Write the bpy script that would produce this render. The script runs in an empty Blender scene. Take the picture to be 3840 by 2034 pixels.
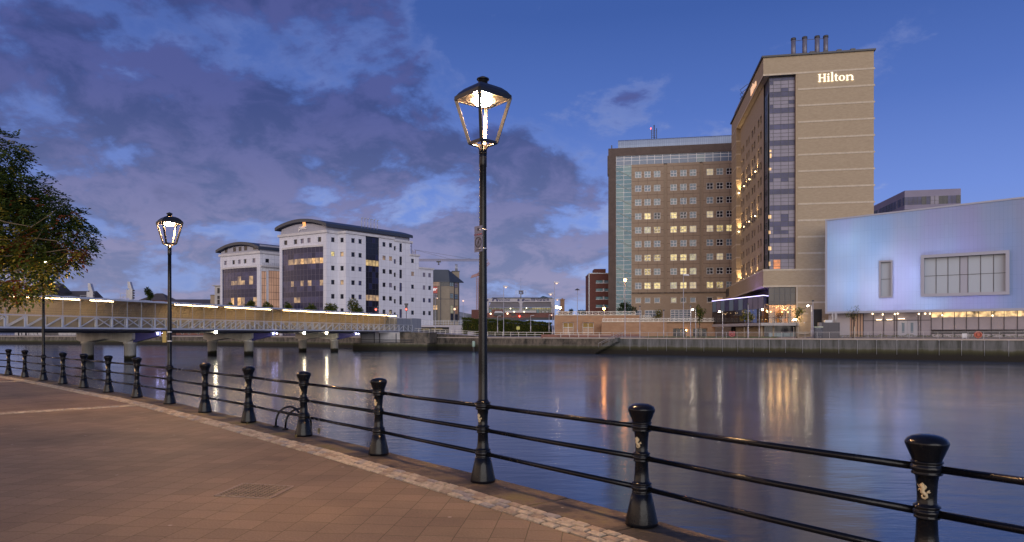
import bpy, math, random
from mathutils import Vector, Matrix
random.seed(11)
sc = bpy.context.scene
COL = sc.collection
# photograph geometry: focal length and horizon in pixels of the 3840 px wide picture, eye height above the promenade
F, CX, HZ, H = 2560.0, 1920.0, 1254.0, 1.734
WATER, QZ, GZ = -2.77, 0.95, 1.22
PI = math.pi
def V(*a): return Vector(a)
def W(x, y, Y): return Vector(((x-CX)/F*Y, Y, H+(HZ-y)/F*Y))
def ZZ(y, Y): return H+(HZ-y)/F*Y
OFF = {}
# ---------------------------------------------------------------- mesh builder
class MB:
    def __init__(s): s.v = []; s.f = []; s.m = []; s.s = []
    def poly(s, pts, m=0, smooth=False):
        i = len(s.v); s.v += [Vector(p) for p in pts]
        s.f.append(tuple(range(i, i+len(pts)))); s.m.append(m); s.s.append(smooth)
    def raw(s, vs, fs, m=0, smooth=False):
        i = len(s.v); s.v += [Vector(p) for p in vs]
        for f in fs: s.f.append(tuple(i+k for k in f)); s.m.append(m); s.s.append(smooth)
    def obox(s, o, a, b, c, m=0):
        o, a, b, c = Vector(o), Vector(a), Vector(b), Vector(c)
        if a.cross(b).dot(c) < 0: a, b = b, a
        s.raw([o, o+a, o+a+b, o+b, o+c, o+a+c, o+a+b+c, o+b+c],
              [(3,2,1,0), (4,5,6,7), (0,1,5,4), (1,2,6,5), (2,3,7,6), (3,0,4,7)], m)
    def box(s, c, d, rz=0, m=0):
        ca, sa = math.cos(rz), math.sin(rz)
        a, b = V(ca*d[0], sa*d[0], 0), V(-sa*d[1], ca*d[1], 0)
        s.obox(Vector(c)-a/2-b/2-V(0,0,d[2]/2), a, b, V(0,0,d[2]), m)
    def bar(s, p, q, w, h=None, m=0, up=V(0,0,1)):
        p, q = Vector(p), Vector(q); h = h or w
        d = (q-p).normalized(); x = d.cross(up)
        if x.length < 1e-4: x = d.cross(V(1,0,0))
        x.normalize(); y = x.cross(d).normalized()
        s.obox(p-x*w/2-y*h/2, q-p, x*w, y*h, m)
    def tube(s, p, q, r, n=10, m=0, r2=None, smooth=True, caps=True):
        p, q = Vector(p), Vector(q); r2 = r if r2 is None else r2
        d = (q-p).normalized(); x = d.orthogonal().normalized(); y = d.cross(x)
        vs = []
        for k in range(n):
            a = 2*PI*k/n; e = x*math.cos(a)+y*math.sin(a); vs += [p+e*r, q+e*r2]
        s.raw(vs, [(2*k, 2*((k+1) % n), 2*((k+1) % n)+1, 2*k+1) for k in range(n)], m, smooth)
        if caps:
            s.poly([vs[2*k] for k in range(n)][::-1], m); s.poly([vs[2*k+1] for k in range(n)], m)
    def chain(s, pts, rs, n=8, m=0):
        pts = [Vector(p) for p in pts]; rings = []; x = None
        for i, p in enumerate(pts):
            d = (pts[min(i+1, len(pts)-1)]-pts[max(i-1, 0)]).normalized()
            if x is None: x = d.orthogonal()
            x = x-d*x.dot(d); x = x.normalized() if x.length > 1e-6 else d.orthogonal().normalized(); y = d.cross(x)
            rings.append([p+(x*math.cos(2*PI*k/n)+y*math.sin(2*PI*k/n))*rs[i] for k in range(n)])
        vs = [v for r in rings for v in r]
        s.raw(vs, [(i*n+k, i*n+(k+1) % n, (i+1)*n+(k+1) % n, (i+1)*n+k) for i in range(len(pts)-1) for k in range(n)], m, True)
        s.poly(rings[0], m); s.poly(rings[-1][::-1], m)
    def lathe(s, prof, n=32, m=0, c=(0,0,0), smooth=True):
        c = Vector(c); vs = []
        for r, z in prof:
            for k in range(n): vs.append(c+V(r*math.cos(2*PI*k/n), r*math.sin(2*PI*k/n), z))
        s.raw(vs, [(i*n+k, i*n+(k+1) % n, (i+1)*n+(k+1) % n, (i+1)*n+k) for i in range(len(prof)-1) for k in range(n)], m, smooth)
        if prof[-1][0] > 1e-4: s.poly(vs[-n:], m)
        if prof[0][0] > 1e-4: s.poly(vs[:n][::-1], m)
    def ball(s, c, r, m=0, n=10, sz=1.0):
        s.lathe([(max(1e-5, r*math.sin(PI*k/n)), -r*sz*math.cos(PI*k/n)) for k in range(n+1)], n+2, m, c)
    def prism(s, pts, z0, z1, m=0, mtop=None):
        a = sum(pts[i][0]*pts[(i+1) % len(pts)][1]-pts[(i+1) % len(pts)][0]*pts[i][1] for i in range(len(pts)))
        if a < 0: pts = pts[::-1]
        n = len(pts)
        for i in range(n):
            p, q = pts[i], pts[(i+1) % n]
            s.poly([(p[0],p[1],z0), (q[0],q[1],z0), (q[0],q[1],z1), (p[0],p[1],z1)], m)
        s.poly([(p[0],p[1],z1) for p in pts], m if mtop is None else mtop)
        s.poly([(p[0],p[1],z0) for p in pts][::-1], m)
    def extr(s, pts, vec, m=0, smooth=False):
        pts = [Vector(p) for p in pts]; vec = Vector(vec); n = len(pts)
        for i in range(n):
            p, q = pts[i], pts[(i+1) % n]; s.poly([p, q, q+vec, p+vec], m, smooth)
        s.poly(pts[::-1], m); s.poly([p+vec for p in pts], m)
    def build(s, name, mats, parent=None, loc=None, bevel=0, recalc=True):
        me = bpy.data.meshes.new(name)
        off = OFF[parent.name] if parent else Vector(loc or (0,0,0))
        me.from_pydata([v-off for v in s.v], [], s.f)
        for mt in (mats if isinstance(mats, (list, tuple)) else [mats]): me.materials.append(mt)
        me.polygons.foreach_set('material_index', s.m); me.polygons.foreach_set('use_smooth', s.s)
        if recalc and len(s.f) < 60000:
            import bmesh
            bm = bmesh.new(); bm.from_mesh(me)
            bmesh.ops.remove_doubles(bm, verts=bm.verts, dist=1e-5)
            bmesh.ops.recalc_face_normals(bm, faces=bm.faces); bm.to_mesh(me); bm.free()
        me.update()
        o = bpy.data.objects.new(name, me); COL.objects.link(o)
        if parent: o.parent = parent; OFF[o.name] = off
        else: o.location = off; OFF[o.name] = off
        if bevel:
            b = o.modifiers.new('bevel', 'BEVEL'); b.width = bevel; b.segments = 2; b.limit_method = 'ANGLE'
        return o
def islands(mb, name, mats, parent):
    """build every unconnected piece of a mesh builder as a part of its own"""
    key = {}; par = list(range(len(mb.v)))
    def find(i):
        while par[i] != i: par[i] = par[par[i]]; i = par[i]
        return i
    for i, v in enumerate(mb.v):
        k = (round(v.x, 4), round(v.y, 4), round(v.z, 4))
        if k in key: par[find(i)] = find(key[k])
        else: key[k] = i
    for f in mb.f:
        for a in f[1:]: par[find(a)] = find(f[0])
    groups = {}
    for n, f in enumerate(mb.f): groups.setdefault(find(f[0]), []).append(n)
    out = []
    for g in groups.values():
        b = MB()
        for n in g: b.poly([mb.v[i] for i in mb.f[n]], mb.m[n], mb.s[n])
        out.append(b.build(name, mats, parent))
    return out
def tag(o, label=None, cat=None, group=None, kind=None):
    for k, v in (('label', label), ('category', cat), ('group', group), ('kind', kind)):
        if v: o[k] = v
    return o
def thing(name, label, cat, loc, group=None, rz=0):
    o = bpy.data.objects.new(name, None); COL.objects.link(o)
    o.location = loc; o.rotation_euler = (0, 0, rz); o.empty_display_size = .3
    OFF[o.name] = Vector(loc) if rz == 0 else Vector((0,0,0))
    return tag(o, label, cat, group)
def local_thing(name, label, cat, loc, group=None, rz=0):     # its parts are built round (0,0,0)
    o = thing(name, label, cat, loc, group, rz); OFF[o.name] = Vector((0,0,0)); return o
def each(name, mats, parent, pieces, bevel=0):
    """pieces: functions that draw one piece each into a mesh builder"""
    out = []
    for fn in pieces:
        mb = MB(); fn(mb); out.append(mb.build(name, mats, parent, bevel=bevel))
    return out
def copy_tree(o, parent=None):
    c = o.copy(); COL.objects.link(c)
    if parent: c.parent = parent
    for ch in list(o.children): copy_tree(ch, c)
    return c
# a vertical plane through O along the horizontal direction d; turns photograph pixels into places on that plane
class Pl:
    def __init__(s, O, d):
        s.O = Vector((O[0], O[1], 0)); s.d = Vector((d[0], d[1], 0)).normalized()
        n = V(s.d.y, -s.d.x, 0)
        s.n = n if n.dot(-s.O) > 0 else -n
    def s_(s, x):
        r = (x-CX)/F
        return (r*s.O.y-s.O.x)/(s.d.x-r*s.d.y)
    def Y(s, x): return s.O.y+s.s_(x)*s.d.y
    def z(s, x, y): return ZZ(y, s.Y(x))
    def p(s, u, z, out=0): return s.O+s.d*u+s.n*out+V(0,0,z)
    def P(s, x, y, out=0): return s.p(s.s_(x), s.z(x, y), out)
    def ang(s):  # rotation that makes local +x run to the viewer's right along the plane, -y outward
        d = s.d if V(s.d.y, -s.d.x, 0).dot(s.n) > 0 else -s.d
        return math.atan2(d.y, d.x)
    def shift(s, out): 
        q = s.O+s.n*out; return Pl((q.x, q.y), s.d)
    def box(s, mb, u0, u1, z0, z1, o0, o1, m=0):
        mb.obox(s.p(u0, z0, o0), s.d*(u1-u0), s.n*(o1-o0), V(0,0,z1-z0), m)
def wall_holes(mb, pl, u0, u1, z0, z1, holes, depth=.25, m=0, mr=None, out=0):
    """front face of a wall with rectangular openings (u0,u1,z0,z1) and their reveals"""
    if u0 > u1: u0, u1 = u1, u0
    hs = []
    for a, b, c, d in holes:
        if a > b: a, b = b, a
        hs.append((max(a,u0), min(b,u1), max(c,z0), min(d,z1)))
    us = sorted({round(t, 4) for t in [u0, u1]+[h[0] for h in hs]+[h[1] for h in hs]})
    zs = sorted({round(t, 4) for t in [z0, z1]+[h[2] for h in hs]+[h[3] for h in hs]})
    for i in range(len(us)-1):
        for j in range(len(zs)-1):
            cu, cz = (us[i]+us[i+1])/2, (zs[j]+zs[j+1])/2
            if any(h[0] < cu < h[1] and h[2] < cz < h[3] for h in hs): continue
            mb.poly([pl.p(us[i], zs[j], out), pl.p(us[i+1], zs[j], out), pl.p(us[i+1], zs[j+1], out), pl.p(us[i], zs[j+1], out)], m)
    mr = m if mr is None else mr
    for a, b, c, d in hs:
        for (p, q) in (((a,c),(b,c)), ((b,c),(b,d)), ((b,d),(a,d)), ((a,d),(a,c))):
            mb.poly([pl.p(*p, out), pl.p(*q, out), pl.p(*q, out-depth), pl.p(*p, out-depth)], mr)
# ---------------------------------------------------------------- materials
def nt(m): return m.node_tree.nodes, m.node_tree.links
def newmat(name):
    m = bpy.data.materials.new(name); m.use_nodes = True
    n, l = nt(m); return m, n, l, n['Principled BSDF']
def c4(c): return (c[0], c[1], c[2], 1)
def ramp(n, stops):
    r = n.new('ShaderNodeValToRGB'); e = r.color_ramp.elements
    while len(e) < len(stops): e.new(.5)
    for k, (p, c) in enumerate(stops): e[k].position = p; e[k].color = c4(c) if len(c) == 3 else c
    return r
def mat(name, base, rough=.6, metal=0, spec=.5, vary=0, scale=1.0, stretch=(1,1,1), c2=None, bump=0, bscale=None, coat=0):
    m, n, l, b = newmat(name)
    b.inputs['Base Color'].default_value = c4(base); b.inputs['Roughness'].default_value = rough
    b.inputs['Metallic'].default_value = metal; b.inputs['Specular IOR Level'].default_value = spec
    if coat: b.inputs['Coat Weight'].default_value = coat
    if vary or c2 or bump:
        g = n.new('ShaderNodeNewGeometry'); mp = n.new('ShaderNodeMapping'); mp.inputs['Scale'].default_value = stretch
        l.new(g.outputs['Position'], mp.inputs['Vector'])
    if vary or c2:
        t = n.new('ShaderNodeTexNoise'); t.inputs['Scale'].default_value = scale; t.inputs['Detail'].default_value = 6
        t.inputs['Roughness'].default_value = .65; l.new(mp.outputs[0], t.inputs['Vector'])
        lo = c2 or tuple(x*(1-vary) for x in base); hi = base if c2 else tuple(min(1, x*(1+vary)) for x in base)
        r = ramp(n, [(.34, lo), (.66, hi)]); l.new(t.outputs[0], r.inputs[0]); l.new(r.outputs[0], b.inputs['Base Color'])
    if bump:
        t2 = n.new('ShaderNodeTexNoise'); t2.inputs['Scale'].default_value = bscale or scale*6; t2.inputs['Detail'].default_value = 5
        l.new(mp.outputs[0], t2.inputs['Vector'])
        bp = n.new('ShaderNodeBump'); bp.inputs['Strength'].default_value = bump; bp.inputs['Distance'].default_value = .02
        l.new(t2.outputs[0], bp.inputs['Height']); l.new(bp.outputs[0], b.inputs['Normal'])
    return m
def emit(name, col, strength, base=None, noise=0, scale=.6):
    m, n, l, b = newmat(name)
    b.inputs['Base Color'].default_value = c4(base or tuple(x*.5 for x in col)); b.inputs['Roughness'].default_value = .3
    b.inputs['Emission Color'].default_value = c4(col); b.inputs['Emission Strength'].default_value = strength
    if noise:
        g = n.new('ShaderNodeNewGeometry'); t = n.new('ShaderNodeTexNoise'); t.inputs['Scale'].default_value = scale
        t.inputs['Detail'].default_value = 3; l.new(g.outputs['Position'], t.inputs['Vector'])
        mr = n.new('ShaderNodeMapRange'); mr.inputs[1].default_value = .35; mr.inputs[2].default_value = .65
        mr.inputs[3].default_value = strength*(1-noise); mr.inputs[4].default_value = strength*(1+noise)
        l.new(t.outputs[0], mr.inputs[0]); l.new(mr.outputs[0], b.inputs['Emission Strength'])
    return m
def grid_mat(name, d, base, line, bw, bh, mort, rough=.5, vary=.06, spec=.5, offs=0.0, uo=0., zo=0., metal=0, streak=.0):
    """flat cladding with joints: brick pattern laid out along the wall (u = distance along d, v = height)"""
    m, n, l, b = newmat(name)
    b.inputs['Roughness'].default_value = rough; b.inputs['Specular IOR Level'].default_value = spec; b.inputs['Metallic'].default_value = metal
    g = n.new('ShaderNodeNewGeometry'); dt = n.new('ShaderNodeVectorMath'); dt.operation = 'DOT_PRODUCT'
    dd = Vector((d[0], d[1], 0)).normalized(); dt.inputs[1].default_value = dd
    l.new(g.outputs['Position'], dt.inputs[0])
    sp = n.new('ShaderNodeSeparateXYZ'); l.new(g.outputs['Position'], sp.inputs[0])
    cb = n.new('ShaderNodeCombineXYZ')
    for src, o, k in ((dt.outputs['Value'], uo, 0), (sp.outputs[2], zo, 1)):
        ad = n.new('ShaderNodeMath'); ad.operation = 'ADD'; ad.inputs[1].default_value = o+1000*(bw if k == 0 else bh)
        l.new(src, ad.inputs[0]); l.new(ad.outputs[0], cb.inputs[k])
    bt = n.new('ShaderNodeTexBrick'); bt.offset = offs; bt.squash = 1
    for k, v in (('Color1', c4(tuple(x*(1-vary) for x in base))), ('Color2', c4(tuple(min(1, x*(1+vary)) for x in base))), ('Mortar', c4(line)),
                 ('Scale', 1), ('Mortar Size', mort), ('Mortar Smooth', .1), ('Brick Width', bw), ('Row Height', bh), ('Bias', 0)):
        bt.inputs[k].default_value = v
    l.new(cb.outputs[0], bt.inputs['Vector'])
    out = bt.outputs[0]
    if streak:
        mp = n.new('ShaderNodeMapping'); mp.inputs['Scale'].default_value = (1.2, 1.2, .12); l.new(g.outputs['Position'], mp.inputs[0])
        t = n.new('ShaderNodeTexNoise'); t.inputs['Scale'].default_value = .8; t.inputs['Detail'].default_value = 6; l.new(mp.outputs[0], t.inputs['Vector'])
        r = ramp(n, [(.35, (1-streak,)*3), (.7, (1, 1, 1))]); l.new(t.outputs[0], r.inputs[0])
        mx = n.new('ShaderNodeMix'); mx.data_type = 'RGBA'; mx.blend_type = 'MULTIPLY'; mx.inputs[0].default_value = 1
        l.new(out, mx.inputs[6]); l.new(r.outputs[0], mx.inputs[7]); out = mx.outputs[2]
    l.new(out, b.inputs['Base Color'])
    return m
def clear_glass(name, tint=(1,1,1), gloss=.12, rough=.02):
    m, n, l, b = newmat(name); n.remove(b)
    t = n.new('ShaderNodeBsdfTransparent'); t.inputs[0].default_value = c4(tint)
    g = n.new('ShaderNodeBsdfGlossy'); g.inputs['Roughness'].default_value = rough
    x = n.new('ShaderNodeMixShader'); x.inputs[0].default_value = gloss
    l.new(t.outputs[0], x.inputs[1]); l.new(g.outputs[0], x.inputs[2]); l.new(x.outputs[0], n['Material Output'].inputs[0])
    return m
M = {}
M['iron'] = mat('black gloss iron paint', (.006,.007,.010), .24, spec=.26, bump=.06, bscale=60)
def worn_iron():
    m = M['iron']; n, l = nt(m); b = n['Principled BSDF']; g = n.new('ShaderNodeNewGeometry'); t = n.new('ShaderNodeTexNoise'); t.inputs['Scale'].default_value = 9; t.inputs['Detail'].default_value = 7; t.inputs['Roughness'].default_value = .7
    l.new(g.outputs['Position'], t.inputs['Vector']); r = ramp(n, [(.35, (.16,)*3), (.72, (.32,)*3)]); l.new(t.outputs[0], r.inputs[0]); l.new(r.outputs[0], b.inputs['Roughness'])
    t2 = n.new('ShaderNodeTexNoise'); t2.inputs['Scale'].default_value = 26; t2.inputs['Detail'].default_value = 5; l.new(g.outputs['Position'], t2.inputs['Vector'])
    r2 = ramp(n, [(.64, (.005,.006,.009)), (.74, (.012,.012,.013)), (.82, (.035,.024,.016))]); l.new(t2.outputs[0], r2.inputs[0]); l.new(r2.outputs[0], b.inputs['Base Color'])
worn_iron()
M['iron_dull'] = mat('black lamp paint', (.012,.012,.014), .38, spec=.5)
M['gold'] = mat('pale gold crest paint', (.5,.4,.24), .5, vary=.2, scale=40)
M['glass_dark'] = mat('dark window glass', (.018,.018,.03), .1, spec=.35)
M['glass_blue'] = mat('blue window glass', (.15,.21,.28), .15, spec=.4)
M['glass_pale'] = mat('pale window glass', (.24,.31,.35), .2, spec=.35)
M['glass_green'] = mat('green curtain glass', (.12,.245,.31), .2, spec=.3, vary=.2, scale=.2)
M['glass_purple'] = mat('purple curtain glass', (.062,.062,.135), .22, spec=.22, vary=.3, scale=.3)
M['glass_spandrel'] = mat('dark spandrel glass', (.028,.03,.075), .22, spec=.22)
M['glass_grey'] = mat('grey tinted glass', (.19,.17,.24), .2, spec=.35, vary=.12, scale=.3)
M['mullion'] = mat('dark mullion', (.03,.03,.05), .4)
M['white_frame'] = mat('white window frame', (.72,.72,.74), .4)
M['lit_yellow'] = emit('lit office window', (1,.80,.33), .54, noise=.75, scale=1.7)
M['lit_blind'] = emit('lit window with blind', (1,.84,.50), .34, noise=.35, scale=.9)
M['lit_low'] = emit('lit window with desks', (1,.74,.26), .36, base=(.2,.17,.1), noise=.95, scale=2.2)
M['lit_dim'] = emit('dim lit window', (.9,.8,.42), .32, base=(.3,.3,.25), noise=.6, scale=1.1)
M['lit_amber'] = emit('amber lit window', (1,.60,.26), .50, noise=.7, scale=.8)
M['lit_amber_dim'] = emit('dim amber window', (.85,.45,.24), .2, base=(.12,.08,.07), noise=.5, scale=.5)
M['lamp_warm'] = emit('warm lamp', (1,.62,.27), 40)
M['lamp_white'] = emit('white lamp', (1,.86,.6), 60)
M['lamp_orange'] = emit('sodium lamp', (1,.36,.08), 60)
M['lamp_blue'] = emit('blue white lamp', (.5,.5,1), 30)
M['lamp_red'] = emit('red signal lamp', (1,.06,.04), 14)
M['galv'] = mat('galvanised steel', (.42,.43,.47), .45, metal=.4, vary=.12, scale=3)
M['steel_dark'] = mat('dark steel', (.05,.05,.06), .5)
M['white_rail'] = mat('white painted rail', (.78,.76,.7), .5)
def leaf_mat(name, col, k=.42):
    m = mat(name, col, .55, spec=.3, vary=.25, scale=2.5); n, l = nt(m); b = n['Principled BSDF']; t = n.new('ShaderNodeBsdfTranslucent')
    t.inputs[0].default_value = c4(tuple(min(1, x*1.7) for x in col)); x = n.new('ShaderNodeMixShader'); x.inputs[0].default_value = k
    l.new(b.outputs[0], x.inputs[1]); l.new(t.outputs[0], x.inputs[2]); l.new(x.outputs[0], n['Material Output'].inputs[0]); return m
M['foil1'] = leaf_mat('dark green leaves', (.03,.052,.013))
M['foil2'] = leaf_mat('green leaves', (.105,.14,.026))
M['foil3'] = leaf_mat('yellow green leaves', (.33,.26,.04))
M['foil4'] = leaf_mat('russet leaves', (.19,.05,.02))
M['bark'] = mat('bark', (.06,.045,.035), .9, vary=.3, scale=12, stretch=(1,1,.25))
M['concrete'] = mat('pale concrete', (.36,.35,.33), .8, vary=.2, scale=.8, stretch=(1,1,.35))
# ---------------------------------------------------------------- camera, sky, light
cd = bpy.data.cameras.new('camera'); cam = bpy.data.objects.new('camera', cd); COL.objects.link(cam)
cam.location = (0, 0, H); cam.rotation_euler = (PI/2, 0, 0); sc.camera = cam
cd.sensor_width = 36; cd.lens = 36*F/3840; cd.shift_y = (HZ-1017)/3840; cd.clip_start = .05; cd.clip_end = 20000
SUN_EL, SUN_AZ = math.radians(11), math.radians(171)      # low twilight glow from behind the viewer
def world():
    w = bpy.data.worlds.new('World'); sc.world = w; w.use_nodes = True
    n, l = w.node_tree.nodes, w.node_tree.links; bg = n['Background']
    def mth(op, a, b=None, clamp=False):
        x = n.new('ShaderNodeMath'); x.operation = op; x.use_clamp = clamp
        for i, v in enumerate((a, b)):
            if v is None: continue
            if isinstance(v, (int, float)): x.inputs[i].default_value = v
            else: l.new(v, x.inputs[i])
        return x.outputs[0]
    def mp(v, a, b, c, d, sm=True):
        x = n.new('ShaderNodeMapRange'); x.interpolation_type = 'SMOOTHSTEP' if sm else 'LINEAR'
        for i, q in enumerate((v, a, b, c, d)):
            if isinstance(q, (int, float)): x.inputs[i].default_value = q
            else: l.new(q, x.inputs[i])
        return x.outputs[0]
    def mix(f, a, b, mode='MIX'):
        x = n.new('ShaderNodeMix'); x.data_type = 'RGBA'; x.blend_type = mode; x.clamp_factor = True
        for i, q in ((0, f), (6, a), (7, b)):
            if isinstance(q, (int, float)): x.inputs[i].default_value = q
            elif isinstance(q, tuple): x.inputs[i].default_value = c4(q)
            else: l.new(q, x.inputs[i])
        return x.outputs[2]
    tc = n.new('ShaderNodeTexCoord'); sp = n.new('ShaderNodeSeparateXYZ'); l.new(tc.outputs['Generated'], sp.inputs[0])
    X, Y, Z0 = sp.outputs; Z = mth('MAXIMUM', Z0, 0.0)
    hyp = mth('MAXIMUM', mth('SQRT', mth('ADD', mth('MULTIPLY', X, X), mth('MULTIPLY', Y, Y))), .001)
    az = mth('DIVIDE', X, hyp); fr = mth('DIVIDE', Y, hyp)
    r = ramp(n, [(0, (.24,.33,.62)), (.07, (.22,.32,.69)), (.18, (.15,.25,.67)), (.30, (.079,.158,.505)), (.42, (.042,.10,.365)), (.7, (.028,.07,.28)), (1, (.022,.05,.20))])
    l.new(Z, r.inputs[0])
    clear = mix(mp(az, -.75, .1, .35, 0), r.outputs[0], (.075,.10,.31))
    den = mth('ADD', Z, .42)
    cb = n.new('ShaderNodeCombineXYZ'); l.new(mth('DIVIDE', X, den), cb.inputs[0]); l.new(mth('DIVIDE', Y, den), cb.inputs[1])
    def noise(scale, det, rough, dist, off):
        m = n.new('ShaderNodeMapping'); m.inputs['Location'].default_value = off; l.new(cb.outputs[0], m.inputs[0])
        t = n.new('ShaderNodeTexNoise'); t.inputs['Scale'].default_value = scale; t.inputs['Detail'].default_value = det
        t.inputs['Roughness'].default_value = rough; t.inputs['Distortion'].default_value = dist; l.new(m.outputs[0], t.inputs['Vector']); return t.outputs[0]
    n1 = noise(2.6, 10, .58, .3, (3.1, 1.7, 0)); n2 = noise(7.5, 8, .62, .3, (7.7, 2.2, 3)); n3 = noise(1.2, 4, .5, .2, (1.3, 5.5, 6))
    cov = mth('ADD', mp(az, mp(Z, .18, .36, -.02, -.45), mp(Z, .18, .36, .30, .34), .012, -.16), mth('MULTIPLY', mth('SUBTRACT', n3, .5), .34))
    d = mth('ADD', mth('ADD', mth('MULTIPLY', n1, .72), mth('MULTIPLY', n2, .28)), cov)
    c = mp(d, .462, .54, 0, 1)
    dark = mix(mp(Z, .02, .34, 0, 1), (.165,.185,.36), (.036,.052,.19))
    warm = mix(mp(Z, .02, .34, 0, 1), (.29,.265,.44), (.078,.090,.285))
    cc = mix(mp(n2, .40, .60, 0, .9), dark, warm)
    thick = mth('MULTIPLY', mp(d, .58, .76, 0, .9), mp(az, -.35, .1, 1, .15))
    cc = mix(thick, cc, mix(mp(Z, .02, .34, 0, 1), (.12,.125,.255), (.034,.04,.145)))
    rim = mp(mth('ABSOLUTE', mth('SUBTRACT', d, .468)), 0.0, .05, .62, 0)
    sky = mix(mth('MULTIPLY', c, .93), clear, cc)
    sky = mix(mth('MULTIPLY', rim, mp(n2, .4, .62, .2, 1)), sky, mix(mp(Z, .05, .4, 0, 1), (.40,.45,.68), (.14,.20,.50)))
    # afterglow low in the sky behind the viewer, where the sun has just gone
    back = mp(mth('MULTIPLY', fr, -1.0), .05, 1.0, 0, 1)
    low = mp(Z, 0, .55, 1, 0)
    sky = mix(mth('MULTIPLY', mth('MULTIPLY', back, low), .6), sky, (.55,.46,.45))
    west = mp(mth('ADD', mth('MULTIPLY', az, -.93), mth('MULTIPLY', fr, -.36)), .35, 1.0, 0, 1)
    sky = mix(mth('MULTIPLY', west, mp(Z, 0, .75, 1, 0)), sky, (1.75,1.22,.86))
    sky = mix(mp(Z0, -.03, 0.0, 1, 0), sky, (.03,.03,.04))
    ni = n.new('ShaderNodeTexSky'); ni.sky_type = 'NISHITA'; ni.sun_disc = False
    ni.sun_elevation = SUN_EL; ni.sun_rotation = SUN_AZ; ni.air_density = 1.0; ni.dust_density = .5
    sky = mix(.006, sky, ni.outputs[0], 'ADD')
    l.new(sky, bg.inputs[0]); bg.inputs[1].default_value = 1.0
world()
sd = bpy.data.lights.new('sun', 'SUN'); sun = bpy.data.objects.new('sun', sd); COL.objects.link(sun)
sd.energy = 2.15; sd.angle = math.radians(60); sd.color = (1, .93, .84)
sdir = V(math.sin(SUN_AZ)*math.cos(SUN_EL), math.cos(SUN_AZ)*math.cos(SUN_EL), math.sin(SUN_EL))
sun.rotation_euler = sdir.to_track_quat('Z', 'Y').to_euler()
vs = sc.view_settings; vs.view_transform = 'Standard'; vs.look = 'None'; vs.exposure = 0; vs.gamma = 1
sc.render.engine = 'CYCLES'; sc.cycles.use_denoising = True; sc.cycles.max_bounces = 8; sc.cycles.transparent_max_bounces = 12
sc.cycles.sample_clamp_indirect = 6; sc.cycles.caustics_reflective = False; sc.cycles.caustics_refractive = False
def point(p, col, power, r=.1, name='lamp_light', parent=None):
    d = bpy.data.lights.new(name, 'POINT'); d.energy = power; d.color = col; d.shadow_soft_size = r
    o = bpy.data.objects.new(name, d); COL.objects.link(o); o.location = Vector(p)-(OFF[parent.name] if parent else Vector())
    if parent: o.parent = parent
    return o
# ---------------------------------------------------------------- shore lines
BANK = [(-900,520), (-400,345), (-229,306), (-148,287), (-75,240), (-33,203), (-7,176), (17,158), (49.4,134), (82,110), (120,82), (200,22), (270,-40)]
def bank_Y(x):
    r = (x-CX)/F
    for (a, b), (c, d) in zip(BANK, BANK[1:]):
        den = (c-a)-r*(d-b)
        t = (r*b-a)/den
        if -1e-6 <= t <= 1+1e-6 and b+(d-b)*t > 0: return b+(d-b)*t
def bank_dir(x):
    r = (x-CX)/F
    for (a, b), (c, d) in zip(BANK, BANK[1:]):
        t = (r*b-a)/((c-a)-r*(d-b))
        if -1e-6 <= t <= 1+1e-6: return V(c-a, d-b, 0).normalized()
def offset(pts, k):
    out = []
    for i, p in enumerate(pts):
        a = Vector(pts[max(i-1, 0)]); b = Vector(pts[min(i+1, len(pts)-1)]); d = (b-a).normalized()
        q = Vector(p); t = V(-d.y, d.x) if False else Vector((-d.y, d.x))
        if 0 < i < len(pts)-1:
            d1 = (Vector(p)-a).normalized(); c = max(.5, d1.dot(d)); t = t/c
        out.append(q+t*k)
    return out
def strip(mb, A, B, za, zb, m=0, smooth=False):
    for i in range(len(A)-1):
        mb.poly([(A[i][0],A[i][1],za), (A[i+1][0],A[i+1][1],za), (B[i+1][0],B[i+1][1],zb), (B[i][0],B[i][1],zb)], m, smooth)
# railing line: bollard and lamp places measured from the photograph (x, y of the foot)
FEET = [('b',3476,None,4.29), ('b',2406,1982,0), ('L',1811,1816,0), ('b',1420,1711,0), ('b',1139,1640,0), ('b',932,1587.6,0), ('b',769,1550,0), ('L',636,1517.8,0),
        ('b',513.6,1492.5,0), ('b',406,1473.5,0), ('b',314,1456,0), ('b',236,1441.7,0), ('L',163,1428.6,0), ('b',93,1417,0), ('b',32,1407.7,0)]
POSTS = []
for k, x, y, Y in FEET:
    Yc = Y or F*H/(y-HZ)+.1
    POSTS.append((k, (x-CX)/F*Yc, Yc))
LINE = [(14,-10.5), (7.0,-1.25), (4.05,2.5)]+[(p[1], p[2]) for p in POSTS]+[(-24.3,31.2), (-32,37), (-62,60), (-160,122), (-500,330)]
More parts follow.
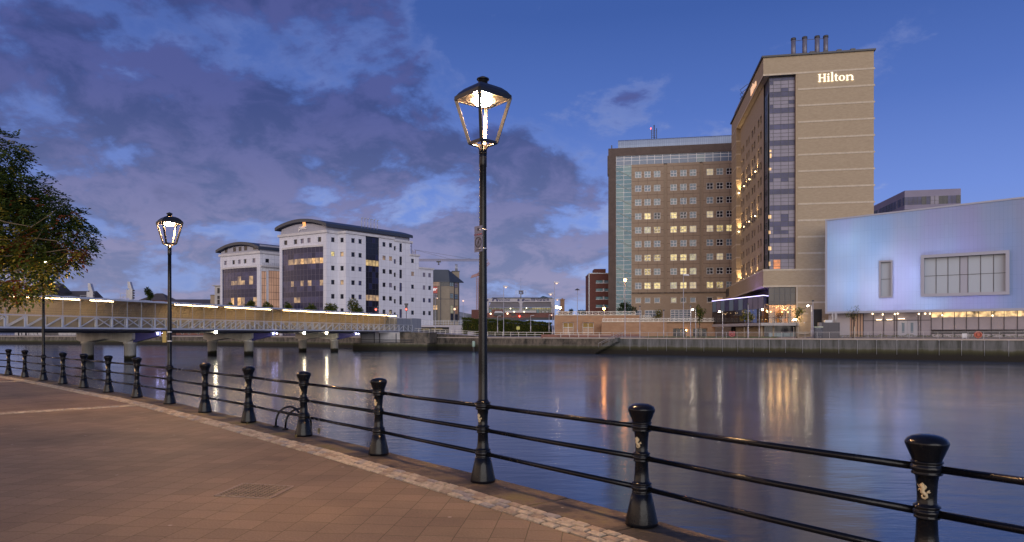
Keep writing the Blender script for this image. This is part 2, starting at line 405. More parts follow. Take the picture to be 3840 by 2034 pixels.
# ---------------------------------------------------------------- water
def water_mat():
    m, n, l, b = newmat('river water')
    b.inputs['Base Color'].default_value = (.050,.083,.135,1); b.inputs['Roughness'].default_value = .10
    b.inputs['IOR'].default_value = 1.75; b.inputs['Specular Tint'].default_value = (.80,.93,1,1); b.inputs['Specular IOR Level'].default_value = .5
    g = n.new('ShaderNodeNewGeometry')
    hs = []
    for sc_, st, k in ((1.0, (.55, 1.5, 1), 1.0), (4.0, (.5, 1.4, 1), .18), (.12, (1, 1, 1), 1.2)):
        mp = n.new('ShaderNodeMapping'); mp.inputs['Scale'].default_value = st; mp.inputs['Rotation'].default_value = (0, 0, .12); l.new(g.outputs['Position'], mp.inputs[0])
        t = n.new('ShaderNodeTexNoise'); t.inputs['Scale'].default_value = sc_; t.inputs['Detail'].default_value = 3; l.new(mp.outputs[0], t.inputs['Vector'])
        x = n.new('ShaderNodeMath'); x.operation = 'MULTIPLY'; x.inputs[1].default_value = k; l.new(t.outputs[0], x.inputs[0]); hs.append(x.outputs[0])
    a = n.new('ShaderNodeMath'); l.new(hs[0], a.inputs[0]); l.new(hs[1], a.inputs[1])
    bp = n.new('ShaderNodeBump'); bp.inputs['Strength'].default_value = .36; bp.inputs['Distance'].default_value = .05
    l.new(a.outputs[0], bp.inputs['Height']); l.new(bp.outputs[0], b.inputs['Normal'])
    mr = n.new('ShaderNodeMapRange'); mr.inputs[1].default_value = .3; mr.inputs[2].default_value = .9; mr.inputs[3].default_value = .11; mr.inputs[4].default_value = .20
    l.new(hs[2], mr.inputs[0]); l.new(mr.outputs[0], b.inputs['Roughness'])
    return m
w = MB(); w.poly([(-1500,-300,WATER), (1500,-300,WATER), (1500,900,WATER), (-1500,900,WATER)])
tag(w.build('water', water_mat()), kind='structure')
# ---------------------------------------------------------------- far bank: ground, path, wall
B0 = [Vector(p) for p in BANK]; B1 = offset(BANK, 5.0); B2 = offset(BANK, 8.0)
far = MB(); R4 = []
for i, p in enumerate(B2):
    d = (B2[min(i+1, len(B2)-1)]-B2[max(i-1, 0)]).normalized(); R4.append(p+Vector((-d.y, d.x))*6000)
far_ground = MB(); strip(far_ground, B1, B2, QZ-.004, GZ); strip(far_ground, B2, R4, GZ, GZ)
M['far_ground'] = mat('far bank paving', (.26,.22,.2), .85, vary=.2, scale=.4)
tag(far_ground.build('ground', M['far_ground']), kind='structure')
fp = MB(); strip(fp, offset(BANK, -.12), B1, QZ+.004, QZ+.004); strip(fp, offset(BANK, -.12), offset(BANK, -.121), QZ+.004, QZ-.25)
M['far_path'] = mat('pale path paving', (.46,.40,.36), .8, vary=.1, scale=.6)
tag(fp.build('path', M['far_path']), kind='structure')
def tide_mat(name, top, top2, streak, hi=.6):
    m, n, l, b = newmat(name); b.inputs['Roughness'].default_value = .85
    g = n.new('ShaderNodeNewGeometry'); sp = n.new('ShaderNodeSeparateXYZ'); l.new(g.outputs['Position'], sp.inputs[0])
    mp = n.new('ShaderNodeMapping'); mp.inputs['Scale'].default_value = (1, 1, streak); l.new(g.outputs['Position'], mp.inputs[0])
    t = n.new('ShaderNodeTexNoise'); t.inputs['Scale'].default_value = .7; t.inputs['Detail'].default_value = 8; t.inputs['Roughness'].default_value = .7; l.new(mp.outputs[0], t.inputs['Vector'])
    r1 = ramp(n, [(.36, top2), (.62, top)]); l.new(t.outputs[0], r1.inputs[0])
    a = n.new('ShaderNodeMath'); a.operation = 'MULTIPLY_ADD'; l.new(t.outputs[0], a.inputs[0]); a.inputs[1].default_value = .9; l.new(sp.outputs[2], a.inputs[2])
    mr = n.new('ShaderNodeMapRange'); mr.inputs[1].default_value = WATER; mr.inputs[2].default_value = hi; l.new(a.outputs[0], mr.inputs[0])
    r2 = ramp(n, [(.0, (.012,.010,.009)), (.40, (.016,.014,.011)), (.52, (.035,.035,.015)), (.66, (.08,.08,.045)), (.74, (.2,.2,.17))]); l.new(mr.outputs[0], r2.inputs[0])
    r3 = ramp(n, [(.62, (0,0,0)), (.76, (1,1,1))]); l.new(mr.outputs[0], r3.inputs[0])
    x = n.new('ShaderNodeMix'); x.data_type = 'RGBA'; l.new(r3.outputs[0], x.inputs[0]); l.new(r2.outputs[0], x.inputs[6]); l.new(r1.outputs[0], x.inputs[7])
    l.new(x.outputs[2], b.inputs['Base Color']); return m
M['quay_conc'] = tide_mat('tidal concrete wall', (.17,.175,.185), (.06,.065,.06), .18)
M['quay_stone'] = tide_mat('tidal old stone wall', (.165,.14,.115), (.026,.026,.023), .6)
M['pier'] = tide_mat('pier concrete', (.78,.74,.66), (.58,.54,.46), .2, -.75)
def quay_seg(pts, m, label, tops=None):
    mb = MB()
    base = Vector(pts[len(pts)//2])
    outer = [Vector(p) for p in pts]; inner = offset(pts, .9)
    for i in range(len(pts)-1):
        za, zb = (tops[i], tops[i+1]) if tops else (QZ-.002, QZ-.002)
        a, b, c, d = outer[i], outer[i+1], inner[i+1], inner[i]
        mb.poly([(a.x,a.y,WATER-1), (b.x,b.y,WATER-1), (b.x,b.y,zb), (a.x,a.y,za)])
        mb.poly([(a.x,a.y,za), (b.x,b.y,zb), (c.x,c.y,zb), (d.x,d.y,za)])
        mb.poly([(d.x,d.y,za), (c.x,c.y,zb), (c.x,c.y,WATER-1), (d.x,d.y,WATER-1)])
    return tag(mb.build('quay_wall', m, loc=(base.x, base.y, WATER)), label, 'wall', 'river walls of the far bank')
def lerp(a, b, t): return (a[0]+(b[0]-a[0])*t, a[1]+(b[1]-a[1])*t)
STAIR = lerp(BANK[7], BANK[8], .16)     # where the stone steps come up
RAMP0 = lerp(BANK[5], BANK[6], .02)
quay_seg([STAIR]+BANK[8:], M['quay_conc'], 'long grey concrete river wall below the hotel and the white hall')
quay_seg([RAMP0, BANK[6], BANK[7], STAIR], M['quay_stone'], 'old stained stone river wall between the covered footbridge and the stone steps', [2.5, 1.15, QZ, QZ])
quay_seg(BANK[:6]+[RAMP0], M['quay_stone'], 'dark distant river wall seen under the covered footbridge')
# sloping path beside the raised part of the stone wall
rp = MB(); a, b = [Vector(RAMP0), Vector(BANK[6]), Vector(BANK[7])], offset([BANK[5], RAMP0, BANK[6], BANK[7], BANK[8]], 7)[1:4]
for i, (z0, z1) in enumerate(((2.5, 1.15), (1.15, QZ+.008))):
    rp.poly([(a[i].x,a[i].y,z0+.01), (a[i+1].x,a[i+1].y,z1+.01), (b[i+1].x,b[i+1].y,z1+.01), (b[i].x,b[i].y,z0+.01)])
tag(rp.build('ramp_path', M['far_path']), kind='structure')
# hills on the skyline
hl = MB(); hs = []
for i in range(61):
    x = -2400+i*90; hs.append((x, 3000+120*math.sin(i*.7), max(8, 90*math.exp(-((x+330)/420)**2)+50*math.exp(-((x-900)/700)**2)+8*math.sin(i*1.7)+10)))
for i in range(60):
    p, q = hs[i], hs[i+1]
    hl.poly([(p[0],p[1]-500,GZ), (q[0],q[1]-500,GZ), q, p], 0, True); hl.poly([p, q, (q[0],q[1]+600,GZ), (p[0],p[1]+600,GZ)], 0, True)
tag(hl.build('hills', mat('far hillside', (.16,.18,.23), .9, vary=.35, scale=.012)), kind='structure')  # blue-grey distance haze is put into the hillside colour
# ---------------------------------------------------------------- near promenade
def pave_mat(name, ang, base, bw, bh):
    m, n, l, b = newmat(name)
    g = n.new('ShaderNodeNewGeometry'); mp = n.new('ShaderNodeMapping'); mp.inputs['Rotation'].default_value = (0, 0, ang); mp.inputs['Location'].default_value = (300.07, 300.1, 0)
    l.new(g.outputs['Position'], mp.inputs[0])
    # slightly crooked joints
    nz = n.new('ShaderNodeTexNoise'); nz.inputs['Scale'].default_value = 1.6; nz.inputs['Detail'].default_value = 3; l.new(mp.outputs[0], nz.inputs['Vector'])
    vm = n.new('ShaderNodeVectorMath'); vm.operation = 'MULTIPLY_ADD'; vm.inputs[1].default_value = (.02,.02,0); l.new(nz.outputs['Color'], vm.inputs[0]); l.new(mp.outputs[0], vm.inputs[2])
    bt = n.new('ShaderNodeTexBrick'); bt.offset = .12; bt.offset_frequency = 2
    for k, v in (('Color1', c4(tuple(x*.84 for x in base))), ('Color2', c4((base[0]*1.07, base[1]*1.09, base[2]*1.1))), ('Mortar', (.075,.062,.022,1)), ('Scale', 1),
                 ('Mortar Size', .0045), ('Mortar Smooth', .5), ('Brick Width', bw), ('Row Height', bh), ('Bias', 0)): bt.inputs[k].default_value = v
    l.new(vm.outputs[0], bt.inputs['Vector'])
    t1 = n.new('ShaderNodeTexNoise'); t1.inputs['Scale'].default_value = .5; t1.inputs['Detail'].default_value = 5; l.new(g.outputs['Position'], t1.inputs['Vector'])
    r1 = ramp(n, [(.28, (.58,.57,.56)), (.5, (.95,.93,.9)), (.72, (1.16,1.1,1.02))]); l.new(t1.outputs[0], r1.inputs[0])
    t2 = n.new('ShaderNodeTexNoise'); t2.inputs['Scale'].default_value = 45; t2.inputs['Detail'].default_value = 4; l.new(g.outputs['Position'], t2.inputs['Vector'])
    r2 = ramp(n, [(.3, (.84,.84,.84)), (.72, (1.12,1.12,1.12))]); l.new(t2.outputs[0], r2.inputs[0])
    o = bt.outputs[0]
    for r in (r1, r2):
        x = n.new('ShaderNodeMix'); x.data_type = 'RGBA'; x.blend_type = 'MULTIPLY'; x.inputs[0].default_value = 1; l.new(o, x.inputs[6]); l.new(r.outputs[0], x.inputs[7]); o = x.outputs[2]
    # small pale specks (old gum and lichen)
    vo = n.new('ShaderNodeTexVoronoi'); vo.inputs['Scale'].default_value = 2.3; l.new(g.outputs['Position'], vo.inputs['Vector'])
    rs = ramp(n, [(.035, (1,1,1)), (.06, (0,0,0))]); l.new(vo.outputs['Distance'], rs.inputs[0])
    x = n.new('ShaderNodeMix'); x.data_type = 'RGBA'; l.new(rs.outputs[0], x.inputs[0]); l.new(o, x.inputs[6]); x.inputs[7].default_value = (.3,.26,.22,1); o = x.outputs[2]
    l.new(o, b.inputs['Base Color']); b.inputs['Roughness'].default_value = .72; b.inputs['Specular IOR Level'].default_value = .35
    ad = n.new('ShaderNodeMath'); ad.operation = 'MULTIPLY_ADD'; l.new(bt.outputs['Fac'], ad.inputs[0]); ad.inputs[1].default_value = -1.5; l.new(t2.outputs[0], ad.inputs[2])
    bp = n.new('ShaderNodeBump'); bp.inputs['Strength'].default_value = .55; bp.inputs['Distance'].default_value = .006; l.new(ad.outputs[0], bp.inputs['Height']); l.new(bp.outputs[0], b.inputs['Normal'])
    return m
ANG = math.atan2(.113, 1)
M['pave'] = pave_mat('brown concrete paviors', ANG+PI/2, (.200,.152,.103), .290, .306)
M['pave2'] = pave_mat('pinkish paviors turned to the rail', math.radians(44), (.218,.160,.110), .306, .60)
IN = offset(LINE, .36)         # inner edge of the coping (land side)
S_IN = offset(LINE, .69)       # inner edge of the setts
LAND = [Vector(p)+Vector((-.77,-.64))*(60 if i < 6 else 320) for i, p in enumerate(S_IN)]
pm = MB(); strip(pm, S_IN, LAND, 0, 0); tag(pm.build('promenade', M['pave']), kind='structure')
def at_line(pt, d, poly):
    for i in range(len(poly)-1):
        a, b = Vector(poly[i]), Vector(poly[i+1]); e = b-a
        den = d[0]*e.y-d[1]*e.x
        if abs(den) < 1e-9: continue
        t = ((a.x-pt[0])*e.y-(a.y-pt[1])*e.x)/den
        u = ((a.x-pt[0])*d[1]-(a.y-pt[1])*d[0])/den
        if 0 <= u <= 1 and t > -1: return i, a+e*u
    return None
BD = Vector((2.07, 1.9)).normalized()
i1, e1 = at_line((-11.1, 14.85), BD, S_IN)
bx = MB(); pts = [e1]+[Vector(p) for p in S_IN[i1+1:]]
far1 = e1-BD*260; far2 = pts[-1]+Vector((-.77,-.64))*320
bx.poly([(p.x,p.y,.004) for p in [far1]+pts+[far2]]); tag(bx.build('paving', M['pave2']), kind='structure')
# setts: rounded granite blocks in three courses, and two cross bands of the same stone
def sett(mb, c, u, w_, l_, h=.012):
    u = u.normalized(); t = Vector((-u.y, u.x)); j = lambda k: random.uniform(-k, k)
    c = c+u*j(.008)+t*j(.004); l2, w2 = l_/2*(1+j(.06)), w_/2*(1+j(.05)); z = h+j(.004); b = .018; m = random.choice((0,0,0,0,1,1,2))
    lo = [c+u*a*l2+t*e*w2 for a, e in ((-1,-1),(1,-1),(1,1),(-1,1))]
    hi = [c+u*a*(l2-b)+t*e*(w2-b) for a, e in ((-1,-1),(1,-1),(1,1),(-1,1))]
    zs = [z+j(.003) for _ in range(4)]
    mb.raw([(p.x,p.y,-.02) for p in lo]+[(p.x,p.y,zs[k]-.012) for k, p in enumerate(lo)]+[(p.x,p.y,zs[k]) for k, p in enumerate(hi)],
           [(k, (k+1) % 4, 4+(k+1) % 4, 4+k) for k in range(4)]+[(4+k, 4+(k+1) % 4, 8+(k+1) % 4, 8+k) for k in range(4)]+[(8,9,10,11)], m)
st = MB()
def walk(poly, step, start=0.0):
    pos = start
    for i in range(len(poly)-1):
        a, b = Vector(poly[i]), Vector(poly[i+1]); L = (b-a).length; d = (b-a)/L
        while pos < L: yield a+d*pos, d; pos += step
        pos -= L
for r in range(3):
    line = offset(LINE[1:-3], .36+.055+r*.11)
    for c, d in walk(line, .185, r*.08): sett(st, c, d, .090, .163, .02)
SM = [mat('granite sett', (.33,.285,.215), .75, vary=.25, scale=14, bump=.3, bscale=60), mat('brown sett', (.25,.2,.145), .75, vary=.25, scale=14, bump=.3, bscale=60), mat('blue grey sett', (.22,.21,.20), .75, vary=.25, scale=14)]
bed = MB(); strip(bed, offset(LINE, .355), offset(LINE, .70), -.004, -.004)
tag(bed.build('sett_bed_surface', mat('mossy sett bedding', (.03,.024,.01), .9, vary=.4, scale=9)), kind='structure')
tag(st.build('sett_strip_path', SM, recalc=False), kind='structure')
bd = MB()
bt_ = Vector((-BD.y, BD.x))
for base in ((-11.1, 14.85), (-18.2, 24.9)):
    hit = at_line(base, BD, S_IN)
    if not hit: continue
    for k in range(150):
        for q in range(3):
            c = hit[1]-BD*(.1+k*.185+.06*q)+bt_*(q-1)*.1
            sett(bd, c, BD, .088, .165, .02)
tag(bd.build('sett_band_path', SM, recalc=False), kind='structure')
# coping stones along the river edge
def coping_mat():
    m, n, l, b = newmat('mossy coping stone'); b.inputs['Roughness'].default_value = .8
    g = n.new('ShaderNodeNewGeometry')
    t = n.new('ShaderNodeTexNoise'); t.inputs['Scale'].default_value = 1.3; t.inputs['Detail'].default_value = 8; t.inputs['Roughness'].default_value = .65; l.new(g.outputs['Position'], t.inputs['Vector'])
    r = ramp(n, [(.38, (.014,.013,.012)), (.46, (.045,.035,.026)), (.53, (.11,.08,.05)), (.60, (.125,.10,.038)), (.68, (.075,.07,.018))]); l.new(t.outputs[0], r.inputs[0])
    v = n.new('ShaderNodeTexVoronoi'); v.inputs['Scale'].default_value = 5; l.new(g.outputs['Position'], v.inputs['Vector'])
    s = ramp(n, [(.05, (1,1,1)), (.09, (0,0,0))]); l.new(v.outputs['Distance'], s.inputs[0])
    x = n.new('ShaderNodeMix'); x.data_type = 'RGBA'; l.new(s.outputs[0], x.inputs[0]); l.new(r.outputs[0], x.inputs[6]); x.inputs[7].default_value = (.24,.22,.18,1)
    l.new(x.outputs[2], b.inputs['Base Color'])
    t2 = n.new('ShaderNodeTexNoise'); t2.inputs['Scale'].default_value = 22; t2.inputs['Detail'].default_value = 6; l.new(g.outputs['Position'], t2.inputs['Vector'])
    bp = n.new('ShaderNodeBump'); bp.inputs['Strength'].default_value = .5; bp.inputs['Distance'].default_value = .015; l.new(t2.outputs[0], bp.inputs['Height']); l.new(bp.outputs[0], b.inputs['Normal'])
    return m
cp = MB(); near = LINE[1:-3]
for i in range(len(near)-1):
    a, b = Vector(near[i]), Vector(near[i+1]); L = (b-a).length; k = max(1, round(L/1.25))
    i0, i1_ = offset(near, .355), offset(near, -.24)
    for q in range(k):
        t0, t1 = q/k+.006/L, (q+1)/k-.006/L
        pA, pB = i0[i].lerp(i0[i+1], t0), i0[i].lerp(i0[i+1], t1); qA, qB = i1_[i].lerp(i1_[i+1], t0), i1_[i].lerp(i1_[i+1], t1)
        z = .006+random.uniform(-.004, .005)
        cp.raw([(pA.x,pA.y,-.5), (pB.x,pB.y,-.5), (qB.x,qB.y,-.5), (qA.x,qA.y,-.5), (pA.x,pA.y,z), (pB.x,pB.y,z), (qB.x,qB.y,z-.01), (qA.x,qA.y,z-.01)],
               [(0,1,5,4), (1,2,6,5), (2,3,7,6), (3,0,4,7), (4,5,6,7)])
tag(cp.build('kerb', coping_mat(), bevel=.012), kind='structure')
nw = MB(); strip(nw, offset(LINE, -.2), offset(LINE, -.2), -.05, WATER-1)
tag(nw.build('quay_wall', M['quay_stone'], loc=(0, 9, WATER)), 'near river wall dropping from the promenade edge under the black railing', 'wall')
# ---------------------------------------------------------------- bollards, rails, lamp posts
def ring(z, r, h=.012): return [(r-.008, z-h), (r-.002, z-h*.6), (r, z), (r-.002, z+h*.6), (r-.008, z+h)]
COLLAR = lambda z0, z1, r: [(r-.016, z0)]+[(r-.016+.010, z0+.006), (r-.006, z0+.014), (r-.014, z0+.02), (r, z0+.036), (r+.002, (z0+z1)/2), (r-.004, z1-.03), (r-.014, z1-.022), (r-.002, z1-.012), (r-.004, z1-.003), (r-.016, z1)]
BASEPROF = [(.140, 0), (.147, .004), (.146, .03), (.112, .19), (.090, .285)]+COLLAR(.29, .385, .094)+[(.070, .40), (.063, .47), (.059, .565)]+COLLAR(.57, .655, .080)+[(.056, .67), (.056, .72), (.060, .79), (.066, .84)]+COLLAR(.845, .935, .094)
CAPPROF = [(.080, .925), (.084, .94), (.098, .975), (.114, 1.015), (.122, 1.036), (.124, 1.044), (.121, 1.055), (.108, 1.072), (.085, 1.087), (.055, 1.096), (.025, 1.0995), (.0005, 1.10)]
TURN = -.35     # facing of the crest, filled in per post
def crest(root, out_r, z, ang):
    """small relief of a rearing sea-horse"""
    k = .00056; mb = MB(); n = V(math.cos(ang), math.sin(ang), 0); u = V(-n.y, n.x, 0); u = -u if u.dot(V(1,0,0)) < 0 else u
    def P(x, y, o=.006): 
        a = (x-545)*k; return n*(out_r*math.cos(a/out_r)+o-.004)+u*(out_r*math.sin(a/out_r))+V(0, 0, z+(795-y)*k)
    body = [(528,742), (545,755), (552,775), (540,795), (542,815), (560,830), (578,848), (584,868), (566,884), (542,878), (534,858), (546,846), (558,852)]
    mb.chain([P(*q) for q in body], [k*r for r in (17, 22, 24, 24, 23, 21, 19, 16, 14, 11, 9, 7, 4)], 8)
    mb.chain([P(508,748), P(522,738), P(543,728), P(560,738)], [k*7, k*11, k*15, k*9], 8)     # head
    mb.chain([P(540,722), P(545,706)], [k*7, k*2], 6)                                       # ear
    mb.chain([P(566,738), P(577,758), P(574,780)], [k*7, k*10, k*5], 6)                      # mane
    mb.chain([P(520,770), P(500,762), P(484,740)], [k*8, k*7, k*5], 6)                       # raised foreleg
    mb.chain([P(520,785), P(500,790), P(490,810)], [k*8, k*7, k*5], 6)
    mb.chain([P(572,840), P(596,812), P(612,790)], [k*7, k*13, k*4], 6); mb.chain([P(590,812), P(610,818), P(622,810)], [k*9, k*9, k*3], 6)   # tail fin
    return mb.build('crest', M['gold'], root)
NPOST = len(POSTS)
def line_dir(i):
    a = POSTS[max(i-1, 0)]; b = POSTS[min(i+1, NPOST-1)]; return V(b[1]-a[1], b[2]-a[2], 0).normalized()
bl_labels = {0: 'closest and largest black railing bollard, its foot cut by the bottom edge',
 1: 'black crested bollard between the tall central lamp post and the largest bollard',
 3: 'first black bollard on the bridge side of the tall central lamp post',
 4: 'black bollard standing beside the two curved ladder hoops',
 5: 'black bollard third from the tall central lamp post towards the bridge',
 6: 'black bollard just before the second lit lamp post',
 8: 'black bollard just past the second lit lamp post, towards the tree',
 9: 'second black bollard past the second lit lamp post, towards the tree',
 10: 'third black bollard past the second lit lamp post, towards the tree',
 11: 'black bollard just before the lamp post whose head is lost in the tree',
 13: 'black bollard just past the lamp post under the tree',
 14: 'last black bollard of the railing, two past the lamp under the tree'}
proto = None
for i, (k, x, y) in enumerate(POSTS):
    if k != 'b': continue
    d = line_dir(i); landn = math.atan2(d.x, -d.y); landn = math.atan2(V(-d.y, d.x, 0).y, V(-d.y, d.x, 0).x)
    if proto is None:
        proto = local_thing('bollard', bl_labels[i], 'bollard', (x, y, .008), 'black railing bollards', landn)
        a = MB(); a.lathe(BASEPROF, 40); a.build('post', M['iron'], proto)
        c = MB(); c.lathe(CAPPROF, 40); c.build('cap', M['iron'], proto)
        crest(proto, .058, .755, 0.0)
        b = proto
    else:
        b = copy_tree(proto); b.location = (x, y, .008); b.rotation_euler = (0, 0, landn); tag(b, bl_labels[i], 'bollard', 'black railing bollards')
RZ = (.895, .615, .34)
ends = [(8.2, .45)]
pts = [(LINE[2][0], LINE[2][1])]+[(p[1], p[2]) for p in POSTS]+[LINE[-5]]
NAMES = ['the largest bollard and the picture frame', 'the largest bollard and the next crested bollard', 'the crested bollard and the tall central lamp post', 'the tall central lamp post and the first bollard past it',
 'the first and second bollards past the tall central lamp', 'the bollard by the ladder hoops and the next', 'the third and fourth bollards past the tall central lamp', 'the fourth bollard and the second lamp post',
 'the second lamp post and the bollard past it', 'the first and second bollards past the second lamp', 'the second and third bollards past the second lamp', 'the last two bollards before the lamp under the tree',
 'the lamp under the tree and the bollard before it', 'the lamp under the tree and the bollard past it', 'the two farthest bollards', 'the farthest bollard and the picture edge']
for i in range(len(pts)-1):
    p, q = Vector(pts[i]), Vector(pts[i+1]); d = (q-p).normalized(); L = (q-p).length
    t = local_thing('railing', 'three black rails between '+NAMES[i], 'railing', (p.x, p.y, 0), 'spans of black rail', math.atan2(d.y, d.x))
    for z in RZ:
        m = MB(); sag = random.uniform(0, .006)
        m.chain([(.05, 0, z), (L*.5, 0, z-sag), (L-.05, 0, z)], [.0245]*3, 14); m.build('rail', M['iron'], t)
SHAFT = BASEPROF+[(.064, .95), (.055, .97), (.052, 1.3), (.050, 2.0), (.043, 3.0), (.041, 3.68), (.046, 3.69), (.046, 3.82), (.043, 3.825)]+ring(3.838, .050, .009)+ring(3.86, .050, .009)+ring(3.882, .049, .009)+[(.03, 3.893), (.026, 3.92), (.0005, 3.925)]
def lamp_post(lit, x, y, rz, label):
    t = local_thing('lamp_post', label, 'street lamp', (x, y, .008), 'black lantern posts on the promenade', rz)
    a = MB(); a.lathe(SHAFT, 40); a.build('post', M['iron'], t); crest(t, .059, .755, 0)
    zb, zt, hb, ht = 3.965, 4.49, .112, .229       # half sides of the square lantern, bottom and top
    fr = MB()
    cs = [(1,1), (-1,1), (-1,-1), (1,-1)]
    for sx, sy in cs:
        fr.bar((sx*hb, sy*hb, zb), (sx*ht, sy*ht, zt), .036, .036)
        fr.chain([(sx*.024, sy*.024, 3.89), (sx*.04, sy*.04, 3.925), (sx*.08, sy*.08, 3.94), (sx*hb, sy*hb, zb)], [.012]*4, 6)
    for k in range(4):
        p, q = cs[k], cs[(k+1) % 4]
        fr.bar((p[0]*hb, p[1]*hb, zb), (q[0]*hb, q[1]*hb, zb), .03, .03); fr.bar((p[0]*ht, p[1]*ht, zt), (q[0]*ht, q[1]*ht, zt), .034, .05)
    f = fr.build('lantern_frame', M['iron_dull'], t)
    for k in range(4):
        p, q = cs[k], cs[(k+1) % 4]; g = MB(); e = .995
        g.poly([(p[0]*hb*e, p[1]*hb*e, zb), (q[0]*hb*e, q[1]*hb*e, zb), (q[0]*ht*e, q[1]*ht*e, zt), (p[0]*ht*e, p[1]*ht*e, zt)]); g.build('pane', M['lantern_glass'], f)
    r = MB(); prof = [(1.035, 4.478), (1.045, 4.505), (1.0, 4.523), (.88, 4.563), (.68, 4.606), (.44, 4.635), (.22, 4.645)]
    vsn = [V(s[0]*ht*k, s[1]*ht*k, z) for k, z in prof for s in cs]
    r.raw(vsn, [(i*4+j, i*4+(j+1) % 4, (i+1)*4+(j+1) % 4, (i+1)*4+j) for i in range(len(prof)-1) for j in range(4)])
    r.poly(vsn[-4:])
    # ceiling of the lantern with the round lamp opening
    ho = .15; n = 24; out = []
    for k in range(n):
        a = 2*PI*k/n; ca, sa = math.cos(a), math.sin(a); s = ht*.97/max(abs(ca), abs(sa)); out.append((V(ca*s, sa*s, 4.468), V(ca*ho, sa*ho, 4.46)))
    for k in range(n): r.poly([out[k][0], out[(k+1) % n][0], out[(k+1) % n][1], out[k][1]])
    rf = r.build('lantern_roof', M['iron_dull'], t)
    ch = MB(); ch.lathe([(.055, 4.63), (.055, 4.70), (.062, 4.703), (.073, 4.705), (.072, 4.718), (.03, 4.74), (.0005, 4.752)], 20); ch.build('chimney', M['iron_dull'], rf)
    lp = MB(); lp.lathe([(.0005, 4.412), (.055, 4.414), (.09, 4.423), (.106, 4.438), (.11, 4.462)], 24); lp.build('lamp', M['lantern_lamp'] if lit else M['lamp_off'], t)
    if lit:
        pass
    return t
M['lantern_glass'] = clear_glass('clear lantern glass', (.97,.97,1), .0, .4)
M['lantern_lamp'] = emit('lantern lamp', (1, .56, .24), 2300)
M['lamp_off'] = mat('unlit lamp glass', (.5,.48,.42), .2)
LL = {2: 'tall central black lamp post with a lit square lantern and a sign strapped to it',
      7: 'second lit black lamp post, with a yellow notice, before the covered footbridge',
      12: 'black lamp post whose lantern is hidden among the tree leaves'}
LANTERN = {}
for i, (k, x, y) in enumerate(POSTS):
    if k != 'L': continue
    d = line_dir(i); LANTERN[i] = lamp_post(True, x, y, math.atan2(d.x, -d.y), LL[i])  # lantern inside the tree is lit too, light added to brighten its leaves
# dog sign strapped to the tall lamp post
def text_obj(name, s, size, mt, parent=None, loc=(0,0,0), ang=0.0, extrude=.002, align='CENTER', shear=0, bold=0):
    cu = bpy.data.curves.new(name, 'FONT'); cu.body = s; cu.size = size; cu.extrude = extrude; cu.align_x = align; cu.shear = shear; cu.offset = bold
    o = bpy.data.objects.new(name, cu); COL.objects.link(o); bpy.context.view_layer.update()
    me = bpy.data.meshes.new_from_object(o.evaluated_get(bpy.context.evaluated_depsgraph_get())); bpy.data.objects.remove(o)
    me.materials.clear(); me.materials.append(mt)
    o = bpy.data.objects.new(name, me); COL.objects.link(o); o.rotation_euler = (PI/2, 0, ang)
    if parent: o.parent = parent; o.location = Vector(loc)-OFF[parent.name]
    else: o.location = loc
    return o
lx, ly = POSTS[2][1], POSTS[2][2]
Ls = ly-.06
sx0 = (1776-CX)/F*Ls; sx1 = (1810-CX)/F*Ls
za, zb_ = ZZ(943, Ls), ZZ(845, Ls)
# plate is turned away so that its outer edge is a little further off
sa = math.radians(50); SL = (sx1-sx0)/math.cos(sa)*.92
sgn = local_thing('dog_sign', 'grey dog fouling sign with a round dog emblem strapped to the central lamp post', 'sign', (sx1-.005, Ls-.005, za), None, 0)
u = V(-math.cos(sa), math.sin(sa)*-1, 0)*-1
SU = V(math.cos(sa), math.sin(sa)*-1, 0)   # reading direction of the sign, towards the post
SU = V(math.cos(sa), -math.sin(sa), 0)
hgt = zb_-za
pl = MB(); SN = V(SU.y, -SU.x, 0)
pl.obox(-SU*SL, SU*SL, SN*-.006, V(0,0,hgt)); pl.build('plate', M['sign_grey'] if 'sign_grey' in M else mat('grey sign plate', (.17,.17,.25), .5), sgn)
sang = math.atan2(SU.y, SU.x)
ink = mat('black sign print', (.02,.02,.03), .5); red = mat('dull red sign print', (.32,.06,.09), .5)
mid = -SU*SL/2+SN*.003
text_obj('lettering', 'NO FOULING', .026, red, sgn, mid+V(0,0,hgt*.64), sang, .0008)
text_obj('lettering', 'www.belfastcity.gov.uk', .011, ink, sgn, mid+V(0,0,hgt*.07), sang, .0008)
em = MB()
def ringface(mb, c, r0, r1, n=32, sx=1.0):
    for k in range(n):
        a, b = 2*PI*k/n, 2*PI*(k+1)/n
        f = lambda r, t: c+SU*(r*math.cos(t)*sx)+V(0,0,r*math.sin(t))
        mb.poly([f(r0,a), f(r1,a), f(r1,b), f(r0,b)])
ringface(em, mid+V(0,0,hgt*.37), .050, .062); ringface(em, mid+V(0,0,hgt*.87), .0, .017)
cD = mid+V(0,0,hgt*.38)
for pts_ in ([(-.022,-.032), (-.012,-.03), (.0,-.004), (.012,-.03), (.02,-.03), (.016,.008), (.022,.02), (.034,.022), (.03,.034), (.014,.036), (.006,.018), (-.012,.0)], [(-.03,-.04), (.03,-.04), (.03,-.036), (-.03,-.036)]):
    em.poly([cD+SU*a+V(0,0,b) for a, b in pts_])
em.build('emblem_print', ink, sgn)
sb = MB()
for zf in (.84, .12):
    sb.lathe([(.049, -.008), (.0505, -.004), (.0505, .004), (.049, .008)], 24, 0, (lx-(sx1-.005), ly-(Ls-.005), hgt*zf))
islands(sb, 'strap', M['galv'], sgn)
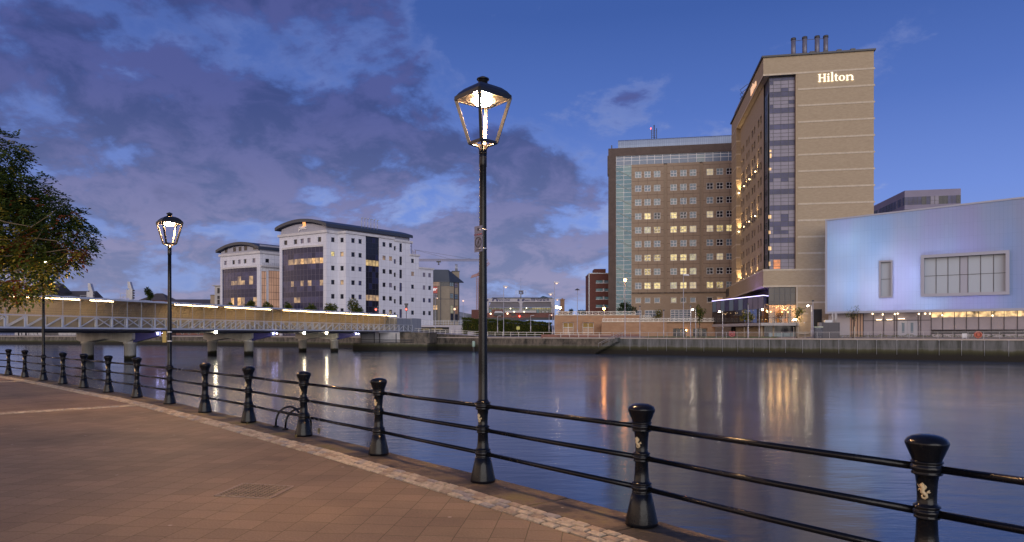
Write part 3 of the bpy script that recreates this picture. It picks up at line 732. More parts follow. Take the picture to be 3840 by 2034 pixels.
# yellow notice on the second post
px_, py_ = POSTS[7][1], POSTS[7][2]
yn = local_thing('notice', 'small yellow notice clipped to the second lamp post', 'sign', (px_-.115, py_-.03, ZZ(1285, py_)), None, 0)
m = MB(); hN = ZZ(1243, py_)-ZZ(1285, py_); m.box((0, 0, hN/2), (.085, .015, hN), .5); m.build('plate', mat('faded yellow notice', (.42,.30,.08), .6), yn)
m = MB()
for zf in (.12, .93): m.lathe([(.052, -.012), (.055, -.008), (.055, .008), (.052, .012)], 20, 0, (.115, .03, hN*zf))
islands(m, 'strap', mat('white strap', (.7,.7,.68), .5), yn)
# two ladder hoops on the coping
def gnd(x, y, z=0): Y = F*(H-z)/(y-HZ); return V((x-CX)/F*Y, Y, z)
hp = thing('ladder_rail', 'pair of curved black handrail hoops over the river ladder', 'handrail', gnd(1050, 1605))
dn = line_dir(4)
wn = V(dn.y, -dn.x, 0)
if wn.y < 0: wn = -wn
for fx, fy in ((1034, 1602), (1070, 1612)):
    g0 = gnd(fx, fy); m = MB(); P = []
    for k in range(13):
        a = PI*k/12*1.02; P.append(g0+wn*(.25-.25*math.cos(a))+V(0,0,.02+.34*max(0, math.sin(a))**.8))
    P[-1].z = -.25; P.append(P[-1]+V(0,0,-1.6))
    m.chain(P, [.019]*len(P), 10); m.lathe([(.06, .0), (.06, .018), (.03, .03)], 14, 0, g0); m.build('hoop', M['iron'], hp)
# recessed cover filled with setts
c00, c10, c11, c01 = gnd(806, 1861), gnd(1010, 1872), gnd(1100, 1826), gnd(912, 1815)
cv = thing('access_cover', 'square recessed access cover with a grid of small blocks in the paving', 'manhole cover', (c00+c10+c11+c01)/4)
fr = MB()
for p, q in ((c00,c10), (c10,c11), (c11,c01), (c01,c00)): fr.bar(p+V(0,0,.002), q+V(0,0,.002), .03, .012)
fr.build('frame', mat('worn cover frame', (.19,.145,.10), .5, vary=.2, scale=10), cv)
tl = MB(); N = 11
for i in range(N):
    for j in range(N):
        def q(a, b): return c00.lerp(c10, a).lerp(c01.lerp(c11, a), b)
        g = .16; a0, a1, b0, b1 = (i+g)/N, (i+1-g)/N, (j+g)/N, (j+1-g)/N; e = .05
        lo = [q(a0,b0), q(a1,b0), q(a1,b1), q(a0,b1)]; hi = [q(a0+e/N*2,b0+e/N*2), q(a1-e/N*2,b0+e/N*2), q(a1-e/N*2,b1-e/N*2), q(a0+e/N*2,b1-e/N*2)]; z = .012
        tl.raw([p+V(0,0,.001) for p in lo]+[p+V(0,0,z) for p in hi], [(0,1,5,4), (1,2,6,5), (2,3,7,6), (3,0,4,7), (4,5,6,7)])
tl.build('block_grid', mat('worn cover blocks', (.19,.145,.098), .7, vary=.25, scale=8), cv)
ft = MB(); ft.poly([p+V(0,0,.0025) for p in (c00, c10, c11, c01)]); ft.build('tray', mat('cover tray', (.07,.056,.03), .9), cv)
# little weeds by the coping
def weed(p, h, n, label):
    m = MB()
    for k in range(n):
        a = random.uniform(0, 2*PI); t = p+V(math.cos(a)*h*.35, math.sin(a)*h*.35, h*random.uniform(.6, 1)); w = .004
        side = V(-math.sin(a), math.cos(a), 0)*w; mid_ = (p+t)/2+V(0,0,h*.12)
        m.raw([p-side, p+side, mid_+side*1.4, t, mid_-side*1.4], [(0,1,2,4), (4,2,3)])
    return tag(m.build('weed', mat('dry weed', (.12,.10,.035), .8), loc=p), label, 'weed', 'weeds in the coping joints')
weed(gnd(1196, 1630), .15, 22, 'thin dry weed standing on the coping past the ladder hoops')
weed(gnd(1110, 1645), .07, 18, 'small weed at the foot of the bollard by the ladder hoops')
weed(gnd(926, 1594), .05, 18, 'small green weed at the foot of the third bollard past the central lamp')
# ---------------------------------------------------------------- foliage
def leaf(mb, p, d, L, w, m):
    d = d.normalized(); s = d.cross(V(random.uniform(-.5,.5), random.uniform(-.5,.5), 1)).normalized()
    n = s.cross(d); b = n*L*.12
    mb.raw([p, p+d*L*.45+s*w*.5+b, p+d*L, p+d*L*.45-s*w*.5+b], [(0,1,2,3)], m)
def crown(mb, lobes, n, L, w, weights, comp=True, droop=.35, mats=4):
    tot = sum(a[1][0]*a[1][1]*a[1][2] for a in lobes)
    for c, r in lobes:
        k = max(6, int(n*r[0]*r[1]*r[2]/tot))
        for _ in range(k):
            while True:
                q = V(random.uniform(-1,1), random.uniform(-1,1), random.uniform(-1,1))
                if q.length <= 1 and q.length > random.random()*.8: break
            if math.sin(q.x*9+c[0])*math.sin(q.z*8+c[2]*3)*math.sin(q.y*7) > .32: continue
            p = Vector(c)+V(q.x*r[0], q.y*r[1], q.z*r[2]); out = (V(q.x, q.y, q.z*.6)+V(random.gauss(0,.4), random.gauss(0,.4), random.gauss(0,.3)-droop)).normalized()
            m = random.choices(range(mats), weights)[0]
            if comp:
                side = out.cross(V(0,0,1)).normalized(); ns = random.randint(3, 4)
                for j in range(ns):
                    b = p+out*(L*.55*j)+V(0,0,-.06*L*j*j)
                    for sg in (-1, 1): leaf(mb, b, out*.55+side*sg+V(0,0,-.25), L*random.uniform(.8,1.1), w, m)
                leaf(mb, p+out*(L*.55*ns)+V(0,0,-.06*L*ns*ns), out, L, w, m)
            else:
                leaf(mb, p, out, L*random.uniform(.7, 1.2), w, m)
FOL = [M['foil1'], M['foil2'], M['foil3'], M['foil4']]
TY = 24.0
def lobe(x, y, rx, ry, dep=1.3, dy=0): return ((((x*.9-14-CX)/F*(TY+dy)), TY+dy, ZZ(y+4, TY+dy)), (rx*.86/F*TY, dep, ry*.9/F*TY))
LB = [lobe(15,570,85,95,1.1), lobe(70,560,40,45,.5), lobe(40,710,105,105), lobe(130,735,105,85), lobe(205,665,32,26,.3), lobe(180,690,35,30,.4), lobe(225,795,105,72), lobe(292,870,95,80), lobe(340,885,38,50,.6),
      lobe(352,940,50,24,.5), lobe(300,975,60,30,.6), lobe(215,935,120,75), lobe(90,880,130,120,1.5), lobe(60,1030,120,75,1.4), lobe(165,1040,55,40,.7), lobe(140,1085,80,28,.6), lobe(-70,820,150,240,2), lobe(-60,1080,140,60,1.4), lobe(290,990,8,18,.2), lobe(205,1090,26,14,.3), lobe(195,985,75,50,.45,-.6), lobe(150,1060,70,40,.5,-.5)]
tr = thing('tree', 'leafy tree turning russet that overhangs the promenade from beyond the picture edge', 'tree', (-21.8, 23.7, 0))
cm = MB(); crown(cm, LB[:8], 1500, .16, .075, [7, 3.5, .5, .3]); crown(cm, LB[8:], 2700, .17, .08, [3, 5, 3.4, .5])  # darker upper and yellower lower lobes: lamplight from below put into leaf colours
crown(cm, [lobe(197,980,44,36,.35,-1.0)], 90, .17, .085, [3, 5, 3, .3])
for cx_, cy_, k in ((110,900,22), (95,915,20), (345,950,14), (80,1060,16), (60,930,12), (300,800,10), (345,945,10)):     # russet sprays
    crown(cm, [lobe(cx_, cy_, 26, 18, .25, -.9)], k, .15, .07, [0, .3, .6, 3])
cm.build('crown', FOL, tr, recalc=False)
tm = MB(); base = V(-21.8, 23.7, 0)
tm.chain([base, base+V(.1,0,1.2), base+V(.3,-.1,2.6), base+V(.5,0,4.2), base+V(.6,0,7.2)], [.24, .19, .17, .13, .06], 12)
for x, y, z0, r in ((300,930,2.7,.05), (270,870,3.2,.05), (200,950,2.3,.045), (150,740,4.2,.05), (205,665,5.0,.03), (40,590,5.2,.04), (120,1060,2.0,.04), (300,985,2.6,.03)):
    e = W(x, y, TY); b0 = base+V(.4, 0, z0*1.12); md = b0.lerp(e, .5)+V(0, random.uniform(-.4,.4), .25)
    tm.chain([b0, b0.lerp(md, .5)+V(0,0,.1), md, md.lerp(e, .5)+V(0,0,.05), e], [r, r*.85, r*.65, r*.45, r*.2], 6)
    for q in range(4):
        s0 = md.lerp(e, .2*q); tm.chain([s0, s0+V(random.uniform(-.2,.5), random.uniform(-.5,.5), random.uniform(-.4,.4))], [r*.35, r*.1], 5)
tm.build('trunk', M['bark'], tr)
bm_ = MB()
for P in (((-60,900),(120,925),(230,905),(300,925)), ((-60,960),(150,968),(260,945),(345,960)), ((80,1010),(190,990),(265,1005),(300,990)), ((-40,820),(110,860),(200,830),(262,800)), ((120,1000),(170,930),(200,870))):
    q = [W(x*.86-14, y+14*math.sin(x*.13+y), TY-.95+.5*math.sin(x)) for x, y in P]; bm_.chain([q[0]]+[a.lerp(b, .5)+V(0,0,.06) for a, b in zip(q, q[1:])]+[q[-1]], [.020]+[.018-.003*k for k in range(len(q)-1)]+[.004], 6)
bm_.build('branch', mat('pale bark', (.16,.12,.075), .8, vary=.3, scale=15), tr)
# ---------------------------------------------------------------- covered footbridge and its piers
BO = Vector((-98.3+.351*80, 80, 0)); BDIR = Vector((.351, 1, 0)).normalized()
FB = Pl((BO.x, BO.y), (BDIR.x, BDIR.y))            # near face of the footbridge; its normal points towards the viewer
S0, S1 = FB.s_(-60), FB.s_(1548)
ZB, ZC, ZR = 2.5, 4.42, 6.95
M['truss'] = mat('blue grey truss paint', (.46,.49,.58), .5, vary=.08, scale=1.5)
M['canopy'] = mat('cream canopy lining', (.52,.43,.29), .6, vary=.06, scale=.5)
M['mesh_panel'] = clear_glass('dusty canopy glazing', (.92,.9,.86), .06, .2)
br = thing('footbridge', 'long covered footbridge on a blue grey truss with a glowing amber canopy', 'footbridge', FB.p(0, ZB))
NB = 44; du = (S1-S0)/NB
m = MB()
FB.box(m, S0, S1, ZB, ZB+.26, -.22, 0); FB.box(m, S0, S1, ZC-.16, ZC, -.2, 0)
m.build('truss_chord', M['truss'], br)
m = MB(); m2 = MB(); m3 = MB()
for i in range(NB+1):
    u = S0+i*du; FB.box(m, u-.11, u+.11, ZB+.26, ZC-.16, -.2, -.004)
    if i < NB:
        a, b = FB.p(u+.1, ZB+.3, -.1), FB.p(u+du-.1, ZC-.2, -.1)
        if (i//6) % 2: a.z, b.z = ZC-.2, ZB+.3
        m2.bar(a, b, .13, .13)
        # far truss seen through the near one
        a, b = FB.p(u+.1, ZB+.3, -3.6), FB.p(u+du-.1, ZC-.2, -3.6)
        m3.bar(a, b, .13, .13); FB.box(m3, u-.1, u+.1, ZB+.26, ZC-.16, -3.7, -3.5)
islands(m, 'truss_post', M['truss'], br); islands(m2, 'truss_brace', M['truss'], br); m3.build('rear_truss', M['truss'], br)
m = MB(); FB.box(m, S0, S1, ZB-.16, ZB-.002, -3.8, -.5); m.build('deck', M['steel_dark'], br)
# curved lining: rises behind the walkway and bends over it
prof = [(-3.75, 4.3), (-3.75, 4.6), (-3.6, 5.4), (-3.2, 6.1), (-2.5, 6.62), (-1.6, 6.85), (-.5, ZR-.06)]
m = MB()
for (o0, z0), (o1, z1) in zip(prof, prof[1:]):
    m.poly([FB.p(S0, z0, o0), FB.p(S1-9, z0, o0), FB.p(S1-9, z1, o1), FB.p(S0, z1, o1)], 0, True)
m.build('canopy_lining', M['canopy'], br)
m = MB(); FB.box(m, S0, S1-.5, ZB+.05, 4.3, -3.9, -3.76); m.build('side_panel', grid_mat('grey tan infill panels', BDIR, (.30,.27,.22), (.16,.15,.13), 2.74, 9, .05, .6), br)
m = MB()
for i in range(NB*2-6):
    u = S0+i*du*.5
    for (o0, z0), (o1, z1) in zip(prof, prof[1:]): m.bar(FB.p(u, z0, o0+.06), FB.p(u, z1, o1+.04), .05, .05)
m.build('canopy_rib_lattice', mat('pale canopy rib', (.6,.5,.36), .5), br)
m = MB()
for z in (4.75, 5.1, 5.45, 5.8): m.bar(FB.p(S0, z, -3.55), FB.p(S1-9, z, -3.55), .02, .02)
islands(m, 'handrail', M['steel_dark'], br)
m = MB()
for (o0, z0), (o1, z1) in zip(prof, prof[1:]):
    m.poly([FB.p(S0, z0+.12, o0-.08), FB.p(S1-9, z0+.12, o0-.08), FB.p(S1-9, z1+.12, o1-.02), FB.p(S0, z1+.12, o1-.02)], 0, True)
FB.box(m, S0, S1-9, ZR-.06, ZR+.14, -.5, .12)
for i in range(NB-3):      # scalloped upper edge
    c = FB.p(S0+(i+.5)*du, ZR+.14, -.2); a = [c+FB.d*(du*.5*math.cos(t*PI/6))+V(0,0,.16*math.sin(t*PI/6)) for t in range(7)]
    m.extr(a, FB.n*-.5)
m.build('canopy_roof', M['truss'], br)
m = MB()
for i in range(NB-3):
    u = S0+i*du; FB.box(m, u-.035, u+.035, ZC, ZR-.06, -.12, -.04)
islands(m, 'canopy_post', M['galv'], br)
m = MB(); FB.box(m, S0, S1-9, ZC+.01, ZR-.1, -.09, -.08); m.build('glazing', M['mesh_panel'], br)
M['led'] = emit('warm strip light', (1, .70, .36), 36)
segs = [(-40, 18), (22, 100), (105, 305), (345, 432), (662, 822), (850, 1022), (1068, 1312), (1312, 1320), (1325, 1508)]
for a, b in segs:
    u0, u1 = FB.s_(a), min(FB.s_(b), S1-9.2); m = MB(); FB.box(m, u0, u1, ZR-.22, ZR-.14, -.42, -.34); m.build('strip_light', M['led'], br)
M['zinc'] = grid_mat('grey zinc cladding', BDIR, (.24,.26,.31), (.12,.13,.16), 2.2, 20, .05, .5)
m = MB(); FB.box(m, S1-9, S1-.4, ZB+.1, 6.2, -3.9, -.25); FB.box(m, S1-.4, S1+5.5, ZB-1.2, 6.35, -4.2, -.1); m.build('end_house', M['zinc'], br)
# concrete pier pairs of the railway bridge behind, each with a cross head and a blue bracket carrying the footbridge
M['blue_steel'] = mat('deep blue bracket paint', (.06,.06,.24), .45)
rb = thing('railway_bridge', 'dark railway deck on concrete piers behind the covered footbridge', 'railway bridge', FB.p(0, 2.3, -11))
m = MB(); FB.box(m, S0, S1+6, 2.05, 2.24, -17.5, -4.6); FB.box(m, S0, S1+6, 2.24, 3.0, -17.6, -17.2); FB.box(m, S0, S1+6, 1.95, 2.05, -15.5, -6.5); m.build('deck', M['steel_dark'], rb)
def pier(xr, w):
    RC = FB.shift(-6.4); LC = FB.shift(-15.6); uR = RC.s_(xr); uL = uR-.4
    for pl, u, top in ((RC, uR, 1.2), (LC, uL, 1.95)):
        m = MB(); m.lathe([(w, WATER-1.5), (w, .05), (w+.12, .06), (w+.12, .5), (w, .52), (w, top)], 20, 0, (pl.p(u, 0).x, pl.p(u, 0).y, 0)); m.build('pier', M['pier'], rb)
    m = MB(); a, b = RC.p(uR, 0), LC.p(uL, 0); e = (b-a).normalized(); a = a-e*1.5; b = b+e*1.4; L = (b-a).length
    prof = [(0, 1.94), (0, .9), (1.2, .32), (L*.5, .95), (L-1.6, .32), (L, .75), (L, 1.94)]
    m.extr([a+e*t+V(0,0,z)-FB.d*1.0 for t, z in prof], FB.d*2.0); m.build('crosshead', M['pier'], rb)
    m = MB(); p0 = RC.p(uR, 0, 1.05); 
    m.extr([p0+V(0,0,1.95)-FB.d*.35, p0+V(0,0,.35)-FB.d*.35, FB.p(FB.s_(0), 0)*0+RC.p(uR, 1.35, 6.0)-FB.d*.35, RC.p(uR, 1.95, 6.2)-FB.d*.35], FB.d*.7); m.build('bracket', M['blue_steel'], rb)
    q = RC.p(uR, 0, 6.1)
    m = MB(); m.box(q+V(0,0,1.85), (.6, .6, .7), FB.ang()); m.build('bracket_shoe', M['truss'], rb)
    for s in (-.55, .55):
        m = MB(); m.ball(RC.p(uR+s, 1.86, 6.62), .13); m.build('deck_lamp', M['lamp_blue'], rb)
pier(488, .92); pier(933, .92); pier(1254, .95)
for x, y in ((809, 1247.5), (1141, 1251.5), (1225, 1251.5)):
    pl = FB.shift(-4.4); m = MB(); c = pl.P(x, y); m.ball(c, .23); m.box(c+V(0,.1,.28), (.4,.3,.12)); f = m.build('flood_lamp', M['lamp_white'], rb)
# white abutment wall with black pipes where the bridges land
ab = Pl((FB.p(S1-13, 0, -1).x, FB.p(S1-13, 0, -1).y), (.93, -.2))
AB = thing('bridge_abutment', 'pale abutment wall with black pipes under the landing end of the footbridge', 'wall', ab.p(0, WATER))
m = MB(); u0, u1 = ab.s_(1352), ab.s_(1500); ab.box(m, u0, u1, -.6, 2.2, -6, 0); m.build('wall', mat('pale painted wall', (.42,.42,.45), .8, vary=.15, scale=.5), AB)
m = MB(); ab.box(m, u0-2, u1+8, WATER-1, -.62, -7, .6); ab.box(m, u1, u1+8.5, -.62, 2.2, -6, .1); m.build('footing', M['quay_stone'], AB)
m = MB()
for z in (.2, -.35): m.tube(ab.p(u0-1, z, .35), ab.p(u1+4, z-.05, .35), .09)
for u in (u0+.3, u0+4.2, (u0+u1)/2, u1-1): m.tube(ab.p(u, -.6, .35), ab.p(u, 2.0, .35), .11)
islands(m, 'pipe', M['steel_dark'], AB)
# signals on the railway bridge
def signal_gantry(x, ytop, off, label, big):
    pl = FB.shift(off); u = pl.s_(x); zt = pl.z(x, ytop); b = 3.0
    t = thing('rail_signal', label, 'railway signal', pl.p(u, b), 'railway signals above the canopy')
    m = MB(); r = V(1,0,0)
    p = pl.p(u, 0)
    for dx in (-.45, .0): m.tube(p+V(dx,0,b), p+V(dx,0,zt-1.2), .06)
    for z in (zt-3.4, zt-2.7, zt-2.0): m.bar(p+V(-1.6,0,z), p+V(.5,0,z), .05)
    m.bar(p+V(-1.6,0,zt-3.4), p+V(-1.6,0,zt-2.0), .05); m.bar(p+V(-1.1,0,zt-3.4), p+V(-1.1,0,zt-2.4), .05); m.build('cage', M['galv'], t)
    m = MB(); m.box(p+V(.3,0,zt-2.3), (.55,.4,2.2)); m.box(p+V(-.3,.1,zt-2.1), (.5,.3,1.4)); m.build('signal_box', M['galv'], t)
    m = MB()
    for k in range(5): m.tube(p+V(.58,0,zt-3.2+.42*k), p+V(.85,-.1,zt-3.24+.42*k), .13)
    islands(m, 'hood', M['steel_dark'], t)
    m = MB(); m.extr([p+V(-.15,-.3,zt-1.15), p+V(.55,-.3,zt-1.3), p+V(.2,-.3,zt-.05), p+V(-.2,-.3,zt)], V(0,.6,0)); m.build('route_panel', M['galv'], t)
signal_gantry(338, 1063, -8.5, 'grey railway signal mast with a caged ladder, the one closer to the tree', 1)
signal_gantry(486, 1057, -8.5, 'taller grey railway signal mast with a caged ladder, next to the conifer', 1)
def red_signal(x, y0, y1, off, label):
    pl = FB.shift(off); u = pl.s_(x); t = thing('rail_signal', label, 'railway signal', pl.p(u, 3), 'railway signals above the canopy'); p = pl.p(u, 0); z0, z1 = pl.z(x, y0), pl.z(x, y1)
    m = MB(); m.box(p+V(0,0,(z0+z1)/2), (.7,.5,z0-z1)); m.box(p+V(0,0,z0-.25), (1.1,.6,.6)); m.tube(p+V(0,0,3), p+V(0,0,z1), .08); m.build('signal_box', M['steel_dark'], t)
    m = MB(); m.ball(p+V(0,-.4,z1+.45), .2); m.build('red_lamp', M['lamp_red'], t)
    m = MB()
    for z in (z1-.4, z1+.5, z1+1.4): m.bar(p+V(.3,0,z), p+V(1.3,0,z), .05)
    m.bar(p+V(1.3,0,z1-.4), p+V(1.3,0,z1+1.4), .05); m.build('cage', M['galv'], t)
red_signal(1524, 1139, 1166, -7, 'black railway signal showing red above the end of the covered footbridge')
red_signal(1410.5, 1155, 1168, -7, 'small black railway signal showing red in front of the dark window strip')
# ---------------------------------------------------------------- hotel tower
HC = (52.9, 143.7); HR = Pl(HC, (.985, -.1716)); HL = Pl(HC, (.1716, .985))
brick_c, brick_d = (.40,.305,.20), (.33,.245,.16)
M['h_brick'] = mat('buff hotel brick', (.40,.322,.228), .85, c2=(.335,.265,.185), scale=1.6, stretch=(.8,.8,2.6), bump=.35, bscale=6)
M['h_stone'] = mat('pale stone band', (.50,.43,.34), .8, vary=.12, scale=2)
M['h_soffit'] = mat('pale concrete soffit', (.46,.40,.33), .8, vary=.1, scale=.6)
ht = thing('hotel_tower', 'tall buff brick hotel tower with lit name letters and a glass restaurant at its foot', 'hotel', (HC[0], HC[1], QZ))
ZK = lambda k: 56.27-3.42*k
ZT = ZZ(218, 143.7)
uG, uRt = HR.s_(2991), HR.s_(3277)
Lend = 46.0; a_, b_ = 1.1, .9          # recess behind the left and the right faces
def hp_(s, t): return (HC[0]+HR.d.x*s+HL.d.x*t, HC[1]+HR.d.y*s+HL.d.y*t)
m = MB()
m.prism([hp_(0,0), hp_(uG,0), hp_(uG,Lend), hp_(0,Lend)], ZK(0)-.02, ZT, 0)                       # crown
m.prism([hp_(uG,0), hp_(uRt,0), hp_(uRt,Lend), hp_(uG,Lend)], GZ-.5, ZT, 0)                       # right block
m.prism([hp_(.0,0), hp_(uG-.003,0), hp_(uG-.003,Lend-.02), hp_(0,Lend-.02)], ZK(13), ZK(12), 0)             # band under the glass
u_p = HL.s_(2760.5)
m.prism([hp_(0,u_p), hp_(uG-.003,u_p), hp_(uG-.003,Lend-.01), hp_(0,Lend-.01)], ZK(12), ZK(0)-.022, 0)            # end pier
m.prism([hp_(-.0,Lend-.003), hp_(8,Lend-.003), hp_(8,Lend+12), hp_(0,Lend+12)], ZK(13)+.003, ZK(12)-.003, 0)     # lower wing running behind
m.build('brick_wall', M['h_brick'], ht)
# recessed left wall with window openings
HLr = HL.shift(-a_); HRr = HR.shift(-b_)
rows = [50.4-3.42*j for j in range(11)]
cols = [(386,400), (408.5,425), (322,337), (345,360), (267,280), (288,301), (216,228), (233.5,246.5)]
cols = [(HLr.s_(2700+a/2.7283), HLr.s_(2700+b/2.7283)) for a, b in cols]
uw0 = HLr.s_(2864); holes = []; wins = []
for c in cols:
    cu = (c[0]+c[1])/2; wd = max(1.0, abs(c[0]-c[1]))
    for z in rows: holes.append((cu-wd/2, cu+wd/2, z-1.75, z)); wins.append((cu, z, wd))
m = MB(); wall_holes(m, HLr, uw0, u_p+.2, ZK(12), ZK(0)-.03, holes, .35, 0); m.build('bedroom_wall', M['h_brick'], ht)
def win_mesh(w, h, mg, mf, fr=.07, bars=()):
    m = MB(); m.poly([(-w/2,0,-h), (w/2,0,-h), (w/2,0,0), (-w/2,0,0)], 0)
    for x in (-w/2+fr/2, w/2-fr/2): m.box((x, -.03, -h/2), (fr, .06, h), 0, 1)
    for z in (-fr/2, -h+fr/2): m.box((0, -.03, z), (w-2*fr, .055, fr), 0, 1)
    for k, v in bars:
        if k == 'v': m.box((v*w, -.03, -h/2), (fr, .05, h-2*fr), 0, 1)
        else: m.box((0, -.03, -h*v), (w-2*fr, .045, fr), 0, 1)
    return m
WCACHE = {}
def put_win(parent, pl, u, ztop, w, h, mg, mf, out=-.2, fr=.07, bars=(), name='window'):
    key = (round(w, 2), round(h, 2), mf, fr, tuple(bars)); w, h = key[:2]
    if key not in WCACHE:
        m = win_mesh(w, h, mg, mf, fr, bars); a, b = MB(), MB()
        for f, k in zip(m.f, m.m): (b if k == 0 else a).poly([m.v[i] for i in f])
        o = a.build(name, M[mf]); p = b.build('pane', []); WCACHE[key] = (o.data, p.data); bpy.data.objects.remove(o); bpy.data.objects.remove(p)
    fm, pm_ = WCACHE[key]
    if (key, mg) not in WCACHE: d = pm_.copy(); d.materials.append(M[mg]); WCACHE[key, mg] = d
    o = bpy.data.objects.new(name, fm); COL.objects.link(o); o.parent = parent
    o.location = pl.p(u, ztop, out)-OFF[parent.name]; o.rotation_euler = (0, 0, pl.ang())
    q = bpy.data.objects.new('pane', WCACHE[key, mg]); COL.objects.link(q); q.parent = o; return o
for cu, z, wd in wins: put_win(ht, HLr, cu, z, wd, 1.75, 'glass_grey' if random.random() < .8 else 'glass_dark', 'mullion', -.3, .06)
m = MB()
for k in range(15):
    z = ZK(k); o1 = .07
    uA = 0 if k in (0, 12, 13) else uG
    HR.box(m, uA-(.07 if uA == 0 else 0), uRt+.2, z-.2, z+.16, 0, o1)
    if k in (0, 12, 13): HL.box(m, .0, Lend, z-.2, z+.16, 0, o1-.01)
    elif k < 12: HL.box(m, u_p-.05, Lend, z-.16, z+.12, 0, .06); HL.box(m, u_p-.06, u_p-.003, z-.2, z+.16, -a_, .055)
islands(m, 'stone_band', M['h_stone'], ht)
m = MB(); m.prism([hp_(.3,.3), hp_(uG,.3), hp_(uG,u_p), hp_(.3,u_p)], ZK(0)-.10, ZK(0)-.05, 0); m.prism([hp_(.25,.25), hp_(uG-.1,.25), hp_(uG-.1,10), hp_(.25,10)], ZK(13)-.08, ZK(13)-.02); islands(m, 'soffit', M['h_soffit'], ht)
m = MB(); m.prism([hp_(-.35,-.35), hp_(uRt+.3,-.35), hp_(uRt+.3,Lend+.3), hp_(-.35,Lend+.3)], ZT, ZT+.35); m.build('roof', M['steel_dark'], ht)
# glazed corner: cells of clear, grey and purple glass behind thin mullions
def curtain(parent, pl, us, zs, pick, out=0.0, name='curtain_wall', mull=.07, mats=None, proud=.06):
    m = MB(); f = MB()
    for i in range(len(us)-1):
        for j in range(len(zs)-1):
            m.poly([pl.p(us[i], zs[j], out), pl.p(us[i+1], zs[j], out), pl.p(us[i+1], zs[j+1], out), pl.p(us[i], zs[j+1], out)], pick(i, j))
    for u in us: pl.box(f, u-mull/2, u+mull/2, zs[0], zs[-1], out+.005, out+proud)
    for z in zs: pl.box(f, us[0], us[-1], z-mull/2, z+mull/2, out+.005, out+proud*.8)
    g = m.build(name, mats, parent); f.build('mullion', M['mullion'], g); return g
GM = [M['glass_grey'], M['glass_purple'], M['glass_spandrel'], M['lit_amber_dim'], M['glass_blue'], M['lit_amber']]
zs = []
for k in range(12, 0, -1):
    z = ZK(k); zs += [z+.15 if k == 12 else z, z+.78, z+1.55, z+2.35]
zs.append(ZK(0)-.4)
us = [HRr.s_(x) for x in (2885.5, 2899.8, 2928.3, 2956.6, 2983.5)]
def pk(i, j):
    fl = j//4; r = random.random()
    if j % 4 == 3: return 1
    return 0 if r < .93 else 1
cw = curtain(ht, HRr, us, zs, pk, .0, mats=GM)
glow = MB()
for (x, y, w_, h_) in ((2889,567,.35,.45), (2890,585,.3,.9), (2888,635,.45,.5), (2887,814,.55,.75), (2886,872,.35,.7), (2887,932,.55,.8), (2886,990,.3,.9)):
    HRr.box(glow, HRr.s_(x)-w_/2, HRr.s_(x)+w_/2, HRr.z(x, y)-h_/2, HRr.z(x, y)+h_/2, .008, .02)
islands(glow, 'room_lamp', emit('bedroom lamp glow', (1,.6,.25), .95), cw)
glow = MB(); HRr.box(glow, HRr.s_(2901), HRr.s_(2926), ZK(12)+.3, ZK(12)+2.2, .008, .02); glow.build('lit_room', emit('lit bedroom', (1,.33,.1), .32, noise=.7, scale=1.6), cw)
us2 = [0, .9, 1.9, 2.9]
curtain(ht, HLr, [b_+t for t in us2], zs[:-4]+[ZK(1)], lambda i, j: 4 if j > 26 else (2 if j % 4 == 3 else 0), .05, mats=GM)  # bluer upper panes: reflected sky put into the glass colour
m = MB(); HR.box(m, uG-.35, uG-.005, ZK(12), ZK(0)-.1, -b_-.4, -.02); m.build('side_reveal', M['h_brick'], ht)
m = MB(); m.prism([hp_(a_+.2,b_+.2), hp_(uG-.4,b_+.2), hp_(uG-.4,u_p), hp_(a_+.5,u_p)], ZK(12)+.05, ZK(0)-.12); m.build('core', M['steel_dark'], ht)
# roof plant
def stack(x0, x1, ytop, label):
    pl = HR.shift(-4); u = pl.s_((x0+x1)/2); r = abs(pl.s_(x1)-pl.s_(x0))/2; zt = pl.z((x0+x1)/2, ytop)
    t = thing('chimney_flue', label, 'chimney', pl.p(u, ZT+.35), 'tall flues on the hotel roof')
    c = pl.p(u, 0); m = MB(); m.lathe([(r, ZT+.35), (r, zt)], 20, 0, c); m.build('pipe', M['flue'], t)
    m = MB(); m.lathe([(r+.06, zt-.35), (r+.07, zt-.1), (r+.02, zt+.1), (r*.6, zt+.12)], 20, 0, c); m.build('cowl', M['steel_dark'], t); return c+V(0,0,zt-.5)
M['flue'] = mat('grey blue flue steel', (.16,.16,.22), .45, metal=.3, vary=.15, scale=.8)
tops = [stack(2966.5, 2984, 146, 'dark roof flue at the end of the hotel row, above the glazed corner'), stack(3008.5, 3026.5, 141, 'second dark flue from the glazed corner on the hotel roof'), stack(3055, 3073.5, 138, 'third dark flue, with a ladder ring, on the hotel roof'), stack(3087.5, 3105.5, 136.5, 'dark flue at the other end of the row, above the lit name letters')]
m = MB()
for a, b in zip(tops, tops[1:]): m.bar(a, b, .08)
m.build('stay_bar', M['steel_dark'], ht)
m = MB()
for x in (3050, 3101, 3152, 3204): m.box(HR.p(HR.s_(x), ZT+.7, -1.2), (.9, .8, .75), HR.ang())
islands(m, 'roof_vent', M['steel_dark'], ht)
m = MB(); m.prism([hp_(.6,28), hp_(6,28), hp_(6,Lend-1), hp_(.6,Lend-1)], ZT+.36, ZZ(427, 189)-.2); m.build('lift_house', M['h_brick'], ht)
m = MB(); m.extr([V(*hp_(1.2,14),ZT+.36), V(*hp_(1.2,26),ZT+.36), V(*hp_(2.5,27),ZT+3.0), V(*hp_(2.5,22),ZT+2.2)], V(HR.d.x*4, HR.d.y*4, 0)); m.build('plant_screen', mat('white plant screen', (.75,.75,.78), .4), ht)
m = MB()
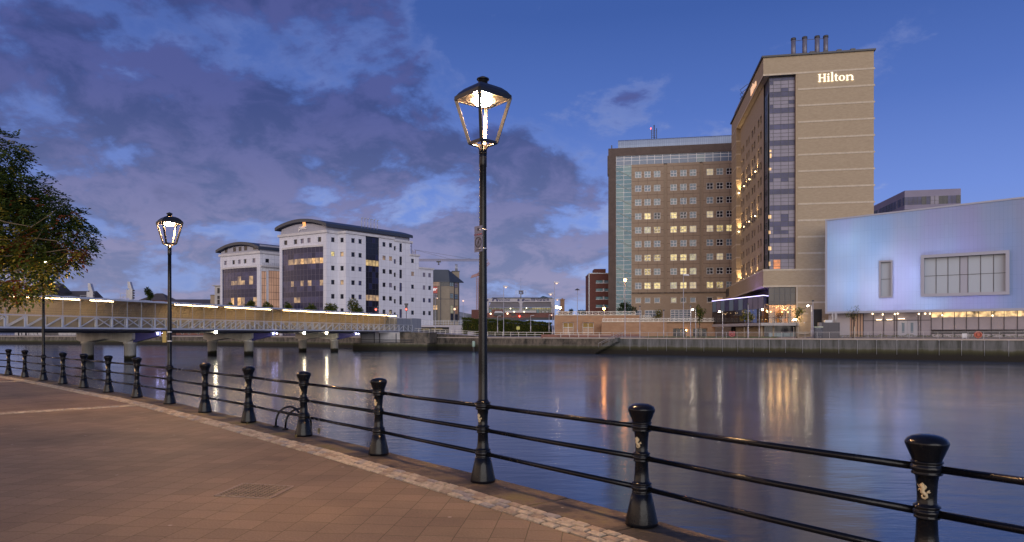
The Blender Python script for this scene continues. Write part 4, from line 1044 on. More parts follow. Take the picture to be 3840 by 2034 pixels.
for k in range(3):
    p = V(*hp_(.4,29.5),0); m.chain([p+V(0,0,ZT+.4+1.1*k), p+V(-.5,.5,ZT+1.6+1.1*k), p+V(.6,-2.0,ZT+2.6+.9*k)], [.07]*3, 6)
islands(m, 'ladder_hoop', M['steel_dark'], ht)
# lettering: bold serif capitals built stroke by stroke
def letters(parent, pl, u0, zb, cap, flip, mt, total=4.47):
    """u0: start along the reading direction; cap: cap height"""
    R = V(math.cos(pl.ang()), math.sin(pl.ang()), 0); O = pl.p(u0, zb, .02); N = pl.n
    def rect(m, x, y, w, h, d=.16): m.obox(O+R*(x*cap)+V(0,0,y*cap), R*(w*cap), V(0,0,h*cap), N*d)
    def arc(m, cx, cy, ro, ri, sx, a0, a1, sy=1.0, n=18):
        for k in range(n):
            t0, t1 = a0+(a1-a0)*k/n, a0+(a1-a0)*(k+1)/n
            f = lambda ro_, t, th: O+R*((cx+math.cos(t)*(ro_*sx-th*.0))*cap)+V(0,0,(cy+math.sin(t)*ro_*sy)*cap)
            q = [O+R*((cx+math.cos(t)*rx)*cap)+V(0,0,(cy+math.sin(t)*ry)*cap) for rx, ry, t in ((ro*sx, ro*sy, t0), (ro*sx, ro*sy, t1), (ri[0], ri[1], t1), (ri[0], ri[1], t0))]
            m.extr(q, N*.16)
    def add(): return MB()
    H_ = add(); st = .185
    for x in (.10, .70): rect(H_, x, 0, st, 1); rect(H_, x-.1, 0, st+.2, .055, .155); rect(H_, x-.1, .945, st+.2, .055, .155)
    rect(H_, .28, .47, .43, .075, .15)
    i_ = add(); rect(i_, 1.17, 0, .175, .68); rect(i_, 1.08, 0, .36, .05, .155); rect(i_, 1.08, .63, .12, .05, .155); arc(i_, 1.25, .90, .105, (.001,.001), 1, 0, 2*PI)
    l_ = add(); rect(l_, 1.62, 0, .175, 1.16); rect(l_, 1.53, 0, .36, .05, .155); rect(l_, 1.53, 1.11, .12, .05, .155)
    t_ = add(); rect(t_, 2.06, .12, .175, .78); rect(t_, 1.97, .62, .44, .06, .155); arc(t_, 2.27, .15, .21, (.06,.10), 1, PI, 1.75*PI, .76)
    o_ = add(); arc(o_, 2.86, .335, .355, (.185,.30), 1.08, 0, 2*PI, 1, 30)
    n_ = add(); rect(n_, 3.43, 0, .175, .68); rect(n_, 3.34, 0, .35, .05, .155); rect(n_, 3.34, .63, .12, .05, .155); rect(n_, 4.03, 0, .175, .46); rect(n_, 3.95, 0, .34, .05, .155); arc(n_, 3.87, .42, .30, (.14,.19), 1.12, 0, .80*PI, .92)
    for mb in (H_, i_, l_, t_, o_, n_): mb.build('sign_letter', mt, parent)
M['sign_white'] = emit('lit cream letters', (1, .87, .64), 1.05, base=(.8,.7,.5))
M['sign_amber'] = emit('lit amber letters', (1, .62, .36), .7, base=(.6,.4,.3))
cap = 1.62
letters(ht, HR, HR.s_(3067), ZZ(309, HR.Y(3067)), cap, 1, M['sign_white'])
letters(ht, HL, HL.s_(2817), 56.95, 1.62, 1, M['sign_amber'])
M['uplight'] = emit('uplight glass', (1,.75,.4), 12)
# uplights washing the recessed wall and the pier
for lev, zl in enumerate((39.0, 28.8, 15.6)):
    m = MB()
    for t, k in ((u_p-.5, 2.2), ((cols[7][1]+cols[5][0])/2, .7), ((cols[5][1]+cols[3][0])/2, .7), ((cols[3][1]+cols[1][0])/2, .7)):
        p = HL.p(t, zl, -a_+.5); m.box(p, (.28,.28,.2), HL.ang())
        d = bpy.data.lights.new('uplight', 'SPOT'); d.energy = 900*k; d.color = (1,.66,.30); d.spot_size = math.radians(70); d.spot_blend = .8; d.shadow_soft_size = .12
        o = bpy.data.objects.new('uplight_lamp', d); COL.objects.link(o); o.parent = ht; o.location = p+V(0,0,.25)-OFF[ht.name]; q = (V(0,0,1)-HL.n*.25); o.rotation_euler = (-q).to_track_quat('Z', 'Y').to_euler()
        o.rotation_euler = (-(V(0,0,1)*1.0-HL.n*.22)).to_track_quat('Z', 'Y').to_euler()
    islands(m, 'uplight', M['uplight'], ht)
    if lev < 2:
        m = MB()
        for t0, t1 in ((cols[7][1]-.8, cols[5][1]), (cols[5][0], cols[3][1]+.5), (cols[3][0], cols[1][1])):
            for z in (0, .5, 1.0): m.bar(HL.p(t0, zl-.5+z, -a_+.95), HL.p(t1, zl-.5+z, -a_+.95), .06)
            for t in (t0, (t0+t1)/2, t1): m.bar(HL.p(t, zl-.6, -a_+.95), HL.p(t, zl+.55, -a_+.95), .06); m.bar(HL.p(t, zl-.5, -a_), HL.p(t, zl-.5, -a_+.95), .07)
        m.build('balcony_rail_lattice', M['steel_dark'], ht)
# ---- restaurant: projecting glass box, slab, glazed ground floor
pA = V((2863-CX)/F*143.0, 143.0, 0); YB = 167.7; pB = V((2671.7-CX)/F*YB, YB, 0); pC = V((2881-CX)/F*145.2, 145.2, 0)
zLED, zF, zS = ZZ(1108, 143), 4.13, 3.52
GB = Pl((pA.x, pA.y), (pB.x-pA.x, pB.y-pA.y)); LB_ = (pB-pA).length
M['dark_clear'] = clear_glass('dark restaurant glass', (.22,.21,.26), .10, .03)
M['amber_clear'] = clear_glass('clear restaurant glass', (.86,.82,.78), .07, .03)
n = 11; us = [LB_*i/n for i in range(n+1)]; zm = zF+(zLED-zF)*.52
def pkb(i, j): return (2 if random.random() < .5 else (1 if random.random() < .5 else 3)) if j == 1 else 0
bx_m = [M['dark_clear'], M['glass_grey'], M['glass_blue'], M['glass_purple']]
g = curtain(ht, GB, us, [zF, zm, zLED-.1], pkb, 0, 'restaurant_glass', .05, bx_m)
GC = Pl((pA.x, pA.y), (pC.x-pA.x, pC.y-pA.y)); LC_ = (pC-pA).length
curtain(ht, GC, [0, LC_*.5, LC_], [zF, zm, zLED-.1], lambda i, j: 0 if j == 0 else 3, 0, 'restaurant_glass', .05, bx_m)
m = MB(); GB.box(m, -.1, LB_+.1, zLED-.1, zLED+.06, -.02, .12); GC.box(m, .05, LC_, zLED-.09, zLED+.05, -.02, .10); m.build('strip_light', emit('violet white strip light', (.62,.55,1), 2.6), ht)
m = MB(); m.prism([(pA.x,pA.y), (pB.x,pB.y), (pB.x+12,pB.y+2), (pC.x+9,pC.y+2), (pC.x,pC.y)], zLED-.3, zLED-.12); m.build('restaurant_roof', M['steel_dark'], ht)
fl = [hp_(-.6,-.9), hp_(uG+.1,-.9), hp_(uG+.1,12), (pB.x+10,pB.y+1), (pB.x-.3,pB.y)]
m = MB(); m.prism(fl, zS, zF); m.build('slab', mat('grey slab edge', (.38,.36,.37), .6, vary=.08, scale=.5), ht)
# amber dining room behind the right-hand glazing
RG = HR.shift(-.35); ur0, ur1 = RG.s_(2883), RG.s_(2984.5); zi = 7.9
us = [ur0+(ur1-ur0)*i/5 for i in range(6)]
g = curtain(ht, RG, us, [zF, zF+1.1, zi], lambda i, j: 0, 0, 'dining_glass', .06, [M['amber_clear']])
m = MB()
curtain(ht, RG, us, [zi, zi+.9, zi+2.4, ZK(13)-.25], lambda i, j: 0 if random.random() < .6 else 1, 0, 'upper_glass', .07, [M['glass_brown'] if 'glass_brown' in M else mat('brown black glass', (.05,.042,.045), .15, spec=.35), mat('warm grey black glass', (.075,.065,.062), .18, spec=.35)])
m = MB()
RG.box(m, ur0-1, ur1, zi, zi+.2, -7, -.1); RG.box(m, ur0-1, ur1, zF+.01, zi, -7.2, -7); RG.box(m, ur0-1.2, ur0-1.003, zF+.01, zi, -7, -2.2)
m.build('dining_wall', mat('amber dining room wall', (.50,.30,.12), .7, vary=.35, scale=1.0), ht)
m = MB()
for k in range(9):
    u = ur0+(ur1-ur0)*(k+.5)/9; RG.box(m, u-.03, u+.03, zF, zF+1.05, -.25, -.2)
RG.box(m, ur0, ur1, zF+1.0, zF+1.06, -.25, -.2)
m.build('window_rail_lattice', M['steel_dark'], ht)
tb0 = None
for k in range(16):      # high tables, dark against the amber wall
    u = ur0+.3+(ur1-ur0-.6)*((k*.618) % 1); o = -random.uniform(.7, 4.5); p = RG.p(u, zF+.01, o)
    if tb0 is None:
        tb0 = local_thing('dining_table', 'dark high dining table seen behind the amber lit restaurant glass', 'table', p, 'dining tables in the restaurant'); m = MB(); m.box((0,0,1.02), (.9,.7,.05)); m.build('table_top', M['steel_dark'], tb0)
        m = MB(); m.lathe([(.3,0), (.28,.03), (.05,.06), (.05,1.0)], 12); m.build('leg', M['steel_dark'], tb0)
    else: c = copy_tree(tb0); c.location = p
m = MB()
for k in range(8):
    u = ur0+(ur1-ur0)*random.random(); o = -6.5; RG.box(m, u, u+random.uniform(.5,1.2), zF+1.2, zF+random.uniform(1.8,3), o-.2, o)
islands(m, 'shelf', mat('dark wood shelf', (.10,.05,.025), .5), ht)
bulbs = []
for k in range(30):
    u = random.uniform(ur0+.2, ur1-.1); o = -random.uniform(.4, 4.5); z = zi-random.uniform(.15, 1.15); bulbs.append((RG.p(u, z, o), .055+.03*random.random(), .75))
for u, z in ((ur0+.6, zi-1.4), (ur0+2.9, zi-1.45), (ur1-1.3, zi-1.5)): bulbs.append((RG.p(u, z, -1.2), .16, .75))
for k in range(20):
    t = random.uniform(.5, LB_*.9); bulbs.append((GB.p(t, zm-random.uniform(.1,.7), -random.uniform(.6,2.5)), .06+.03*random.random(), .7))
for t in (1.0, 2.4, 4.2): bulbs.append((GB.p(t, zm-2.3, -1.0), .10, .7))
M['pbulb'] = emit('pendant bulb', (1,.66,.28), 4.5)
for c, r, _ in bulbs:
    m = MB(); m.ball(c, r, 0, 6); m.bar(c+V(0,0,r*.8), V(c.x, c.y, zi-.02), .012, m=1)
    tag(m.build('pendant_lamp', [M['pbulb'], M['steel_dark']], loc=c), 'small warm pendant bulb hanging behind the restaurant glass', 'pendant lamp', 'pendant bulbs in the restaurant windows')
for u in (ur0+1, (ur0+ur1)/2, ur1-1): point(RG.p(u, zi-1.2, -3.2), (1,.60,.24), 190, .3, 'dining_light', ht)
# violet light under the overhang
d = bpy.data.lights.new('violet', 'AREA'); d.energy = 260; d.color = (.35,.22,1); d.shape = 'RECTANGLE'; d.size = 16; d.size_y = .3
o = bpy.data.objects.new('strip_wash', d); COL.objects.link(o); o.parent = ht; cpt = GB.p(8.5, zLED+.12, -.3); o.location = cpt-OFF[ht.name]; o.rotation_euler = (PI, 0, math.atan2(GB.d.y, GB.d.x))
# ribbed dark wall above the glass box
WR = HL.shift(-a_-1.2); m = MB()
WR.box(m, .8, 30, zLED-.2, ZK(13)-.03, -.3, 0)
for k in range(40): WR.box(m, 1.2+k*.7, 1.3+k*.7, zLED-.1, ZK(13)-.04, 0, .08)
m.build('ribbed_wall', mat('dark violet cladding', (.10,.09,.13), .5), ht)
m = MB(); HL.box(m, HL.s_(2734), HL.s_(2722.5), ZK(13)+.7, ZK(12)-.4, .003, .03); m.build('louvre', M['steel_dark'], ht)
# ground floor
m = MB(); GR = HR.shift(.2); q0 = Pl((pA.x+2.2, pA.y+2.6), (pB.x-pA.x, pB.y-pA.y)); q0.box(m, -1.5, 15.5, GZ-.4, zS, -.3, 0); RG.box(m, ur0-1.5, ur0-1.2, GZ-.4, zS, -2, -.3)
m.build('ground_wall', M['h_brick'], ht)
m = MB(); q0.box(m, 15.5, 22, GZ-.4, zS, -2.3, -2.0); q0.box(m, 15.2, 15.5, GZ-.4, zS, -2.3, 0); m.build('entrance_wall', M['steel_dark'], ht)
m = MB(); q0.box(m, 16.2, 16.3, 1.2, 3.0, -2, -1.95); q0.box(m, 18.2, 18.3, 1.2, 3.0, -2, -1.95); q0.box(m, 20.5, 20.6, 1.2, 3.0, -2, -1.95); q0.box(m, 16.3, 20.5, 1.9, 2.0, -2, -1.95)
q0.box(m, 18.6, 19.4, 2.15, 2.5, -1.98, -1.93); m.build('entrance_frames', M['galv'], ht)
RG2 = HR.shift(-.9); us = [RG2.s_(x) for x in (2866, 2874, 2882, 2910, 2937, 2964, 2984)]
curtain(ht, RG2, us, [GZ-.3, 2.05, 3.2, zS], lambda i, j: 0 if j == 0 and i > 1 else 1, 0, 'ground_glass', .06, [M['glass_pale'], M['glass_dark']])
m = MB(); HR.box(m, HR.s_(2985), HR.s_(2991)+.02, GZ-.3, ZK(13)-.21, -.3, .05); m.build('pilaster', M['h_soffit'], ht)
m = MB(); pp = HR.p(HR.s_(2985), ZZ(1198, 141), .45); m.ball(pp, .16); m.ball(pp+HR.d*-.55+V(0,0,-.12), .12); m.build('wall_lamp', emit('pilaster lamp', (1,.72,.4), 40), ht)
point(pp+HR.n*.35+V(0,0,.3), (1,.66,.34), 160, .1, 'pilaster_light', ht)
m = MB(); HR.box(m, HR.s_(3047), HR.s_(3082), GZ-.2, ZZ(1159, 140), .0, .04); m.build('service_door', mat('black service door', (.012,.012,.014), .5), ht)
m = MB(); HR.box(m, HR.s_(3013.5), HR.s_(3018), ZZ(1212, 140), ZZ(1207, 140), 0, .12); m.build('wall_box', M['galv'], ht)
m = MB(); HR.box(m, HR.s_(2992), HR.s_(3031), ZK(15)+.9, ZK(15)+1.2, .0, .06); HR.box(m, HR.s_(2993), HR.s_(3031), 1.75, 2.0, .05, .5); islands(m, 'ledge', M['h_stone'], ht)
# ---------------------------------------------------------------- white polycarbonate hall
PO = ((3102-CX)/F*135, 135); PW = Pl(PO, (.804, -.594)); PD = PW.d
zb0 = PW.z(3102, 1169); zt0 = PW.z(3102, 829)
def poly_mat():
    m, n, l, b = newmat('pearly polycarbonate panels'); b.inputs['Roughness'].default_value = .45; b.inputs['Specular IOR Level'].default_value = .4
    g = n.new('ShaderNodeNewGeometry'); dt = n.new('ShaderNodeVectorMath'); dt.operation = 'DOT_PRODUCT'; dt.inputs[1].default_value = PD; l.new(g.outputs['Position'], dt.inputs[0])
    sp = n.new('ShaderNodeSeparateXYZ'); l.new(g.outputs['Position'], sp.inputs[0]); cb = n.new('ShaderNodeCombineXYZ'); l.new(dt.outputs['Value'], cb.inputs[0]); l.new(sp.outputs[2], cb.inputs[1])
    ad = n.new('ShaderNodeVectorMath'); ad.inputs[1].default_value = (300, 300, 0); l.new(cb.outputs[0], ad.inputs[0])
    bt = n.new('ShaderNodeTexBrick'); bt.offset = 0
    for k, v in (('Color1', (.36,.43,.61,1)), ('Color2', (.375,.445,.62,1)), ('Mortar', (.29,.35,.51,1)), ('Scale', 1), ('Mortar Size', .02), ('Mortar Smooth', .5), ('Brick Width', .62), ('Row Height', 2.4), ('Bias', 0)): bt.inputs[k].default_value = v
    l.new(ad.outputs[0], bt.inputs['Vector'])
    # base colour varies in broad vertical bays
    t = n.new('ShaderNodeTexNoise'); t.inputs['Scale'].default_value = 1; t.inputs['Detail'].default_value = 2; mp = n.new('ShaderNodeMapping'); mp.inputs['Scale'].default_value = (.13,.03,1); l.new(cb.outputs[0], mp.inputs[0]); l.new(mp.outputs[0], t.inputs['Vector'])
    r = ramp(n, [(.36, (.85,1.0,1.08)), (.5, (1,1,1)), (.64, (1.05,.93,1.0))]); l.new(t.outputs[0], r.inputs[0])
    x = n.new('ShaderNodeMix'); x.data_type = 'RGBA'; x.blend_type = 'MULTIPLY'; x.inputs[0].default_value = 1; l.new(bt.outputs[0], x.inputs[6]); l.new(r.outputs[0], x.inputs[7]); l.new(x.outputs[2], b.inputs['Base Color'])
    tl = n.new('ShaderNodeBsdfTranslucent'); l.new(x.outputs[2], tl.inputs[0]); ms = n.new('ShaderNodeMixShader'); ms.inputs[0].default_value = .4
    l.new(b.outputs[0], ms.inputs[1]); l.new(tl.outputs[0], ms.inputs[2]); l.new(ms.outputs[0], n['Material Output'].inputs[0])
    return m
M['poly'] = poly_mat(); M['poly_trim'] = mat('lavender grey trim', (.37,.385,.48), .5)
hall = thing('concert_hall', 'low white hall of pearly translucent panels with a big framed window over lit shopfronts', 'hall', (PO[0], PO[1], GZ))
uE = PW.s_(3840)+14
ztop = lambda u: zt0+(24.9-zt0)*u/PW.s_(3840)
hw = [(3296.8,3346.7,975,1115.4), (3456,3788,960,1116)]
h1 = (PW.s_(3303), PW.s_(3340.5), PW.z(3320, 1111), PW.z(3320, 983)); uB0, uB1 = PW.s_(3466), PW.s_(3771)
h2 = (uB0, uB1, PW.z(3466, 1103), PW.z(3466, 969))
m = MB(); zl = 22.6
wall_holes(m, PW, 0, uE, zb0, zl, [h1, h2], .5, 0, 1)
for i in range(24):
    u0, u1 = uE*i/24, uE*(i+1)/24; m.poly([PW.p(u0, zl), PW.p(u1, zl), PW.p(u1, ztop(u1)), PW.p(u0, ztop(u0))], 0)
bk = 26
m.poly([PW.p(0,zb0), PW.p(0,ztop(0)), PW.p(0,ztop(0),-bk), PW.p(0,zb0,-bk)], 0)
m.poly([PW.p(0,ztop(0)), PW.p(uE,ztop(uE)), PW.p(uE,ztop(uE),-bk), PW.p(0,ztop(0),-bk)], 1)
m.poly([PW.p(0,zb0), PW.p(uE,zb0), PW.p(uE,zb0,-bk), PW.p(0,zb0,-bk)], 1)
m.build('panel_wall', [M['poly'], M['poly_trim']], hall)
m = MB(); PW.box(m, -.35, uE, zb0-.42, zb0-.003, -2.6, .1); PW.box(m, -.35, -.003, zb0, ztop(0)+.1, -.6, .1)
p0, p1 = PW.p(-.35, ztop(0), .1), PW.p(uE, ztop(uE), .1); m.obox(p0-PW.n*.8, p1-p0, PW.n*.85, V(0,0,.3)); islands(m, 'edge_trim', M['poly_trim'], hall)
def framed(h, nx, ny, xs, label, ex, dep):
    m = MB(); u0, u1, z0, z1 = h
    for a, b, c, d in ((u0-ex, u1+ex, z1, z1+ex), (u0-ex, u1+ex, z0-ex, z0), (u0-ex, u0, z0, z1), (u1, u1+ex, z0, z1)): PW.box(m, a, b, c, d, -.5, dep)
    f = m.build('window', M['poly_trim'], hall); g = MB(); k = MB()
    us = [u0+(u1-u0)*t for t in xs]; zs = [z0, (z0+z1)/2, z1]
    for i in range(len(us)-1):
        for j in range(2): g.poly([PW.p(us[i], zs[j], -.45), PW.p(us[i+1], zs[j], -.45), PW.p(us[i+1], zs[j+1], -.45), PW.p(us[i], zs[j+1], -.45)], 1 if (label == 'big' and i == 3) else 0)
    for u in us[1:-1]: PW.box(k, u-.04, u+.04, z0, z1, -.44, -.38)
    PW.box(k, u0, u1, zs[1]-.035, zs[1]+.035, -.44, -.375)
    g.build('pane', [M['hall_glass'], M['poly_trim']], f); k.build('mullion', M['mullion'], f)
M['hall_glass'] = mat('milky hall glass', (.38,.45,.55), .15, spec=.4)
framed(h1, 1, 2, [0, 1], 'narrow', .3, .12)
xs = [0]+[(PW.s_(3100+a/2.7284)-uB0)/(uB1-uB0) for a in (1118,1240,1362,1445,1575,1708)]+[1]
framed(h2, 7, 2, xs, 'big', .55, .38)
# unseen lights added behind the translucent panels to give their uneven glow
for u, z, k, col in ((3.5, 19.5, .7, (.45,.85,1)), (3.0, 11, .6, (.8,.9,1)), (9.5, 10, .95, (.95,.9,1)), (10.5, 15.5, .6, (.85,.85,1)), (15.5, 12.5, .75, (.6,.75,1)), (20.5, 15.5, .5, (.45,.55,1)), (17, 7.6, .5, (.8,.85,1)), (25.5, 8.5, .35, (.5,.45,1)), (27, 16, .12, (.5,.45,1))):
    point(PW.p(u, z, -4.2), col, 1150*k, .6, 'added_glow_light', hall)
# ground floor, set back under the overhang
PG = PW.shift(-2.2); zc = zb0-.42
m = MB(); PG.box(m, -.2, PG.s_(3187), GZ-.3, zc, -8, 0); PG.box(m, PG.s_(3187), uE, GZ-.3, zc, -14, -13); PG.box(m, PG.s_(3490), uE, GZ-.3, 1.75, -.4, -.05); m.build('ground_wall', mat('lavender render', (.48,.45,.50), .7, vary=.06, scale=.5), hall)
m = MB(); PG.box(m, PG.s_(3187), PG.s_(3236), GZ-.3, zc-.1, -.5, -.02); m.build('lit_bay', mat('warm pink cladding', (.60,.40,.30), .6), hall)
xv = [3060+a/3.3026 for a in (440,478,515,551,587,711,840,972,1002,1267,1298,1428,1570,1716,1864,2016,2172,2330,2495)]+[3868, 3920, 3975]
M['hall_low_glass'] = mat('lavender reflecting shopfront glass', (.30,.28,.34), .12, spec=.4, vary=.08, scale=.3)
us = [PG.s_(x) for x in xv]; g = MB(); k = MB(); zt_ = PG.z(3300, 1203)
zsill = PG.z(3530, 1238)
for i in range(4, len(us)-1):
    zs = [GZ-.2, zt_, zc] if i < 11 else [zsill, zc-.95, zc]
    for j in range(2):
        mi = 0
        if i >= 11 and j == 1: mi = 1
        g.poly([PG.p(us[i], zs[j], .02), PG.p(us[i+1], zs[j], .02), PG.p(us[i+1], zs[j+1], .02), PG.p(us[i], zs[j+1], .02)], mi)
    if i < 11: PG.box(k, us[i], us[i+1], zt_-.05, zt_+.05, .03, .09)
    else: PG.box(k, us[i], us[i+1], zsill-.06, zsill+.06, .03, .09)
for u in us: PG.box(k, u-.05, u+.05, GZ-.2, zc, .03, .12)
gg = g.build('shopfront', [M['hall_low_glass'], emit('lit clerestory', (1,.66,.3), .75, base=(.3,.25,.2), noise=.9, scale=1.2)], hall); k.build('mullion', M['mullion'], gg)
m = MB(); d0, d1 = PG.s_(3366), PG.s_(3441.5); PG.box(m, d0, (d0+d1)/2-.01, GZ-.2, zt_-.1, .03, .07); PG.box(m, (d0+d1)/2+.01, d1, GZ-.2, zt_-.1, .03, .07); dr = m.build('door', mat('pale door', (.36,.37,.45), .4), hall)
m = MB(); w_ = d1-d0
for t in (.28, .72): PG.box(m, d0+w_*t-.22, d0+w_*t+.22, 2.0, zt_-.45, .071, .08)
m.build('door_window', M['glass_blue'], dr)
m = MB(); PG.box(m, PG.s_(3500), uE, 1.76, zsill-.3, .02, .05)
for k_ in range(40): PG.box(m, PG.s_(3500)+k_*.5, PG.s_(3500)+k_*.5+.06, 1.76, zsill-.3, .05, .08)
m.build('louvre', M['steel_dark'], hall)
m = MB()
def halo(c, r): m.chain([c+PG.d*r*math.cos(2*PI*k/14)+PG.n*r*math.sin(2*PI*k/14) for k in range(15)], [.05]*15, 6)
for x, y, r in ((3297, 1200, .42), (3336, 1199.5, .42), (3381, 1196, .5)): halo(PG.P(x, y, .35), r)
for x, y in ((3273,1178), (3311,1180), (3356,1179), (3367,1177), (3446,1178), (3470,1177), (3488,1177), (3534,1183), (3722,1184)): m.ball(PG.P(x, y, .25), .13, 0, 6)
islands(m, 'ceiling_lamp', emit('ring lamp', (1,.74,.42), 6), hall)
# planting along the foot of the hall
def shrub_row(pl, x0, x1, z, n, hgt, label, wid=.5):
    m = MB(); u0, u1 = pl.s_(x0), pl.s_(x1)
    for _ in range(n):
        u = random.uniform(u0, u1); h = hgt*(.6+.4*math.sin(u*2.1)*math.sin(u*.7+1)); p = pl.p(u, z+random.random()*max(.1, h), random.uniform(-wid, wid))
        leaf(m, p, V(random.uniform(-1,1), random.uniform(-1,1), random.uniform(-.2,1)), .16, .09, random.choices((0,1,2), (3,4,1))[0])
    o = m.build('low_planting_shrubbery', FOL, loc=pl.p((u0+u1)/2, z), recalc=False); return tag(o, label, 'planting', kind='stuff')
shrub_row(PW.shift(1.1), 3085, 3840, GZ, 2600, .55, 'low strip of dark shrubs along the foot of the white hall')
# ---------------------------------------------------------------- dark apartment block behind the hall
AC = V(132.3, 230, 0); AL = V(136.4, 257.8, 0); AR = V(149, 226.6, 0); apt = thing('apartment_block', 'dark violet apartment block with ribbon windows rising behind the white hall', 'apartment building', (AC.x, AC.y, GZ))
M['apt'] = mat('violet grey cladding', (.17,.15,.24), .5, vary=.08, scale=.3); za = ZZ(715.5, 230)
m = MB(); m.prism([(AC.x,AC.y), (AR.x,AR.y), (AR.x+4,AL.y), (AL.x,AL.y)], GZ, za); m.build('wall', M['apt'], apt)
for pl, us in ((Pl((AC.x,AC.y), (AR.x-AC.x, AR.y-AC.y)), 13), (Pl((AC.x,AC.y), (AL.x-AC.x, AL.y-AC.y)), 20)):
    L = 17.0 if us == 13 else 28
    for fl_ in range(5):
        zt = za-2.2-fl_*4.2; m = MB(); f = MB()
        for i in range(us):
            m.poly([pl.p(L*i/us, zt-2.7, .02), pl.p(L*(i+1)/us, zt-2.7, .02), pl.p(L*(i+1)/us, zt, .02), pl.p(L*i/us, zt, .02)], random.choice((0,0,1,2)))
            pl.box(f, L*i/us-.06, L*i/us+.06, zt-2.7, zt, .03, .1)
        w_ = m.build('window_band', [M['glass_purple'], M['glass_dark'], M['glass_grey']], apt); pl.box(f, 0, L, zt-1.5, zt-1.42, .03, .09); f.build('mullion', M['mullion'], w_)
# ---------------------------------------------------------------- buff office tower with a green glass edge
TO = ((2281-CX)/F*206, 206); TF = Pl(TO, (.985, -.1716)); td = TF.d
tz = TF.z(2281, 558); uT = TF.s_(2790)
M['t_brick'] = mat('pinkish buff brick', (.37,.285,.212), .85, c2=(.32,.245,.18), scale=1.5, stretch=(.7,.7,2.4), bump=.2, bscale=4)
M['t_dark'] = mat('dark brown brick', (.105,.078,.070), .85, vary=.15, scale=.8)
M['joint'] = mat('dark wall joint', (.12,.08,.06), .9)
tower = thing('office_tower', 'broad buff office tower with rows of white cross windows and a green glass edge', 'office building', (TO[0], TO[1], GZ))
uA, uB = TF.s_(2310), TF.s_(2368.5); zg0 = TF.z(2315, 586); zg1 = TF.z(2368.5, 619)
m = MB(); wall_holes(m, TF, 0, uT, GZ, tz, [(uA, uT+1, GZ-1, zg0)], .5, 0)
dep = 22
m.poly([TF.p(0,GZ), TF.p(0,tz), TF.p(0,tz,-dep), TF.p(0,GZ,-dep)]); m.poly([TF.p(0,tz), TF.p(uT,tz), TF.p(uT,tz,-dep), TF.p(0,tz,-dep)])
TF.box(m, -.25, 0-.002, TF.z(2281, 655), TF.z(2281, 585), -3, .12); m.build('brick_frame', M['t_dark'], tower)
colx = [(415,495), (535,613), (656,737), (868,947), (992,1073), (1115,1195), (1332,1410), (1458,1537), (1583,1662)]
colx = [(2260+a/3.41, 2260+b/3.41) for a, b in colx]
cu = [(TF.s_(a)+TF.s_(b))/2 for a, b in colx]; ww = 1.92
zrow = [TF.z(2393, 643.7+52.1*j) for j in range(9)]; wh = 1.95
LIT = ['bbbbbbybd', 'bbbbbbddd', 'bbbbbbbdd', 'bydydbydd', 'bpyyyyyyy', 'bbbbbbbdb', 'byyyypbyb', 'bybbypddd', 'byypyyyyb']
holes = []; wl = []
for j in range(9):
    for i in range(9): holes.append((cu[i]-ww/2, cu[i]+ww/2, zrow[j]-wh, zrow[j])); wl.append((cu[i], zrow[j], ww, wh, LIT[j][i]))
zsm = TF.z(2394, 1118); s_lit = 'bbbpdbdad'
for i in range(9): holes.append((cu[i]-.8, cu[i]+.8, zsm-1.45, zsm)); wl.append((cu[i], zsm, 1.6, 1.45, s_lit[i]))
grv = [(TF.s_(2489), TF.s_(2502)), (TF.s_(2623.6), TF.s_(2637))]
zled = TF.z(2400, 1099)
holes2 = [(a, b, zled, zg1+1) for a, b in grv]
m = MB(); TB = TF.shift(.12)
wall_holes(m, TB, uB, uT, GZ, zg1, holes+holes2, .45, 0)
for a, b in grv: m.poly([TB.p(a, zled, -.44), TB.p(b, zled, -.44), TB.p(b, zg1, -.44), TB.p(a, zg1, -.44)])
m.poly([TB.p(uB,GZ), TB.p(uB,zg1), TB.p(uB,zg1,-1), TB.p(uB,GZ,-1)]); m.poly([TB.p(uB,zg1), TB.p(uT,zg1), TB.p(uT,zg1,-1), TB.p(uB,zg1,-1)])
m.build('brick_wall', M['t_brick'], tower)
m = MB(); gr_ = [uB]+[t for g in grv for t in g]+[uT]
def skip(u0, u1, z): 
    segs_ = [(u0, u1)]
    for a, b, c, d in holes+holes2:
        if c-.02 < z < d+.02:
            ns = []
            for s, e in segs_:
                if b <= s or a >= e: ns.append((s, e)); continue
                if a > s: ns.append((s, a))
                if b < e: ns.append((b, e))
            segs_ = ns
    return segs_
for j in range(9):
    for z in (zrow[j]+1.2, zrow[j]-1.0):
        for s, e in skip(uB, uT, z): TB.box(m, s, e, z-.045, z+.045, .002, .012)
for i in range(9):
    zz = sorted([zled]+[z for j in range(9) for z in (zrow[j], zrow[j]-wh)]+[zg1-.9])
    for a, b in zip(zz[::2], zz[1::2]): TB.box(m, cu[i]-.035, cu[i]+.035, a+.06, b-.06, .002, .011)
m.build('wall_joints', M['joint'], tower)
m = MB(); TB.box(m, uB, uT, zled-.25, zled+.12, .0, .3); m.build('ledge', mat('stained stone ledge', (.13,.105,.085), .9, vary=.5, scale=1.2), tower)
gl = {'b': ('glass_blue', 'glass_pale'), 'd': ('glass_dark',), 'y': ('lit_yellow','lit_yellow','lit_blind','lit_low'), 'p': ('lit_dim',), 'a': ('lit_amber',)}
for u, z, w_, h_, k in wl:
    put_win(tower, TB, u, z, w_, h_, random.choice(gl[k]), 'white_frame', -.22, .13, (('v', 0), ('h', .5)) if w_ > 1.7 else (), 'window')
m = MB()
